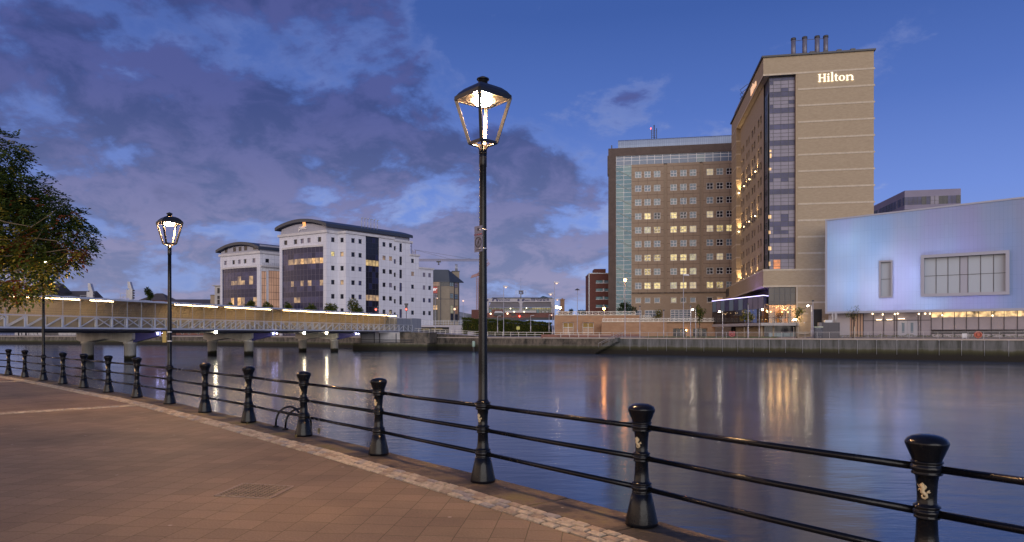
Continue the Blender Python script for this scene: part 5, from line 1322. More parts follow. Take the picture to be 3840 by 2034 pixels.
for i in range(9): TB.box(m, cu[i]-1.0, cu[i]+1.0, zsm-1.75, zsm-1.5, .01, .14); TB.box(m, cu[i]-1.0, cu[i]+1.0, zsm+.03, zsm+.2, .01, .1)
islands(m, 'sill', M['h_stone'], tower)
# large glazed openings at the foot
def bigwin(x0, x1, y0, y1, nx, ny, nm='foyer_window'):
    pl = TB; u0, u1, z0, z1 = pl.s_(x0), pl.s_(x1), pl.z(x0, y1), pl.z(x0, y0)
    curtain(tower, pl, [u0+(u1-u0)*i/nx for i in range(nx+1)], [z0+(z1-z0)*j/ny for j in range(ny+1)], lambda i, j: 0, .03, nm, .12, [M['glass_foyer']], .1)
M['glass_foyer'] = mat('navy foyer glass', (.05,.07,.13), .12, spec=.4)
_mu = M['mullion']; M['mullion'] = M['white_frame']
bigwin(2383, 2405, 1165, 1190, 1, 2); bigwin(2418.5, 2476, 1165, 1190, 4, 2); bigwin(2515, 2592, 1163, 1206, 5, 5)
us = [uA+(uB-uA)*i/2 for i in range(3)]; zs = []; z = GZ+6
while z < zg1: zs.append(z); z += 1.28
zs.append(zg1)
GG = Pl((TF.p(0,0,-.25).x, TF.p(0,0,-.25).y), td)
curtain(tower, GG, us, zs, lambda i, j: 0 if (i+j//3) % 3 else 1, 0, 'glass_edge', .10, [M['glass_green'], M['glass_green2'] if 'glass_green2' in M else mat('pale green glass', (.19,.31,.33), .2, spec=.3)])
xs = [2311, 2340]+[2260+a/3.41 for a in (370,472,568,665,765,868,978,1090,1200,1308,1410,1508,1608,1700)]
us = [GG.s_(x) for x in xs]
curtain(tower, GG, us, [zg1, zg1+1.35, zg1+2.3, zg0-.02], lambda i, j: 1 if (i == 10 and j < 2) else (2 if j == 2 else 0), 0, 'glass_band', .12, [mat('blue green band glass', (.16,.21,.30), .2, spec=.35), M['glass_pale'], mat('dark blue band glass', (.08,.11,.18), .2, spec=.35)])
M['mullion'] = _mu
# stair flights seen through the glass edge are hinted by sloping rails
m = MB()
for k in range(11):
    z = GZ+8+k*4.2; a, b = GG.p(uA+.3, z, .02), GG.p(uB-.2, z-2.2, .02); m.bar(a, b, .12, .3)
islands(m, 'stair_flight', mat('pale stair', (.24,.31,.31), .6), tower)
M['ribroof'] = grid_mat('ribbed blue grey roof', td, (.20,.25,.36), (.14,.18,.28), .55, 60, .06, .4, metal=.3)
m = MB(); RS = TF.shift(-2.0); u0 = RS.s_(2318); z0, z1 = tz-.1, RS.z(2318, 529)+.2; pr = [(.8, z0), (.75, z0+1.2), (.55, z1-.5), (.1, z1-.1), (-1.0, z1), (-9, z1), (-9.5, z0)]
m.extr([RS.p(u0, z, o) for o, z in pr], td*(uT-u0)); m.build('roof', M['ribroof'], tower)
m = MB(); RA = TF.shift(-6); c0 = RA.p(RA.s_(2453), 0); zb1, zt1 = z1-.1, RA.z(2453, 470)
for dx in (-.75, 0, .75): m.tube(c0+td*dx+V(0,0,zb1), c0+td*dx+V(0,0,zt1-1.0 if dx else zt1), .1 if dx else .16)
for k in range(6): m.bar(c0-td*.75+V(0,0,zb1+.3+k*.65), c0+td*.75+V(0,0,zb1+.3+k*.65), .1)
m.build('mast', M['steel_dark'], tower)
m = MB(); m.ball(c0-td*1.0+V(0,0,zt1-1), .16); m.build('warning_lamp', M['lamp_red'], tower)
m = MB(); m.box(TF.p(1.0, tz+.6, -1), (.3,.3,1.2)); m.build('vent_pipe', M['steel_dark'], tower)
# ---------------------------------------------------------------- dark red brick block beside the tower
RD = Pl(((2210.5-CX)/F*218, 218), (1, -.02)); red_b = thing('brick_block', 'dark red brick block with ribbon windows beside the office tower', 'office building', RD.p(0, GZ))
M['redbrick'] = mat('dark red brick', (.135,.05,.042), .85, vary=.12, scale=1.5)
z1, uR1 = RD.z(2212, 1027), RD.s_(2281)+3
wy = [(1051,1061.3), (1082,1091.8), (1112.7,1122.2), (1143,1152.8)]; hs = []
for a, b in wy:
    for x0, x1 in ((2234.5,2260), (2266.4,2284)): hs.append((RD.s_(x0), RD.s_(x1), RD.z(2240,b), RD.z(2240,a)))
m = MB(); wall_holes(m, RD, 0, uR1, GZ, z1, hs, .35)
m.poly([RD.p(0,GZ), RD.p(0,z1), RD.p(0,z1,-14), RD.p(0,GZ,-14)]); m.poly([RD.p(0,z1), RD.p(uR1,z1), RD.p(uR1,z1,-14), RD.p(0,z1,-14)])
RD.box(m, RD.s_(2229.6), RD.s_(2273), z1+.3, RD.z(2230,1008), -7, -1); m.build('wall', M['redbrick'], red_b)
m = MB(); RD.box(m, -.12, uR1, z1, z1+.25, -14, .1); RD.box(m, -.25, -.005, GZ, z1-.003, -.3, .05); m.build('coping', M['galv'], red_b)
for a, b, c, d in hs: put_win(red_b, RD, (a+b)/2, d, b-a, d-c, 'glass_blue' if random.random() < .5 else 'glass_green', 'mullion', -.3, .06)
m = MB()
for a, b in wy: RD.box(m, RD.s_(2260.2), RD.s_(2266.2), RD.z(2240,b), RD.z(2240,a), -.2, .02); RD.box(m, RD.s_(2234), RD.s_(2284), RD.z(2240,b)-.2, RD.z(2240,b)-.003, 0, .1)
islands(m, 'sill', M['galv'], red_b)
# ---------------------------------------------------------------- low brick terraces with white cross-braced rails
def cross_rail(name, label, pl, x0, x1, zb, h, nbay, cat='railing'):
    t = thing(name, label, cat, pl.p(pl.s_(x0), zb), 'white cross-braced terrace rails'); u0, u1 = pl.s_(x0), pl.s_(x1); du = (u1-u0)/nbay; m = MB(); b = MB()
    for z in (zb+.08, zb+h): pl.box(m, u0, u1, z-.05, z+.05, -.05, .05)
    for i in range(nbay+1): pl.box(m, u0+i*du-.05, u0+i*du+.05, zb, zb+h-.05, -.051, .051)
    m.build('frame', M['white_rail'], t)
    for i in range(nbay): b.bar(pl.p(u0+i*du, zb+.12, 0), pl.p(u0+(i+1)*du, zb+h-.05, 0), .06); b.bar(pl.p(u0+i*du, zb+h-.05, .03), pl.p(u0+(i+1)*du, zb+.12, .03), .06)
    b.build('cross_lattice', M['white_rail'], t); return t
M['te_brick'] = mat('warm terrace brick', (.40,.25,.155), .85, c2=(.32,.19,.115), scale=.9, stretch=(.6,.6,1.4), bump=.2, bscale=4)
T1 = Pl(((2080-CX)/F*184, 184), (1, -.06)); ter = thing('terrace_block', 'low brick terrace block with two white cross windows beside the hedge', 'terrace building', T1.p(0, GZ))
zt = T1.z(2100, 1184); u1 = T1.s_(2400)
hs = [(T1.s_(2111), T1.s_(2151), GZ-.1, T1.z(2111,1209.4)), (T1.s_(2185), T1.s_(2227), GZ-.1, T1.z(2185,1209.4))]
m = MB(); wall_holes(m, T1, 0, u1, GZ-.1, zt, hs, .8); m.poly([T1.p(0,GZ), T1.p(0,zt), T1.p(0,zt,-16), T1.p(0,GZ,-16)]); m.poly([T1.p(0,zt), T1.p(u1,zt), T1.p(u1,zt,-16), T1.p(0,zt,-16)]); T1.box(m, T1.s_(2104), T1.s_(2109), GZ-.1, T1.z(2111,1206), .0, .25); T1.box(m, T1.s_(2179), T1.s_(2183), GZ-.1, T1.z(2111,1206), 0, .25); m.build('brick_wall', M['te_brick'], ter)
m = MB(); T1.box(m, -.1, u1, zt, zt+.12, -.4, .1); m.build('coping', M['h_stone'], ter)
for a, b, c, d in hs:
    put_win(ter, T1, (a+b)/2, d, b-a, d-c, 'lit_amber_dim' if a < 8 else 'glass_dark', 'white_frame', -.7, .12, (('v', 0), ('h', .36), ('h', .72)))
    m = MB(); T1.box(m, a+.2, a+(b-a)*.47, d-1.6, d-.2, -.69, -.66); T1.box(m, a+(b-a)*.53, b-.2, d-1.6, d-.2, -.69, -.66); m.build('curtain_panel', mat('mustard blind', (.30,.20,.05), .7), ter)
cross_rail('terrace_rail', 'white cross-braced rail on the upper brick terrace, crossing in front of the dark red block', T1.shift(-.3), 2086, 2382, zt+.12, T1.z(2200,1169.5)-zt-.1, 13)
T2 = Pl(((2256-CX)/F*170, 170), (1, -.12)); ter2 = thing('terrace_block', 'longer low brick terrace wall in front of the office tower, with two dark openings', 'terrace building', T2.p(0, GZ))
zt2 = T2.z(2270, 1209); u2, um = T2.s_(2682), T2.s_(2501)
hs = [(T2.s_(2525), T2.s_(2573), GZ-.1, T2.z(2540,1232)), (T2.s_(2600), T2.s_(2654), GZ-.1, T2.z(2620,1232))]
m = MB(); wall_holes(m, T2, 0, um, GZ-.1, zt2, [], .5); T2n = T2.shift(-.5); wall_holes(m, T2n, um, u2, GZ-.1, zt2-.003, hs, 1.2)
m.poly([T2.p(um,GZ-.1), T2.p(um,zt2), T2.p(um,zt2,-.5), T2.p(um,GZ-.1,-.5)])
m.poly([T2.p(0,GZ), T2.p(0,zt2), T2.p(0,zt2,-12), T2.p(0,GZ,-12)]); m.poly([T2.p(0,zt2), T2.p(u2,zt2), T2.p(u2,zt2,-12), T2.p(0,zt2,-12)]); m.poly([T2.p(u2,GZ), T2.p(u2,zt2), T2.p(u2,zt2,-12), T2.p(u2,GZ,-12)]); m.build('brick_wall', M['te_brick'], ter2)
m = MB(); T2.box(m, -.1, u2+.1, zt2, zt2+.12, -.6, .1); m.build('coping', M['h_stone'], ter2)
for a, b, c, d in hs: put_win(ter2, T2n, (a+b)/2, d, b-a, d-c, 'glass_dark', 'h_stone', -1.1, .1, (('v', -.18), ('v', .16)))
m = MB(); m.ball(T2n.P(2573, 1239, .2), .12); m.build('wall_lamp', M['lamp_warm'], ter2)
cross_rail('terrace_rail', 'long white cross-braced rail on the lower brick terrace in front of the foyer windows', T2.shift(-.2), 2260, 2682, zt2+.12, T2.z(2300,1195.5)-zt2-.1, 22)
cross_rail('terrace_rail', 'short white cross-braced rail between the two brick terraces by the dark bush', T1.shift(-3), 2385, 2441, zt+.0-1.0, 1.0, 4)
# low red brick retaining wall and stone steps by the quay
LW = Pl(((2030-CX)/F*165, 165), (1, -.08)); m = MB(); LW.box(m, 0, LW.s_(2397), QZ-.1, LW.z(2100,1254.5), -.5, 0); m2_ = m.build('low_wall', mat('red brick planter', (.23,.11,.085), .85, vary=.15, scale=1), loc=LW.p(0, QZ)); tag(m2_, 'low red brick wall at the foot of the brick terrace along the quay', 'wall')
sd_ = Vector(BANK[8])-Vector(BANK[7]); sd_.normalize(); so = Vector(STAIR); sn = V(-sd_.y, sd_.x, 0)*-1
stp = MB()
for k in range(11):
    p = so+sd_*(2.6-.62*k); z = QZ-.02-.31*k
    stp.obox((p.x, p.y, z-.9), V(sd_.x, sd_.y, 0)*-.62, sn*(1.6 if k < 10 else 1.5), V(0,0,.9))
o = stp.build('stone_steps', M['quay_conc'], loc=(so.x, so.y, WATER)); tag(o, 'stone steps running down the river wall to the water', 'steps')
hr = MB(); 
for off_ in (.1, 1.5):
    a = V(so.x, so.y, 0)+V(sd_.x, sd_.y, 0)*3.2+sn*off_; b = a-V(sd_.x, sd_.y, 0)*5.4
    hr.chain([a+V(0,0,QZ), a+V(0,0,QZ+1.1), b+V(0,0,QZ-1.3), b+V(0,0,QZ-2.6)], [.045]*4, 8); hr.tube((a+b)/2+V(0,0,QZ-1.2), (a+b)/2+V(0,0,QZ-.1), .04)
tag(hr.build('handrail', M['galv'], loc=(so.x, so.y, WATER)), 'sloping grey handrail over the stone river steps', 'handrail')
# lawn in front of the terrace
lw = MB(); q = [V(*lerp(BANK[7], BANK[8], t), 0) for t in (.30, 1.02)]; nn = V(*(B1[8]-B0[8]).normalized(), 0)
lw.poly([q[0]+nn*5.2+V(0,0,1.0), q[1]+nn*5.2+V(0,0,1.0), q[1]+nn*8+V(0,0,1.24), q[0]+nn*8+V(0,0,1.24)]); lw.poly([q[0]+nn*8+V(0,0,1.24), q[1]+nn*8+V(0,0,1.24), q[1]+nn*9+V(0,0,1.24), q[0]+nn*12+V(0,0,1.24)])
tag(lw.build('lawn', mat('mown grass', (.11,.14,.03), .9, vary=.3, scale=2)), kind='structure')
# ---------------------------------------------------------------- white office block with two arched roofs
D1 = Vector((.6548, .7558)); DF = Vector((-.861, .508))
M['panel'] = grid_mat('white stone panels', (D1.x, D1.y), (.70,.70,.78), (.44,.44,.52), 2.6, 2.45, .035, .7, .03, streak=.10)
M['panel_f'] = grid_mat('white stone panels of the gable ends', (DF.x, DF.y), (.66,.66,.75), (.44,.44,.52), 2.6, 2.45, .035, .7, .03, streak=.10)
M['attic'] = grid_mat('grey attic panels', (DF.x, DF.y), (.33,.33,.40), (.25,.25,.31), 2.6, 2.0, .03, .6, .03)
M['slate'] = mat('dark blue grey roof metal', (.045,.055,.08), .45, metal=.2, vary=.1, scale=.2)
M['cornice'] = mat('grey white cornice', (.55,.53,.55), .7, vary=.12, scale=.4)
off_b = thing('office_block', 'white office block with arched dark roofs, dark glass gables and a small lit emblem', 'office building', ((1224-CX)/F*240, 240, GZ))
def r5(x): return 1220+x/3.409
def r5y(y): return 800+y/3.409
def r4(x): return 780+x/3.41
def block(C0, gable_l, arch, fscale, right_x, front_rows, glass_l, glass_r, glass_top, glass_cols, name_, lit_rows, zc_y, zroof_len, attic_rows=(), dark_x=None, sect=None):
    PF = Pl(C0, DF); PA = Pl(C0, D1); Y0 = C0[1]; res = {}
    uL = PF.s_(gable_l)
    xs_ = [(PF.s_(r4(x)), PF.z(r4(x), r4y(y))) for x, y in arch]
    zc = ZZ(zc_y, Y0)                      # cornice height at the corner
    # gable end: wall, attic, arched roof
    holes = []
    for x0, x1, y0, y1 in front_rows: holes.append((PF.s_(r4(x1)), PF.s_(r4(x0)), PF.z(r4(x0), r4y(y1)), PF.z(r4(x0), r4y(y0))))
    gu0, gu1 = PF.s_(r4(glass_r)), PF.s_(r4(glass_l)); gz = PF.z(r4(glass_r), r4y(glass_top))
    m = MB(); wall_holes(m, PF, 0, uL, GZ, zc, holes+[(gu0, gu1, GZ-.01, gz)], .5)
    m.build('gable_wall', M['panel_f'], off_b)
    for a, b, c, d in holes: put_win(off_b, PF, (a+b)/2, d, b-a, d-c, 'glass_grey' if random.random() < .5 else 'glass_dark', 'mullion', -.35, .08)
    # attic wall under the arch
    ah = []
    for x0, x1, y0, y1 in attic_rows: ah.append((PF.s_(r4(x1)), PF.s_(r4(x0)), PF.z(r4(x0), r4y(y1)), PF.z(r4(x0), r4y(y0))))
    m = MB(); pts_ = [PF.p(u, max(zc+.1, z-1.6), -.3) for u, z in xs_ if 0 <= u <= uL]
    m.poly([PF.p(0, zc, -.3)]+sorted(pts_, key=lambda p: (p-PF.O).xy.length)+[PF.p(uL, zc, -.3)]); m.build('attic_wall', M['attic'], off_b)
    for a, b, c, d in ah: put_win(off_b, PF, (a+b)/2, d, b-a, d-c, 'glass_dark', 'mullion', -.27, .08)
    m = MB(); PF.box(m, -.6, uL+.6, zc-.35, zc+.55, -.6, .45); PA.box(m, -.44, PA.s_(right_x), zc-.351, zc+.549, -.6, .44); m.build('cornice', M['cornice'], off_b)
    L = PA.s_(1548) if name_ == 'main' else zroof_len; vec = V(D1.x, D1.y, 0)*L; nv = PF.n*.9
    m = MB()
    for (u0, z0), (u1, z1) in zip(xs_, xs_[1:]):
        m.extr([PF.p(u0, z0)+nv, PF.p(u1, z1)+nv, PF.p(u1, z1-1.1)+nv, PF.p(u0, z0-1.1)+nv], vec)
    m.build('roof', M['slate'], off_b)
    # bowed dark glass front
    n = glass_cols; rows_ = 16; zs = [GZ+(gz-GZ)*j/rows_ for j in range(rows_+1)]; bow = lambda t: 1.1*math.sin(PI*t)**1.0-.35
    g = MB(); f = MB()
    for i in range(n):
        for j in range(rows_):
            t0, t1 = i/n, (i+1)/n; u0, u1 = gu0+(gu1-gu0)*t0, gu0+(gu1-gu0)*t1
            mi = lit_rows(n-1-i, rows_-1-j)
            g.poly([PF.p(u0, zs[j], bow(t0)), PF.p(u1, zs[j], bow(t1)), PF.p(u1, zs[j+1], bow(t1)), PF.p(u0, zs[j+1], bow(t0))], mi)
    for i in range(n+1):
        t = i/n; u = gu0+(gu1-gu0)*t; PF.box(f, u-.05, u+.05, GZ, gz, bow(t)+.005, bow(t)+.07)
    for z in zs:
        for i in range(n): f.bar(PF.p(gu0+(gu1-gu0)*i/n, z, bow(i/n)+.03), PF.p(gu0+(gu1-gu0)*(i+1)/n, z, bow((i+1)/n)+.03), .06)
    g_ = g.build('curtain_wall', [M['glass_spandrel'], M['glass_purple'], M['lit_amber'], M['lit_dim_amber'], M['glass_dark']], off_b); f.build('mullion', M['mullion_p'], g_)
    m = MB(); N = 12
    for i in range(N):
        t0, t1 = i/N, (i+1)/N; u0, u1 = gu0+(gu1-gu0)*t0, gu0+(gu1-gu0)*t1; o = lambda t: max(.1, bow(t)+.25)
        m.extr([PF.p(u0, gz-.05, -.3), PF.p(u1, gz-.05, -.3), PF.p(u1, gz-.05, o(t1)), PF.p(u0, gz-.05, o(t0))], V(0,0,.7))
    m.build('glass_head', M['cornice'], off_b)
    return PF, PA, zc, xs_
def r4y(y): return 780+y/3.41
M['lit_dim_amber'] = emit('faint amber room', (1,.62,.28), .32, base=(.12,.1,.12), noise=.8, scale=.5)
M['mullion_p'] = mat('violet mullion', (.13,.12,.19), .4)
def lr_main(i, j):      # column from the viewer's left, row from the top
    if j in (2,) and i >= 2: return 2 if i in (6,9,11) else 3
    if j in (2,): return 1
    if j in (6, 9): return 1 if random.random() < .75 else 3
    if j in (13, 12): return 4 if random.random() < .3 else 1
    return 0 if j in (0,4,5,8,10,14) else (0 if random.random() < .35 else 1)
def lr_left(i, j):
    if j in (2, 3): return 3 if (i in (3,4,6) and j == 3) or i in (5,8) else 1
    if j in (7, 8): return 2 if i in (3,5) else (3 if i in (6,9) else 1)
    if i < 3 and j > 9: return 4
    return 0 if j in (0,5,6,10,11) else 1
arch1 = [(877,262), (905,241), (935,224), (970,207), (1000,195), (1040,180), (1080,168), (1120,157), (1160,150), (1205,145), (1250,143), (1300,144), (1340,147), (1385,155), (1430,165), (1475,178), (1515,192), (1535,200)]
C0 = ((1224-CX)/F*240, 240)
PF1, PA1, zc1, ax1 = block(C0, 1048, arch1, 1, 1546, [(970,1013,420,478), (1097,1138,407,466), (1182,1224,397,457), (1268,1311,388,448), (1402,1446,375,437)], 945, 1473, 490, 12, 'main', lr_main, 869, 62)
arch2 = [(120,545), (160,520), (200,498), (250,475), (300,458), (350,446), (400,440), (450,437), (500,440), (550,449), (600,465), (640,482), (668,494)]
C1 = ((975-CX)/F*271, 271)
PF2, PA2, zc2, ax2 = block(C1, 826, arch2, 1, 1060, [(205,238,680,732), (310,343,672,725), (383,417,665,718), (457,491,657,712), (568,605,648,702)], 180, 625, 757, 10, 'left', lr_left, r4y(570), 30,
      attic_rows=[(210,240,525,573), (317,350,508,560), (387,420,500,553), (457,492,490,545), (573,607,480,535)])
# long side of the main block: three planes with a small turned facet
uP1 = PA1.s_(1268.5); P1 = PA1.p(uP1, 0); PBf = Pl((P1.x, P1.y), (.861, -.508)); uP2 = PBf.s_(1297); P2 = PBf.p(uP2, 0); PCc = Pl((P2.x, P2.y), (D1.x, D1.y))
zr = [PA1.z(r5(97), r5y(y)) for y in (310, 490.5, 672, 853, 1034, 1216)]; whh = 1.65
def colw(pl, x0, x1): return (pl.s_(r5(x0)), pl.s_(r5(x1)))
def win_col(pl, x0, x1, zs, h, kinds=None, bars=()):
    a, b = colw(pl, x0, x1); return [((a+b)/2, z, abs(b-a), h, (kinds or {}).get(i), bars) for i, z in enumerate(zs)]
WA = win_col(PA1, 75, 120, zr, whh, {1: 'y'}); WB = win_col(PBf, 190, 233, zr, whh, {3: 'm', 1: 'm'})
WC = []
for x0, x1, kk in ((333,378,{}), (425,467,{}), (732,772,{1:'m'}), (815,855,{1:'m',3:'g'})): WC += win_col(PCc, x0, x1, zr, whh, kk)
WC += win_col(PCc, 877, 903, [z-.95 for z in zr], 1.65)
WC += win_col(PCc, 948, 982, [z+.35 for z in zr], 3.3, None, (('h', .5),))
WC += win_col(PCc, 1098, 1135, zr[1:], whh, {1: 'm'}); 
for x0, x1, kk in ((1175,1210,{0:'m',1:'g'}), (1247,1280,{0:'g',1:'g'}), (1317,1352,{0:'g'})): WC += win_col(PCc, x0, x1, zr[2:], whh, kk)
hole = lambda W_: [(u-w/2, u+w/2, z-h, z) for u, z, w, h, k, b in W_]
uG0, uG1 = PCc.s_(r5(517)), PCc.s_(r5(687)); uX1, uX2, uX3, uXm = PCc.s_(r5(1085)), PCc.s_(r5(1195)), PCc.s_(r5(1378)), PCc.s_(r5(880))
zq1, zq2 = PCc.z(r5(1100), r5y(540)), PCc.z(r5(1200), r5y(705))
HCl = hole(WC)
m = MB(); wall_holes(m, PA1, 0, uP1, GZ, zc1, hole(WA), .4); wall_holes(m, PCc, 0, uX1, GZ, zc1, [h for h in HCl if h[1] < uX1]+[(uG0, uG1, GZ, zc1-.35)], .4)
wall_holes(m, PCc, uX1, uX2, GZ, zq1, [h for h in HCl if uX1 < h[0] and h[1] < uX2], .4); wall_holes(m, PCc, uX2, uX3, GZ, zq2, [h for h in HCl if uX2 < h[0]], .4)
m.poly([PCc.p(uX1,zq1), PCc.p(uX1,zc1), PCc.p(uX1,zc1,-30), PCc.p(uX1,zq1,-30)]); m.poly([PCc.p(uX2,zq2), PCc.p(uX2,zq1), PCc.p(uX2,zq1,-30), PCc.p(uX2,zq2,-30)]); m.poly([PCc.p(uX3,GZ), PCc.p(uX3,zq2), PCc.p(uX3,zq2,-30), PCc.p(uX3,GZ,-30)])
m.poly([PCc.p(uX1,zq1), PCc.p(uX2,zq1), PCc.p(uX2,zq1,-30), PCc.p(uX1,zq1,-30)]); m.poly([PCc.p(uX2,zq2), PCc.p(uX3,zq2), PCc.p(uX3,zq2,-30), PCc.p(uX2,zq2,-30)])
m.build('side_wall', M['panel'], off_b)
m = MB(); wall_holes(m, PBf, 0, uP2, GZ, zc1, hole(WB), .4); m.build('facet_wall', M['panel'], off_b)
wk = {'y': 'lit_yellow', 'm': 'lit_dim_amber', 'g': 'glass_grey', None: 'glass_dark'}
for pl, W_ in ((PA1, WA), (PBf, WB), (PCc, WC)):
    for u, z, w_, h_, k, b in W_: put_win(off_b, pl, u, z, w_, h_, wk[k] if k else ('glass_dark' if random.random() < .75 else 'glass_purple'), 'mullion', -.3, .08, b)
m = MB(); aw = PCc.shift(-.8); au = [aw.s_(r5(185)), uX1+1]
uE_ = PA1.s_(1538); PA1.box(m, 0, uE_, zc1-.3, zc1+2.6, -12, -.35); m.build('attic_side_wall', M['attic'], off_b)
m = MB(); PCc.box(m, -.3, uXm, zc1-.35, zc1+.5, -.8, .4); PCc.box(m, uXm, uX1+.3, zc1-.9, zc1-.15, -.8, .35); PCc.box(m, uX1-.2, uX2+.4, zq1-.1, zq1+.55, -8, .4); PCc.box(m, uX2-.2, uX3+.3, zq2-.1, zq2+.5, -8, .4); PBf.box(m, -.1, uP2+.2, zc1-.34, zc1+.51, -.8, .41); islands(m, 'side_cornice', M['cornice'], off_b)
n = 4; us = [uG0+(uG1-uG0)*i/n for i in range(n+1)]; zs = [GZ+(zc1-.4-GZ)*j/17 for j in range(18)]
def pk_strip(i, j):
    if j == 12: return 2
    if j == 6: return 3
    return 4 if random.random() < .75 else 0
curtain(off_b, PCc, us, zs, pk_strip, -.25, 'glass_strip', .09, [M['glass_spandrel'], M['glass_purple'], M['lit_amber2'] if 'lit_amber2' in M else emit('amber office floor', (1,.68,.26), .42, base=(.2,.15,.1), noise=.6, scale=.7), M['lit_dim_amber'], M['glass_dark']])
m = MB()
for x in (530, 570, 607, 647, 689, 729):
    c = PCc.p(PCc.s_(r5(x)), zc1+3.0, -3.0); m.tube(c, c+V(0,0,3.6), .12); m.tube(c+V(-.1,0,3.5), c+V(.55,0,3.7), .17)
islands(m, 'roof_vent', M['galv'], off_b)
m = MB(); c = PCc.p((uX1+uX2)/2-.5, zq1+.5, -3)
for dx in (-1.2, 0, 1.2): m.tube(c+V(dx,0,0), c+V(dx,0,6.0-abs(dx)), .09)
for z in (2, 3.4, 4.7): m.bar(c+V(-1.2,0,z), c+V(1.2,0,z), .08)
m.build('aerial_lattice', M['steel_dark'], off_b)
# side of the left block: tall amber windows
ub = PA2.s_(1060); zt_b = PA2.z(1000, r4y(745)); hs = [(PA2.s_(r4(685)), PA2.s_(r4(750)), GZ, PA2.z(r4(685), r4y(808))), (PA2.s_(r4(775)), PA2.s_(r4(925)), GZ, PA2.z(r4(775), r4y(800)))]
hw_ = [(PA2.s_(r4(735)), PA2.s_(r4(783)), PA2.z(r4(735), r4y(700)), PA2.z(r4(735), r4y(650)))]
m = MB(); wall_holes(m, PA2, 0, ub, GZ, zc2, hs+hw_, .4); m.build('side_wall', M['panel'], off_b)
m = MB(); PA2.box(m, PA2.s_(r4(670)), ub, zt_b-.4, zt_b+.3, 0, .9); m.build('terrace_edge', M['cornice'], off_b)
m = MB(); u_ = PA2.s_(r4(690))
for z in (.5, 1.0): PA2.box(m, u_, ub, zt_b+.3+z-.03, zt_b+.3+z+.03, .75, .8)
for k in range(12): PA2.box(m, u_+(ub-u_)*k/11-.03, u_+(ub-u_)*k/11+.03, zt_b+.3, zt_b+1.3, .75, .8)
m.build('terrace_rail', M['galv'], off_b)
put_win(off_b, PA2, (hw_[0][0]+hw_[0][1])/2, hw_[0][3], abs(hw_[0][1]-hw_[0][0]), hw_[0][3]-hw_[0][2], 'glass_dark', 'mullion', -.3, .1)
M['amber_pane'] = emit('peach lit stair window', (1,.55,.34), .26, base=(.3,.2,.17), noise=.35, scale=.15)
for (a, b, c, d), n in zip(hs, (3, 7)): curtain(off_b, PA2, [a+(b-a)*i/n for i in range(n+1)], [c+(d-c)*j/9 for j in range(10)], lambda i, j: 0, -.3, 'stair_window', .12, [M['amber_pane']])
m = MB(); m.poly([PA2.p(0,zc2,-.3), PA2.p(ub,zc2,-.3), PA2.p(ub,zc2+3.2,-.3), PA2.p(0,zc2+3.2,-.3)]); m.build('attic_side_wall', M['attic'], off_b)
# lit emblem of stacked blocks and the white lower-case letters on the gable
PE = PF1.shift(-.15); sa_ = PE.ang(); xx = lambda zx: PE.s_(1080+zx/17.05); R_ = V(math.cos(sa_), math.sin(sa_), 0)
em = MB(); c = PE.P(1080+1040/17.05, 820+350/17.05)
for dx, dz, w_, h_ in ((-.6,-.85,1.25,1.2), (-.75,.1,1.0,.95), (-.2,-.3,.85,.9), (-1.1,-1.2,.6,.4), (-.35,.75,.6,.5)): em.obox(c+R_*dx+V(0,0,dz), R_*w_, V(0,0,h_), PE.n*(.12+.02*dz))
em.build('emblem', emit('lit orange emblem', (1,.42,.14), 1.1, base=(.7,.3,.1), noise=.4, scale=.9), off_b)
ang_ = sa_; p = PE.P(1080+690/17.05, 820+735/17.05, .1)
text_obj('sign_letter', 'pwc', 2.35, mat('white sign letters', (.85,.80,.80), .5), off_b, p, ang_, .08, 'LEFT', .22, .05)
# ---------------------------------------------------------------- buildings and roofs beyond the footbridge
def gable_house(name, label, cat, x0, x1, ybase, yeave, yridge, Y, mw, mr, dep=10, axis='x', win=()):
    pl = Pl(((x0-CX)/F*Y, Y), (1, 0)); t = thing(name, label, cat, pl.p(0, GZ)); u1 = pl.s_(x1); ze, zr_ = ZZ(yeave, Y), ZZ(yridge, Y)
    m = MB(); m.prism([tuple(pl.p(0,0).xy), tuple(pl.p(u1,0).xy), tuple(pl.p(u1,0,-dep).xy), tuple(pl.p(0,0,-dep).xy)], GZ, ze); m.build('wall', mw, t)
    m = MB()
    if axis == 'x': m.extr([pl.p(-.4, ze-.1, .5), pl.p(-.4, zr_, -dep/2), pl.p(-.4, ze-.1, -dep-.5)], pl.d*(u1+.8))
    elif axis == 'y':
        m.extr([pl.p(-.4, ze-.1, .5), pl.p(u1/2, zr_, .5), pl.p(u1+.4, ze-.1, .5)], pl.n*-(dep+1))
    else:
        a, b, c, d = pl.p(-.6, ze, .6), pl.p(u1+.6, ze, .6), pl.p(u1+.6, ze, -dep-.6), pl.p(-.6, ze, -dep-.6); r0, r1 = pl.p(u1*.38, zr_, -dep/2), pl.p(u1*.62, zr_, -dep/2)
        m.poly([a,b,r1,r0]); m.poly([b,c,r1]); m.poly([c,d,r0,r1]); m.poly([d,a,r0]); m.poly([a,b,c,d])
    m.build('roof', mr, t)
    for a, b, c, d in win:
        put_win(t, pl, (pl.s_(a)+pl.s_(b))/2, ZZ(c, Y), pl.s_(b)-pl.s_(a), ZZ(c, Y)-ZZ(d, Y), 'glass_dark', 'white_frame', .03, .08)
    return t, pl
M['roof_tile'] = mat('dark brown roof tiles', (.07,.06,.065), .8, vary=.15, scale=.5)
M['rb2'] = mat('faded red brick', (.20,.085,.065), .85, vary=.15, scale=.6)
M['dark_wall'] = mat('dark quayside wall', (.10,.09,.09), .85, vary=.2, scale=.5)
M['pale_wall'] = mat('pale quayside wall', (.46,.44,.44), .8, vary=.1, scale=.4)
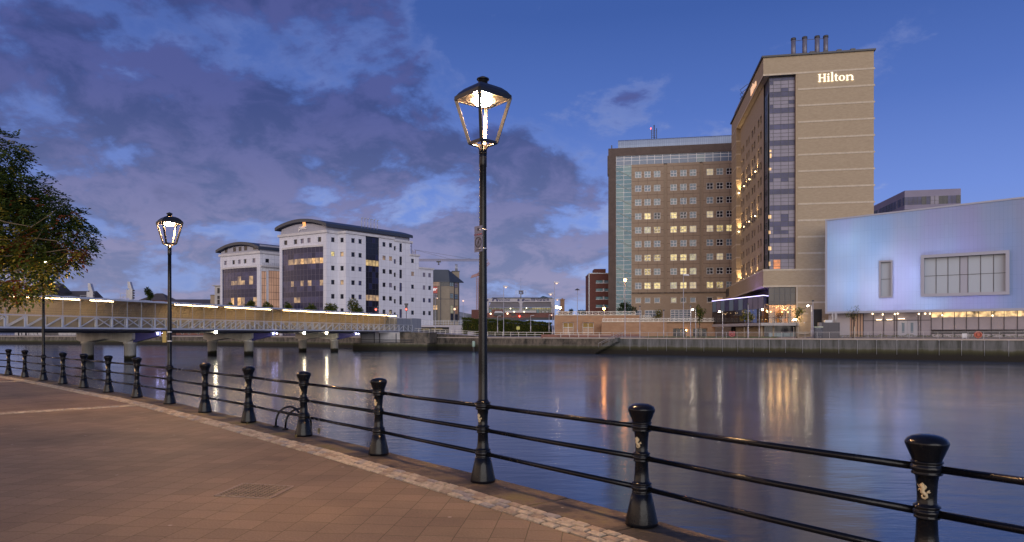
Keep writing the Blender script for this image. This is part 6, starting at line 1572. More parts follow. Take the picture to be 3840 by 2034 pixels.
gable_house('quayside_house', 'dark roofed building half hidden behind the overhanging tree', 'house', 90, 197, 1240, 1095, 1061, 320, M['dark_wall'], M['roof_tile'], 14, 'x')
gable_house('quayside_house', 'red brick house with a dark sloping roof behind the first railway signal', 'house', 222, 332, 1240, 1117, 1089, 330, M['rb2'], M['roof_tile'], 12, 'x')
gable_house('quayside_house', 'hip roofed house behind the conifer on the far bank', 'house', 526, 624, 1240, 1127, 1098, 330, M['rb2'], M['roof_tile'], 12, 'hip')
gable_house('long_shed', 'long low dark roofed shed on the far bank beside the second lamp post', 'shed', 622, 792, 1240, 1138, 1121, 320, M['dark_wall'], M['roof_tile'], 12, 'x')
t, pl = gable_house('quayside_flats', 'small stepped tan and white building just beyond the smaller arched gable', 'flats', 789, 806, 1240, 1106, 1104, 310, mat('tan render', (.33,.26,.2), .8), M['roof_tile'], 10, 'x')
m = MB(); p2 = Pl(((805-CX)/F*309, 309), (1, 0)); p2.box(m, 0, p2.s_(830), GZ, ZZ(1073,309), -8, 0); p2.box(m, -.9, p2.s_(829)+.6, ZZ(1073,309), ZZ(1070.5,309), -8.5, .8); m.build('tower_wall', M['pale_wall'], t)
m = MB()
for y0, y1 in ((1081,1101), (1110,1122), (1124,1145)): p2.box(m, p2.s_(815), p2.s_(824), ZZ(y1,309), ZZ(y0,309), .01, .06)
m.build('window', M['glass_dark'], t)
gable_house('quayside_house', 'white quayside building with dark arched windows seen under the covered footbridge', 'house', 55, 158, 1263, 1228, 1220, 312, M['pale_wall'], M['roof_tile'], 9, 'x',
            [(66,74,1236,1262), (79,85,1236,1262), (93,102,1236,1262), (106,111,1237,1262), (123,127,1238,1256), (137,143,1238,1256)])
gable_house('quayside_shed', 'white quayside shed seen under the covered footbridge beside the pier', 'shed', 219, 331, 1263, 1233, 1228, 312, M['pale_wall'], M['roof_tile'], 9, 'x', [(307,320,1237,1256)])
gable_house('quayside_shed', 'dark quayside shed seen under the covered footbridge', 'shed', 158, 219, 1263, 1229, 1222, 313, M['dark_wall'], M['roof_tile'], 9, 'x')
gable_house('quayside_house', 'red brick quayside building under the footbridge between the first two piers', 'house', 520, 640, 1263, 1226, 1218, 312, M['rb2'], M['roof_tile'], 9, 'x', [(540,546,1238,1252), (575,581,1238,1252), (600,606,1238,1252), (622,628,1238,1252)])
gable_house('quayside_house', 'brownish quayside building seen under the footbridge between second lamp post and second pier pair', 'house', 660, 810, 1263, 1230, 1222, 300, M['rb2'], M['roof_tile'], 9, 'x', [(680,688,1240,1254), (706,714,1240,1254), (740,748,1240,1254)])
fr = MB()
qq = [Vector(p) for p in offset(BANK, .6)[1:6]]
for a, b in zip(qq, qq[1:]):
    for z in (QZ+.5, QZ+1.05): fr.bar((a.x,a.y,z), (b.x,b.y,z), .06)
    L = (b-a).length; 
    for k in range(int(L/2.2)): p = a.lerp(b, k*2.2/L); fr.bar((p.x,p.y,QZ), (p.x,p.y,QZ+1.05), .07)
tag(fr.build('railing', M['steel_dark'], loc=(qq[2].x, qq[2].y, QZ)), 'thin dark railing along the distant river wall under the footbridge', 'railing')
# ---------------------------------------------------------------- tan building with a hipped roof right of the white block
NB_ = ((1684.5-CX)/F*285, 285); NA = Pl(NB_, (-.985, -.17)); NR = Pl(NB_, (.80, .60)); tan = thing('tan_office', 'tan brick office with a hipped dark roof, a tall chimney and a red sign', 'office building', (NB_[0], NB_[1], GZ))
M['tan'] = mat('tan brick', (.33,.275,.205), .85, c2=(.28,.23,.17), scale=.7)
ze = ZZ(1056, 285); uNA, uNR = NA.s_(1600), NR.s_(1722.5)
def npt(a, b): return (NB_[0]+NA.d.x*a+NR.d.x*b, NB_[1]+NA.d.y*a+NR.d.y*b)
m = MB(); m.prism([npt(0,0), npt(uNA,0), npt(uNA,uNR), npt(0,uNR)], GZ, ze); m.build('wall', M['tan'], tan)
m = MB(); e = 1.0; zr_ = ZZ(1017, 292); A_, B_, C_, D_ = [V(*npt(*q), ze) for q in ((-e,-e), (uNA+e,-e), (uNA+e,uNR+e), (-e,uNR+e))]; r0, r1 = V(*npt(uNR*.5, uNR*.5), zr_), V(*npt(uNA-uNR*.2, uNR*.5), zr_)
m.poly([A_,B_,r1,r0]); m.poly([B_,C_,r1]); m.poly([C_,D_,r0,r1]); m.poly([D_,A_,r0]); m.prism([npt(-e,-e), npt(uNA+e,-e), npt(uNA+e,uNR+e), npt(-e,uNR+e)], ze-.35, ze-.003); m.build('roof', M['slate'], tan)
ch = MB(); cc = npt(-.0, uNR-2.4); zch = ZZ(1020.5, 297); 
c_ = W(1708, 1100, 297); ch.box((c_.x, c_.y, (ze-4+zch)/2), (3.0, 3.0, zch-ze+4), .2); ch.build('chimney', M['tan'], tan)
m = MB(); m.box((c_.x, c_.y, zch+.15), (3.4,3.4,.3), .2); m.build('chimney_cap', M['steel_dark'], tan)
m = MB()
for x in (1709, 1714): p = W(x, 1000, 297); m.tube((p.x,p.y,zch+.3), (p.x,p.y,ZZ(991,297)), .26)
m.build('flue_pipe', M['galv'], tan)
def nwin(pl, x0, x1, y0, y1, mg, bars=(('v',0),('h',.5))):
    u0, u1 = sorted((pl.s_(x0), pl.s_(x1))); zt = pl.z(x0, y0); put_win(tan, pl, (u0+u1)/2, zt, u1-u0, zt-pl.z(x0, y1), mg, 'mullion', .04, .12, bars)
nwin(NA, 1620, 1650, 1056.5, 1073.5, 'lit_amber_dim'); nwin(NA, 1651, 1683.5, 1056.5, 1073.5, 'glass_dark'); nwin(NA, 1624, 1640, 1100.5, 1119, 'glass_grey')
nwin(NA, 1624, 1641, 1144.5, 1163, 'lit_amber'); nwin(NA, 1624, 1641, 1163.5, 1204, 'glass_dark')
nwin(NR, 1685, 1701, 1057, 1074, 'glass_pale'); nwin(NR, 1704, 1716, 1062, 1079, 'glass_grey'); nwin(NR, 1687.5, 1700, 1101, 1119, 'glass_pale'); nwin(NR, 1705, 1716.5, 1104, 1122, 'glass_blue')
nwin(NR, 1689, 1700, 1145, 1176, 'lit_dim', (('v',-.17),('v',.17))); nwin(NR, 1689, 1700, 1177, 1206, 'glass_dark'); nwin(NR, 1706, 1717, 1147, 1178, 'lit_amber_dim'); nwin(NR, 1706, 1717, 1179, 1206, 'glass_dark')
m = MB()
for pl, x in ((NA, 1652.5), (NR, 1703.5), (NR, 1720)): u = pl.s_(x); pl.box(m, u-.16, u+.16, GZ, ze-.4, .01, .12)
NA.box(m, -.02, uNA, ZZ(1122,285)-.1, ZZ(1122,285)+.08, .0, .05); NR.box(m, 0, uNR, ZZ(1122,285)-.1, ZZ(1122,285)+.08, .0, .05); m.build('downpipe', M['mullion'], tan)
m = MB(); a0, a1 = sorted((NA.s_(1598), NA.s_(1640))); zs0, zs1 = NA.z(1635, 1100), NA.z(1635, 1075.5); NA.box(m, a0, a1, zs0, zs1, .05, .18); m.build('sign_panel', emit('red sign board', (.5,.03,.02), .25, base=(.4,.03,.02)), tan)
text_obj('sign_letter', 'nder', 2.0, emit('white sign text', (1,1,1), .7), tan, NA.p(NA.s_(1637.5), NA.z(1637, 1090.5), .2), NA.ang(), .03, 'RIGHT', .25, .03)
# pale retaining walls with a railing at its foot, and a row of striped barriers
RWl = Pl(((1684-CX)/F*222, 222), (1, .05)); t = thing('retaining_wall', 'pale lavender retaining wall with a railed terrace below the tan office', 'wall', RWl.p(0, GZ))
m = MB(); RWl.box(m, 0, RWl.s_(1741), GZ-.3, ZZ(1220,222), -8, 0); RWl.box(m, RWl.s_(1578), -.003, ZZ(1224,222)-.3, ZZ(1220.5,222), -8, .3); m.build('wall', mat('lavender painted wall', (.45,.43,.48), .7, vary=.08, scale=.4), t)
m = MB(); RWl.box(m, RWl.s_(1578), -.01, GZ-.3, ZZ(1224,222)-.3, -8, -2); m.build('undercroft', M['steel_dark'], t)
m = MB(); zt = ZZ(1220,222)
for z in (.55, 1.1, 1.5): RWl.box(m, RWl.s_(1578), RWl.s_(1738), zt+z-.04, zt+z+.04, .05, .12)
for k in range(18): u = RWl.s_(1578)+(RWl.s_(1738)-RWl.s_(1578))*k/17; RWl.box(m, u-.05, u+.05, zt, zt+1.5, .05, .12)
m.build('rail', M['galv'], t)
BRp = Pl(((1582-CX)/F*206, 206), (1, .02)); bb0 = None
for k in range(9):
    u = BRp.s_(1583+k*8.4+(6 if k > 3 else 0)); p = BRp.p(u, 2.5)
    if bb0 is None:
        bb0 = local_thing('barrier', 'short yellow and black barrier in a row on the ramp by the covered footbridge', 'barrier', p, 'striped barriers on the ramp')
        m = MB()
        for q in range(3): m.box((-.3+q*.2, 0, .75), (.1, .06, .5), 0, 0); m.box((-.2+q*.2, 0, .75), (.1, .06, .5), 0, 1)
        m.build('board', [mat('barrier yellow', (.42,.30,.05), .6), M['steel_dark']], bb0)
        m = MB(); m.box((-.28,0,.25), (.06,.4,.5)); m.box((.28,0,.25), (.06,.4,.5)); m.build('foot', M['steel_dark'], bb0)
    else: c = copy_tree(bb0); c.location = p
# ---------------------------------------------------------------- station building with a white fascia, far behind the hedge
def s1(x): return 1820+x/8.883
def s1y(y): return 1070+y/8.883
ST = Pl(((1822-CX)/F*292, 292), (1, .0)); sta = thing('station', 'long station building with a white lettered fascia and brick base behind the hedge', 'station', ST.p(0, GZ))
M['fascia'] = mat('pale grey fascia', (.50,.48,.52), .6, vary=.06, scale=.3)
M['st_shade'] = mat('grey ribbed canopy', (.20,.185,.19), .7, vary=.1, scale=.4, stretch=(1,1,4))
def sb_(m, x0, x1, y0, y1, o0, o1): ST.box(m, ST.s_(s1(x0)), ST.s_(s1(x1)), ZZ(s1y(y1),292), ZZ(s1y(y0),292), o0, o1)
m = MB(); sb_(m, 40, 2290, 440, 562, -6, 0); sb_(m, 40, 112, 563, 930, -5, -.01); sb_(m, 1140, 1228, 563, 860, -1, .35); sb_(m, 2190, 2290, 563, 930, -5, -.02)
for s_, x in ((1, 1228), (-1, 1140)): m.extr([ST.P(s1(x), s1y(563), .2), ST.P(s1(x+s_*45), s1y(563), .2), ST.P(s1(x), s1y(615), .2)], ST.n*-.8)
m.build('fascia', M['fascia'], sta)
m = MB(); sb_(m, 215, 2230, 412, 438, -7, .3); m.build('roof', M['slate'], sta)
m = MB()
for x0, x1 in ((113, 1138), (1230, 2188)): m.extr([ST.P(s1(x0+70 if x0 < 200 else x0), s1y(570), -.6), ST.P(s1(x1), s1y(570), -.6), ST.P(s1(x1), s1y(740), 1.2), ST.P(s1(x0), s1y(740), 1.2)], ST.n*-.2)
islands(m, 'canopy', M['st_shade'], sta)
m = MB(); f = MB()
for x0, x1 in ((113, 1138), (1230, 2188)):
    n = 12
    for i in range(n):
        a, b = x0+(x1-x0)*i/n, x0+(x1-x0)*(i+1)/n; r = random.random()
        for ya, yb, k in ((742, 800, 0), (800, 925, 1)):
            mi = (2 if (x0 > 1000 and i > 3) else (1 if r < .5 else 0)) if k == 0 else (3 if r < .4 else 0)
            m.poly([ST.P(s1(a), s1y(yb), -1), ST.P(s1(b), s1y(yb), -1), ST.P(s1(b), s1y(ya), -1), ST.P(s1(a), s1y(ya), -1)], mi)
        f.bar(ST.P(s1(a), s1y(742), -.96), ST.P(s1(a), s1y(925), -.96), .14)
w_ = m.build('glazing', [mat('olive glass', (.10,.115,.09), .2, spec=.7), emit('dim olive room', (.7,.62,.3), .14, base=(.1,.1,.07), noise=.7), emit('dim yellow room', (.8,.66,.3), .28, base=(.15,.13,.08), noise=.4), M['glass_green']], sta); f.build('mullion', M['mullion'], w_)
m = MB(); sb_(m, 660, 1690, 858, 922, -.5, 2.2); m.build('porch_canopy', mat('pale porch canopy', (.55,.53,.54), .6), sta)
m = MB(); sb_(m, 40, 2290, 926, 1078, -2, 1.0); sb_(m, 220, 600, 810, 925, -2, .6); m.build('brick_base', mat('red brown station brick', (.20,.095,.08), .85, vary=.15, scale=.6), sta)
m = MB(); sb_(m, 40, 2290, 1079, 1160, -2, .9); sb_(m, 290, 610, 930, 1015, .9, 2.0); sb_(m, 850, 1010, 940, 1020, 1.0, 1.06); sb_(m, 1150, 1310, 940, 1020, 1.0, 1.06); m.build('dark_base', M['steel_dark'], sta)
m = MB(); m.extr([ST.P(s1(295), s1y(930), 2.1), ST.P(s1(605), s1y(930), 2.1), ST.P(s1(545), s1y(868), 1.4), ST.P(s1(330), s1y(868), 1.4)], ST.n*-.3); m.build('white_porch', mat('white porch', (.65,.63,.62), .6), sta)
m = MB()
for x in (1885, 2025): sb_(m, x, x+65, 875, 912, -.9, .6)
islands(m, 'air_unit', M['galv'], sta)
m = MB(); p = ST.P(s1(1185), s1y(300), -1.5); m.tube((p.x,p.y,ZZ(s1y(440),292)), (p.x,p.y,p.z+.4), .22); m.tube((p.x,p.y,p.z), (p.x,p.y,p.z+7), .05); m.build('mast', M['galv'], sta)
m = MB()
for x0, x1, y0, y1 in ((1115,1165,175,295), (1205,1270,175,300), (1150,1230,180,225)): sb_(m, x0, x1, y0, y1, -2.4, -.8)
islands(m, 'mast_box', mat('navy mast boxes', (.06,.06,.16), .5), sta)
m = MB()
for k in range(4): z = ZZ(s1y(300-42*k),292); m.bar((p.x-2.2,p.y-.9,z), (p.x+2.2,p.y-.9,z), .1); 
for dx in (-2.2, 2.2): m.bar((p.x+dx,p.y-.9,ZZ(s1y(300),292)), (p.x+dx,p.y-.9,ZZ(s1y(172),292)), .1)
m.build('mast_cage', M['galv'], sta)
m = MB(); a, b, c = ST.P(s1(1825), s1y(402), -4), ST.P(s1(2165), s1y(402), -4), ST.P(s1(1950), s1y(318), -9); d_, e_ = ST.P(s1(2165), s1y(402), -14), ST.P(s1(1825), s1y(402), -14)
for q in ((a,b,c), (b,d_,c), (d_,e_,c), (e_,a,c), (a,b,d_,e_)): m.poly(q)
m.build('green_roof', mat('green roof', (.07,.13,.11), .6), sta)
navy = mat('navy fascia print', (.05,.05,.15), .6)
text_obj('sign_letter', 'translink', 1.75, navy, sta, ST.P(s1(352), s1y(528), .05), ST.ang(), .02, 'LEFT', .15, .02)
m = MB(); ringc = ST.P(s1(318), s1y(505), .04)
for k in range(10):
    a0, a1 = -.6+k*.42, -.6+(k+1)*.42; m.extr([ringc+V(math.cos(t)*r*1.3, 0, math.sin(t)*r) for t, r in ((a0,.95), (a1,.95), (a1,.6-.03*k), (a0,.6-.03*k))], ST.n*.04)
m.build('emblem', navy, sta)
text_obj('sign_letter', 'www.translink.co.uk', .95, navy, sta, ST.P(s1(2120), s1y(475), .05), ST.ang(), .02, 'RIGHT', 0, .015)
text_obj('sign_letter', 'Phone: 028 90 66 66 30', 1.15, navy, sta, ST.P(s1(2120), s1y(528), .05), ST.ang(), .02, 'RIGHT', 0, .03)
m = MB()
for x in (1104, 1253, 70): c = ST.P(s1(x), s1y(500), .02); m.tube(c, c+ST.n*.08, .5, 14)
islands(m, 'roundel', navy, sta)
def glow_thing(name, label, p, r, mt, cat='lamp', group=None):
    m = MB(); m.ball((p.x, p.y, p.z), r, 0, 8); o = m.build(name, mt, loc=p); return tag(o, label, cat, group)
m = MB()
for x, y in ((185,960), (740,955)): m.ball(ST.P(s1(x), s1y(y), 2.3), .33, 0, 8)
islands(m, 'wall_lamp', emit('peach wall lamp', (1,.6,.36), 6), sta)
m = MB()
for x, y in ((838,780), (958,893), (1370,762), (1290,893)): m.ball(ST.P(s1(x), s1y(y), .3 if y < 800 else 2.4), .24, 0, 8)
islands(m, 'room_lamp', emit('pale room lamp', (1,.9,.6), 4), sta)
m = MB(); m.ball(ST.P(s1(1138), s1y(1040), 2.4), .3, 0, 8); m.build('red_lamp', M['lamp_red'], sta)
m = MB(); pp = Pl(((2101.7-CX)/F*285, 285), (1, 0)); pp.box(m, 0, pp.s_(2117), GZ, ZZ(1124,285), -2, 0); pp.box(m, -.2, pp.s_(2117)+.2, ZZ(1126,285)+.01, ZZ(1122.5,285), -2.2, .2); pp.box(m, -.6, pp.s_(2117)+2, GZ, ZZ(1168,285), -2.5, .4); pp.box(m, .5, 1.2, ZZ(1122,285), ZZ(1119,285), -1, -.4)
tag(m.build('brick_stack', M['te_brick'], loc=pp.p(0, GZ)), 'square tan brick stack standing beside the bright floodlight', 'chimney')
rbk = MB(); q = Pl(((1768-CX)/F*330, 330), (1, 0)); q.box(rbk, 0, q.s_(1830), GZ, ZZ(1162,330), -6, 0); tag(rbk.build('brick_shed', M['rb2'], loc=q.p(0, GZ)), 'plain red brick shed between the hillside and the crane mast', 'shed')
# ---------------------------------------------------------------- cranes
def lattice(m, a, b, w, n, up=V(0,0,1), th=.16):
    a, b = Vector(a), Vector(b); d = (b-a).normalized(); x = d.cross(up); x = V(1,0,0) if x.length < .01 else x.normalized(); y = x.cross(d)
    cs = [x*w/2+y*w/2, x*-w/2+y*w/2, x*-w/2-y*w/2, x*w/2-y*w/2]
    for c in cs: m.bar(a+c, b+c, th)
    for i in range(n):
        p, q = a.lerp(b, i/n), a.lerp(b, (i+1)/n)
        for k in range(4):
            m.bar(p+cs[k], q+cs[(k+1) % 4], th*.6); m.bar(p+cs[k], p+cs[(k+1) % 4], th*.6)
YC = 420.0
c1 = thing('tower_crane', 'tower crane with a long level jib and stays rising behind the white office block', 'crane', W(1553, 1250, YC)*1)
M['crane'] = mat('reddish crane steel', (.26,.23,.27), .6); M['crane_red'] = mat('red white crane steel', (.34,.20,.21), .6)
jy = ZZ(976, YC); mx_ = W(1553, 0, YC).x
m = MB(); lattice(m, (mx_, YC, GZ), (mx_, YC, ZZ(938,YC)), 1.6, 30, V(0,1,0)); m.build('mast', M['crane'], c1)
m = MB(); lattice(m, (mx_-8, YC, jy), (W(1830,0,YC).x, YC, jy), 1.1, 40, V(0,0,1), .2); m.build('jib', M['crane'], c1)
m = MB()
for x, z in ((1690, jy+.6), (1770, jy+.6)): m.bar((mx_, YC, ZZ(937,YC)), (W(x,0,YC).x, YC, z), .12)
m.build('stay', M['steel_dark'], c1)
m = MB(); xt = W(1645,0,YC).x; m.box((xt, YC, jy-1.0), (2.6,1.5,.8)); m.bar((xt, YC, jy-1), (xt, YC, jy-2.6), .5); m.box((xt, YC, jy-2.6), (1,.8,.7)); m.build('trolley', M['steel_dark'], c1)
YD = 400.0; c2 = thing('tower_crane', 'red and white crane with a tilted counter jib, half hidden by the central lamp post', 'crane', W(1790.5, 1250, YD))
xm = W(1790.5,0,YD).x; m = MB(); lattice(m, (xm, YD, GZ), (xm, YD, ZZ(1040,YD)), 1.3, 26, V(0,1,0), .22); m.build('mast', M['crane_red'], c2)
m = MB(); m.extr([W(1764,1044,YD), W(1796,1035,YD), W(1796,1023,YD), W(1769,1033,YD)], V(0,1.2,0)); m.build('counter_jib', M['crane_red'], c2)
m = MB(); lattice(m, W(1792,1030,YD), W(1835,985,YD), 1.1, 8, V(0,0,1), .2); m.build('jib', M['crane_red'], c2)
# ---------------------------------------------------------------- hedge, trees
HG = Pl(((1735-CX)/F*205, 205), (1, -.10)); hb = MB(); u1 = HG.s_(2062); hd = thing('hedge', 'long clipped dark green hedge behind the river railing', 'hedge', HG.p(u1/2, GZ))
zt0_, zt1_ = ZZ(1196,205), ZZ(1214,205)
for _ in range(15000):
    u = random.uniform(-.3, u1+.3); zt = zt0_+(zt1_-zt0_)*max(0, u/u1)**.8+.25*math.sin(u*1.3)*math.sin(u*.41)
    if random.random() < .55: z = random.uniform(GZ, zt); o = .0+random.gauss(0,.12)+.5*(z-GZ)/(zt-GZ)*-1
    else: z = zt+random.gauss(0,.12); o = -random.uniform(.4, 3)
    leaf(hb, HG.p(u, z, o), V(random.uniform(-1,1), random.uniform(-1,.3), random.uniform(-.3,1)), .45, .22, random.choices((0,1,2), (3,5,.6))[0])
hb.build('foliage', FOL, hd, recalc=False)
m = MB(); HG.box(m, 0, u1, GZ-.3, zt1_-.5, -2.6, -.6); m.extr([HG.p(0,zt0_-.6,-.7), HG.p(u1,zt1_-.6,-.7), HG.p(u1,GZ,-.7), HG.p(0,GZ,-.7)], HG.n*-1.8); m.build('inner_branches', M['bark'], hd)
def small_tree(name, label, x, ytop, ylow, ybase, Y, rx, n, L, w, weights, cat='tree', stakes=False, group=None, seed=0):
    random.seed(seed+int(x)); base = W(x, ybase, Y); zt, zl = ZZ(ytop, Y), ZZ(ylow, Y); R = rx/F*Y; hgt = zt-zl
    t = thing(name, label, cat, base, group); lb = []
    for k in range(7):
        a = random.uniform(0, 2*PI); r_ = R*random.uniform(.25, .62); f = random.random(); sh = .55+.6*math.sin(PI*(.15+.7*f))
        lb.append(((base.x+math.cos(a)*r_*sh, Y+math.sin(a)*r_*sh, zl+hgt*(.12+.76*f)), (R*random.uniform(.34,.55), R*.45, hgt*random.uniform(.16,.24))))
    m = MB(); crown(m, lb, n, L, w, weights, False, .2); m.build('crown', FOL, t, recalc=False)
    m = MB(); top = V(base.x, Y, zl+hgt*.7); m.chain([base-V(0,0,.3), base.lerp(top,.4)+V(.05,0,0), top], [.09*hgt/3+.02, .07*hgt/3+.015, .02], 8)
    for c, r in lb: m.chain([base.lerp(top, .62), (base.lerp(top, .8)+Vector(c))/2, c], [.04, .028, .01], 5)
    m.build('trunk', M['bark'], t)
    if stakes:
        m = MB()
        for dx in (-.45, .45, 0): m.tube(base+V(dx, .3 if dx else -.4, -.2), base+V(dx, .3 if dx else -.4, 1.9), .045)
        m.build('stake', M['h_stone'], t)
    return t
YQ = lambda x, d=6.0: bank_Y(x)+d
small_tree('young_tree', 'young yellow green tree planted in front of the restaurant glass box', 2801, 1166, 1213, 1263, YQ(2801, 4), 29, 900, .34, .19, (1,4,5,.0), stakes=True)
small_tree('young_tree', 'young green tree in front of the lit pilaster between dining room and brick wall', 2988, 1157, 1212, 1263, YQ(2988, 4), 27, 520, .34, .19, (2,5,2,0), stakes=True)
small_tree('young_tree', 'upright young green tree by the end of the brick terrace', 2623, 1150, 1214, 1263, YQ(2623, 5), 21, 900, .34, .19, (3,5,1.5,0), stakes=True)
small_tree('young_tree', 'small sparse tree with thin stems in front of the white hall', 3199, 1146, 1206, 1263, YQ(3199, 5), 27, 330, .28, .15, (3,4,1,0), stakes=True)
small_tree('young_tree', 'small yellowish tree on the terrace before the foyer windows', 2463, 1163, 1196, 1215, 186, 22, 500, .42, .24, (1,4,4,.3))
small_tree('dark_bush', 'dark spiky evergreen bush on the terrace by the green glass edge', 2351, 1138, 1172, 1182, 192, 40, 1500, .7, .16, (6,1,0,0), cat='bush')
small_tree('conifer', 'small dark pointed conifer on the skyline beside the tan brick stack', 2140, 1160, 1182, 1185, 270, 7, 500, .6, .22, (5,1,0,0), cat='tree')
small_tree('bushy_tree', 'dark rounded tree on the skyline next to the dark red block', 2186, 1166, 1184, 1186, 270, 20, 800, .7, .3, (5,2,0,0), cat='tree')
small_tree('conifer', 'tall dark conifer standing in front of the hip roofed house', 558, 1080, 1135, 1150, 315, 13, 1100, .9, .35, (6,2,0,0), cat='tree')
for lab, x, yt, r in (('small round tree before the dark glass of the smaller gable, beside the stepped building', 866, 1130, 17), ('small round tree before the dark glass of the smaller gable, by the stair windows', 935, 1132, 18), ('small tree in front of the peach lit stair windows', 1002, 1131, 17), ('small round tree between the stair windows and the taller dark glass gable', 1075, 1137, 18), ('wider round tree in front of the dark glass of the taller gable', 1158, 1132, 24), ('rounded green tree before the corner of the white office block', 1243, 1133, 26), ('largest green tree in front of the white office block', 1333, 1123, 34)):
    Y = 226 if x > 1100 else 245
    small_tree('street_tree', lab, x, yt, yt+62, 1245, Y, r, 1000, .8, .42, (3,6,1,0), group='round trees before the white office block', seed=3)
small_tree('street_tree', 'tiny green tree at the foot of the peach lit stair windows', 1021, 1147, 1165, 1245, 240, 7, 200, .6, .35, (2,6,1,0), group='round trees before the white office block')
random.seed(5)
# ---------------------------------------------------------------- far bank street lamps
M['pole'] = mat('pale grey lamp column', (.46,.45,.50), .45, metal=.2)
M['lamp_dim'] = emit('dim peach lamp', (1,.62,.42), 1.6)
def column(label, x, ytop, ybase, Y, head='flat', side=1, lit='lamp_dim', r=.085, colour='pole', size=1.0, group='street lamps on the far bank'):
    b = W(x, ybase, Y); zt = ZZ(ytop, Y); t = thing('street_lamp', label, 'street lamp', b, group)
    m = MB(); m.chain([b-V(0,0,.3), b+V(0,0,1.4), b+V(0,0,1.42), V(b.x, b.y, zt)], [r*1.5, r*1.5, r, r*.7], 10); m.build('pole', M[colour], t); h = V(b.x, b.y, zt)
    m = MB(); g = None
    if head == 'flat':
        m.extr([h+V(-.1*side,-.2,-.05), h+V(1.25*side*size,-.25,-.1), h+V(1.0*side*size,-.2,.22*size), h+V(-.1*side,-.2,.3*size)], V(0,.5,0)); g = (h+V(.55*side*size,0,-.2), .24*size)
    elif head == 'disc': m.lathe([(.62,-.05), (.6,.02), (.2,.28), (.08,.36), (.01,.38)], 20, 0, h)
    elif head == 'path': m.bar(h, h+V(.62*side,0,.02), .12, .1); m.box(h+V(.66*side,0,.03), (.5,.26,.10)); g = (h+V(.66*side,0,-.08), .17)
    elif head == 'plain': m.box(h+V(0,0,.1), (.34,.3,.26))
    elif head == 'ball': m.lathe([(.1,-.4), (.16,-.3), (.05,-.1)], 12, 0, h); g = (h, .32*size)
    m.build('head', M['steel_dark'] if head in ('disc','plain') else M[colour], t)
    if g and lit: m = MB(); m.ball(g[0], g[1], 0, 8, .6 if head == 'flat' else 1); m.build('lamp', M[lit], t)
    return t
column('slim flat headed lamp column before the hedge, nearest to the central lamp post', 1888.5, 1076, 1257, YQ(1888,4), 'flat', 1)
column('tallest flat headed lamp column at the hedge end beside the brick terrace', 2079, 1061, 1259, YQ(2079,4), 'flat', 1)
column('flat headed lamp column just behind the tallest one, facing the other way', 2073, 1103, 1256, YQ(2073,7), 'flat', -1)
column('short flat headed lamp above the bright floodlight', 2097, 1124, 1180, 262, 'flat', -1, size=1.3)
column('thin lamp column with a dark disc top in front of the first terrace window wall', 2165, 1088, 1257, YQ(2165,7), 'disc')
column('sodium lamp column glowing orange in front of the green glass edge', 2344, 1051, 1263, YQ(2344,3), 'ball', 1, 'lamp_orange')
column('short thin lamp with an orange glow at the corner of the lower terrace rail', 2265, 1158.5, 1245, 172, 'ball', 1, 'lamp_orange', .05, size=1.0)
column('tall grey mast with a plain head before the foyer window grid', 2563, 1033, 1264, YQ(2563,3), 'flat', 1, None)
column('grey column with a small plain head at the end of the red brick low wall', 2399.5, 1151, 1264, YQ(2399,3), 'plain')
column('grey column with a small plain head before the middle of the long brick terrace', 2489, 1166, 1262, YQ(2489,6), 'plain', r=.07)
column('grey column with a small plain head between two low terrace openings', 2589.5, 1148, 1265, YQ(2589,2.5), 'plain')
column('short path lamp lit white on the terrace side of the upright young tree', 2609, 1160, 1265, YQ(2609,2.5), 'path', -1, 'lamp_white', .07)
column('short path lamp lit white at the far end of the restaurant glass box', 2710, 1168, 1265, YQ(2710,3), 'path', -1, 'lamp_white', .07)
column('grey column with a small plain head in front of the restaurant tree', 2805.5, 1143, 1264, YQ(2805,2.5), 'plain', r=.10)
column('short path lamp lit white in front of the restaurant glass corner', 2847, 1160, 1260, YQ(2847,5), 'path', 1, 'lamp_white', .07)
column('short path lamp lit white beside the black service door', 3042.5, 1145.5, 1264, YQ(3042,4), 'path', -1, 'lamp_white', .09)
column('tall grey column with a small plain head beside the black service door', 3048.5, 1131, 1265, YQ(3048,2.5), 'plain', r=.10)
column('thin grey lamp post rising before the hedge, left of the yellow sign', 1866, 1186, 1245, YQ(1866,9), 'path', 1, None, .08)
column('thin grey lamp post before the middle of the hedge', 1990, 1184, 1243, YQ(1990,9), 'path', 1, None, .08)
column('thin grey lamp post at the hedge end near the tallest lamp', 2059, 1181, 1243, YQ(2059,9), 'path', 1, 'lamp_dim', .07)
column('faint lamp column on the skyline between tan office and hedge', 1737, 1129, 1200, 290, 'ball', 1, 'lamp_dim', .1)
column('thin lamp column in front of the red sign of the tan office', 1632, 1118, 1244, 218, 'path', 1, 'lamp_dim', .1)
column('lamp column in front of the tan office end windows with a peach glow', 1705, 1160, 1246, 221, 'ball', 1, 'lamp_dim', .06, size=1.2)
fl = thing('floodlight', 'very bright white floodlight burning beside the tan brick stack', 'floodlight', W(2093, 1180, 255), None)
m = MB(); c = W(2093.5, 1153.5, 255); m.ball(c+V(-.5,0,.1), .42, 0, 10); m.ball(c+V(.75,0,-.15), .34, 0, 10); m.build('lamp', emit('floodlight glare', (1,.74,.42), 75), fl)
m = MB(); m.box(c+V(0,.8,0), (2.6,.3,1.0)); m.tube(V(c.x, c.y+.8, GZ), V(c.x, c.y+.8, c.z), .1); m.build('frame', M['steel_dark'], fl)
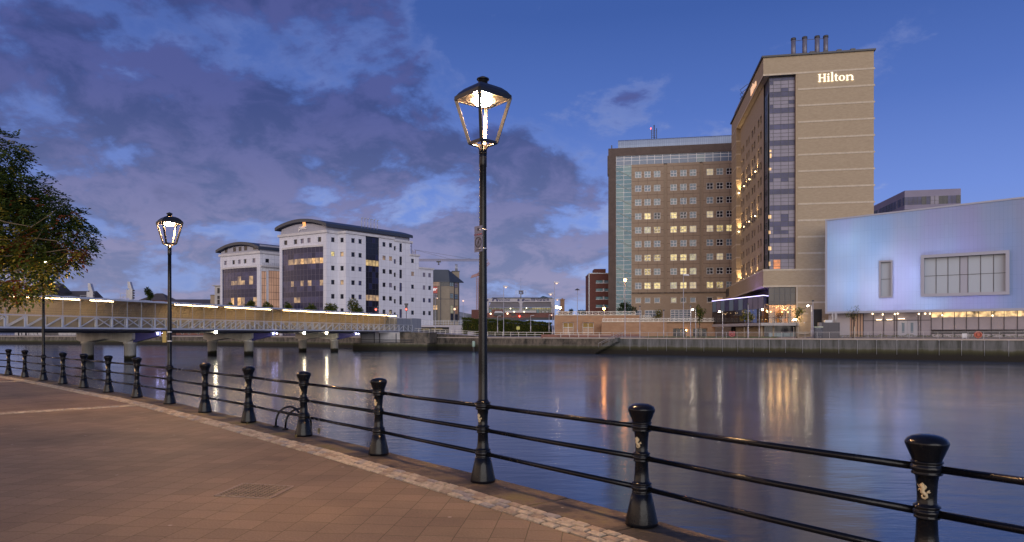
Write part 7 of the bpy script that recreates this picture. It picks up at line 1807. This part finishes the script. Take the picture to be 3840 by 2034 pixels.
# ---------------------------------------------------------------- quay furniture on the far bank
rl = thing('quay_railing', 'long pale steel railing with wires along the top of the far river wall', 'railing', (BANK[8][0], BANK[8][1], QZ))
path_ = offset(BANK, .35); seg = [Vector(p) for p in path_]; a = seg[7].lerp(seg[8], .16); P_ = [a, seg[8], seg[9], seg[10]]
tm_ = MB(); wm = MB(); n = 0
for p, q in zip(P_, P_[1:]):
    tm_.bar((p.x,p.y,QZ+1.18), (q.x,q.y,QZ+1.18), .07)
    for z in (.25,.45,.65,.85,1.0): wm.bar((p.x,p.y,QZ+z), (q.x,q.y,QZ+z), .016)
tm_.build('top_rail', M['galv'], rl); wm.build('wire', M['galv'], rl)
for c, d in walk(P_, 2.15, .6):
    m = MB(); m.box((c.x, c.y, QZ+.59), (.055,.09,1.17), math.atan2(d.y, d.x)); m.build('post', M['galv'], rl)
r2 = thing('quay_railing', 'pale post and rail railing along the old stone wall and ramp by the hedge', 'railing', (BANK[6][0], BANK[6][1], QZ))
P_ = [Vector(RAMP0)+Vector((.3,.5)), seg[6]+Vector((.4,1.2)), seg[7]+Vector((.5,.8)), a]; Z_ = [2.5, 1.15, QZ, QZ]; m = MB()
for i, (p, q) in enumerate(zip(P_, P_[1:])):
    for z in (1.15, .62): m.bar((p.x,p.y,Z_[i]+z), (q.x,q.y,Z_[i+1]+z), .085)
m.build('top_rail', M['white_rail'], r2)
for i, (p, q) in enumerate(zip(P_, P_[1:])):
    L = (q-p).length; k = int(L/2.4)
    for j in range(k): c = p.lerp(q, j/k); z = Z_[i]+(Z_[i+1]-Z_[i])*j/k; m = MB(); m.box((c.x,c.y,z+.57), (.08,.08,1.14)); m.build('post', M['white_rail'], r2)
ch0 = None; wall_n = V(*(B0[8]-B1[8]).normalized(), 0)
for x in (2303+60, 2430, 2500, 2575, 2640, 2710, 2767, 2825, 2886, 2946, 3010, 3077.6, 3145.7, 3215.3, 3287.7, 3363.4, 3442, 3522, 3606, 3692, 3782.8):
    Y = bank_Y(x); d = bank_dir(x); nn = V(d.y, -d.x, 0); p = V((x-CX)/F*Y, Y, WATER+.9)+nn*.09
    if ch0 is None:
        ch0 = local_thing('mooring_chain', 'grey hanging chain with a ring on the concrete river wall', 'chain', p, 'hanging chains along the concrete river wall')
        m = MB(); m.lathe([(.035,0), (.03,1.0), (.035,1.4), (.03,2.6)], 6); m.build('chain', M['galv'], ch0)
        m = MB()
        for k in range(12): t0, t1 = 2*PI*k/12, 2*PI*(k+1)/12; m.tube((.11*math.cos(t0),0,2.62+.14*math.sin(t0)), (.11*math.cos(t1),0,2.62+.14*math.sin(t1)), .03, 6)
        m.build('ring', M['galv'], ch0)
        o = ch0
    else: o = copy_tree(ch0); o.location = p
    o.rotation_euler = (0, 0, math.atan2(d.y, d.x))
def lifebuoy_box(label, x, y0, y1, Y, w, rnd, col):
    b = W(x, y1, Y); b.z = GZ if Y > bank_Y(x)+4 else QZ; h = ZZ(y0, Y)-b.z; t = thing('lifebuoy_station', label, 'lifebuoy', b); m = MB()
    if rnd:
        pts_ = [(math.cos(2*PI*(k+.5)/8)*w*.56, math.sin(2*PI*(k+.5)/8)*w*.5) for k in range(8)]; m.extr([b+V(p[0], -.1, h-w*.5+p[1]) for p in pts_], V(0,.2,0)); m.tube(b, b+V(0,0,h-w*.8), .06)
    else: m.box(b+V(0,0,h*.55), (w, .35, h*.86)); m.box(b+V(0,0,.1), (w*.6,.2,.2))
    m.build('case', mat('lifebuoy '+('orange' if rnd else 'red'), col, .5), t); m = MB()
    R_ = w*.3; c = b+V(0, -.22, h-w*.5 if rnd else h*.55)
    for k in range(20): t0, t1 = 2*PI*k/20, 2*PI*(k+1)/20; m.tube(c+V(R_*math.cos(t0),0,R_*math.sin(t0)), c+V(R_*math.cos(t1),0,R_*math.sin(t1)), .055, 8)
    m.build('ring', mat('dark red lifebuoy', tuple(k*.55 for k in col), .6), t)
lifebuoy_box('square red lifebuoy box on the lawn in front of the restaurant', 2744.5, 1243, 1263, YQ(2744,4), 1.25, False, (.33,.05,.05))
lifebuoy_box('orange octagonal lifebuoy holder on the path in front of the white hall', 3667.5, 1242, 1267, YQ(3667,2.5), 1.25, True, (.52,.10,.04))
wb = W(3617, 1262, YQ(3617,3)); m = MB(); m.box((wb.x, wb.y, QZ+.55), (.85,.06,.75)); m.box((wb.x-.3,wb.y,QZ+.1), (.06,.06,.2)); m.box((wb.x+.3,wb.y,QZ+.1), (.06,.06,.2)); tag(m.build('notice_board', M['white_frame'], loc=(wb.x, wb.y, QZ)), 'small white notice board by the railing beside the orange lifebuoy', 'sign')
kb = W(3069, 1268, YQ(3069,1.2)); kt = thing('information_pillar', 'navy information pillar with a pale top edge on the quay by the service door', 'information board', (kb.x, kb.y, QZ)); hk = ZZ(1228, kb.y)-QZ; wk_ = 32/F*kb.y
m = MB(); m.box((kb.x, kb.y, QZ+hk/2), (wk_, .35, hk)); m.build('panel', mat('navy panel', (.012,.013,.035), .4), kt)
m = MB(); m.box((kb.x+.02, kb.y, QZ+hk+.05), (wk_*.98, .4, .09)); m.build('top_edge', emit('pale green edge', (.7,.8,.55), .25, base=(.6,.65,.5)), kt)
m = MB()
for k in range(4): m.box((kb.x+.1, kb.y-.18, QZ+hk*.72-k*.28), (wk_*.7, .01, .03))
for k in range(5): m.box((kb.x-wk_*.28+k*.2, kb.y-.18, QZ+hk*.86), (.11, .01, .14 if k % 2 else .10))
m.box((kb.x+.0, kb.y-.18, QZ+hk*.12), (.18,.01,.14)); m.box((kb.x+.35, kb.y-.18, QZ+hk*.12), (.18,.01,.14)); m.build('print', mat('grey print', (.25,.25,.3), .6), kt)
db = Pl(W(3071, 1260, 131.5).xy, (.99, -.14)); cb_ = thing('service_enclosure', 'dark grey panelled service enclosure between the hotel wall and the white hall', 'enclosure', db.p(0, GZ)); u1 = db.s_(3149.5); zt = db.z(3110, 1210)
m = MB(); db.box(m, db.s_(3082), u1, GZ-.3, zt, -3, 0); m.build('panel', grid_mat('dark grey panels', db.d, (.055,.05,.065), (.03,.03,.04), 1.9, 9, .03, .5), cb_)
m = MB(); db.box(m, 0, db.s_(3082)-.002, GZ-.3, zt-.01, -.8, -.05); m.build('side_panel', mat('mid grey panel', (.15,.14,.16), .5), cb_)
m = MB(); db.box(m, db.s_(3100), db.s_(3128), zt, zt+.5, -2, -1); m.build('air_unit', M['galv'], cb_)
m = MB()
for x in (3131, 3142, 3147): m.tube(db.p(db.s_(x), zt-.5, -1.5), db.p(db.s_(x), zb0-.45, -1.5), .16 if x < 3146 else .1)
m.build('duct', M['pale_wall'], cb_)
# board, bin, sign and river marker by the hedge
g = W(1765, 1262, YQ(1765,2)); m = MB(); hz = ZZ(1245, g.y); m.box((g.x, g.y, (g.z+hz)/2), (24/F*g.y, .1, hz-g.z), 0); m.box((g.x, g.y+.03, g.z-.2), (.2,.08,.9)); tag(m.build('blank_board', mat('grey board', (.33,.31,.34), .7), loc=g, bevel=.04), 'blank grey board on the ramp railing beside the central lamp post', 'board')
g = W(1922.5, 1262, YQ(1922,3)); m = MB(); hz = ZZ(1246, g.y); m.lathe([(.36,0), (.38,.05), (.38,hz-g.z-.25), (.42,hz-g.z-.22), (.42,hz-g.z-.12), (.3,hz-g.z)], 16, 0, g); tag(m.build('litter_bin', M['steel_dark'], loc=g), 'dark round litter bin at the foot of the hedge', 'litter bin')
g = W(1941, 1245, YQ(1941,8)); t = thing('warning_sign', 'small yellow green sign on a thin leaning pole before the hedge', 'sign', g); m = MB(); m.tube(g-V(0,0,.3), W(1943, 1221, g.y), .04); m.build('pole', M['galv'], t); m = MB(); c = W(1943, 1231, g.y); m.box(c-V(0,.06,0), (.85,.03,.8)); m.build('plate', mat('yellow green plate', (.5,.5,.12), .6), t)
Yn = bank_Y(1776)-1.2; g = W(1776, 1309, Yn); g.z = WATER-.5; t = thing('navigation_marker', 'pale green topped marker pile standing in the water against the stone wall', 'marker', g); zt = ZZ(1279, Yn)
m = MB(); m.tube(g, V(g.x,g.y,zt-.9), .22); m.build('pile', M['steel_dark'], t); m = MB(); m.lathe([(.30,zt-1.6), (.42,zt-1.4), (.42,zt-.3), (.3,zt-.08), (.01,zt)], 16, 0, (g.x, g.y, 0)); m.build('cap', mat('pale green cap', (.30,.42,.36), .6), t)
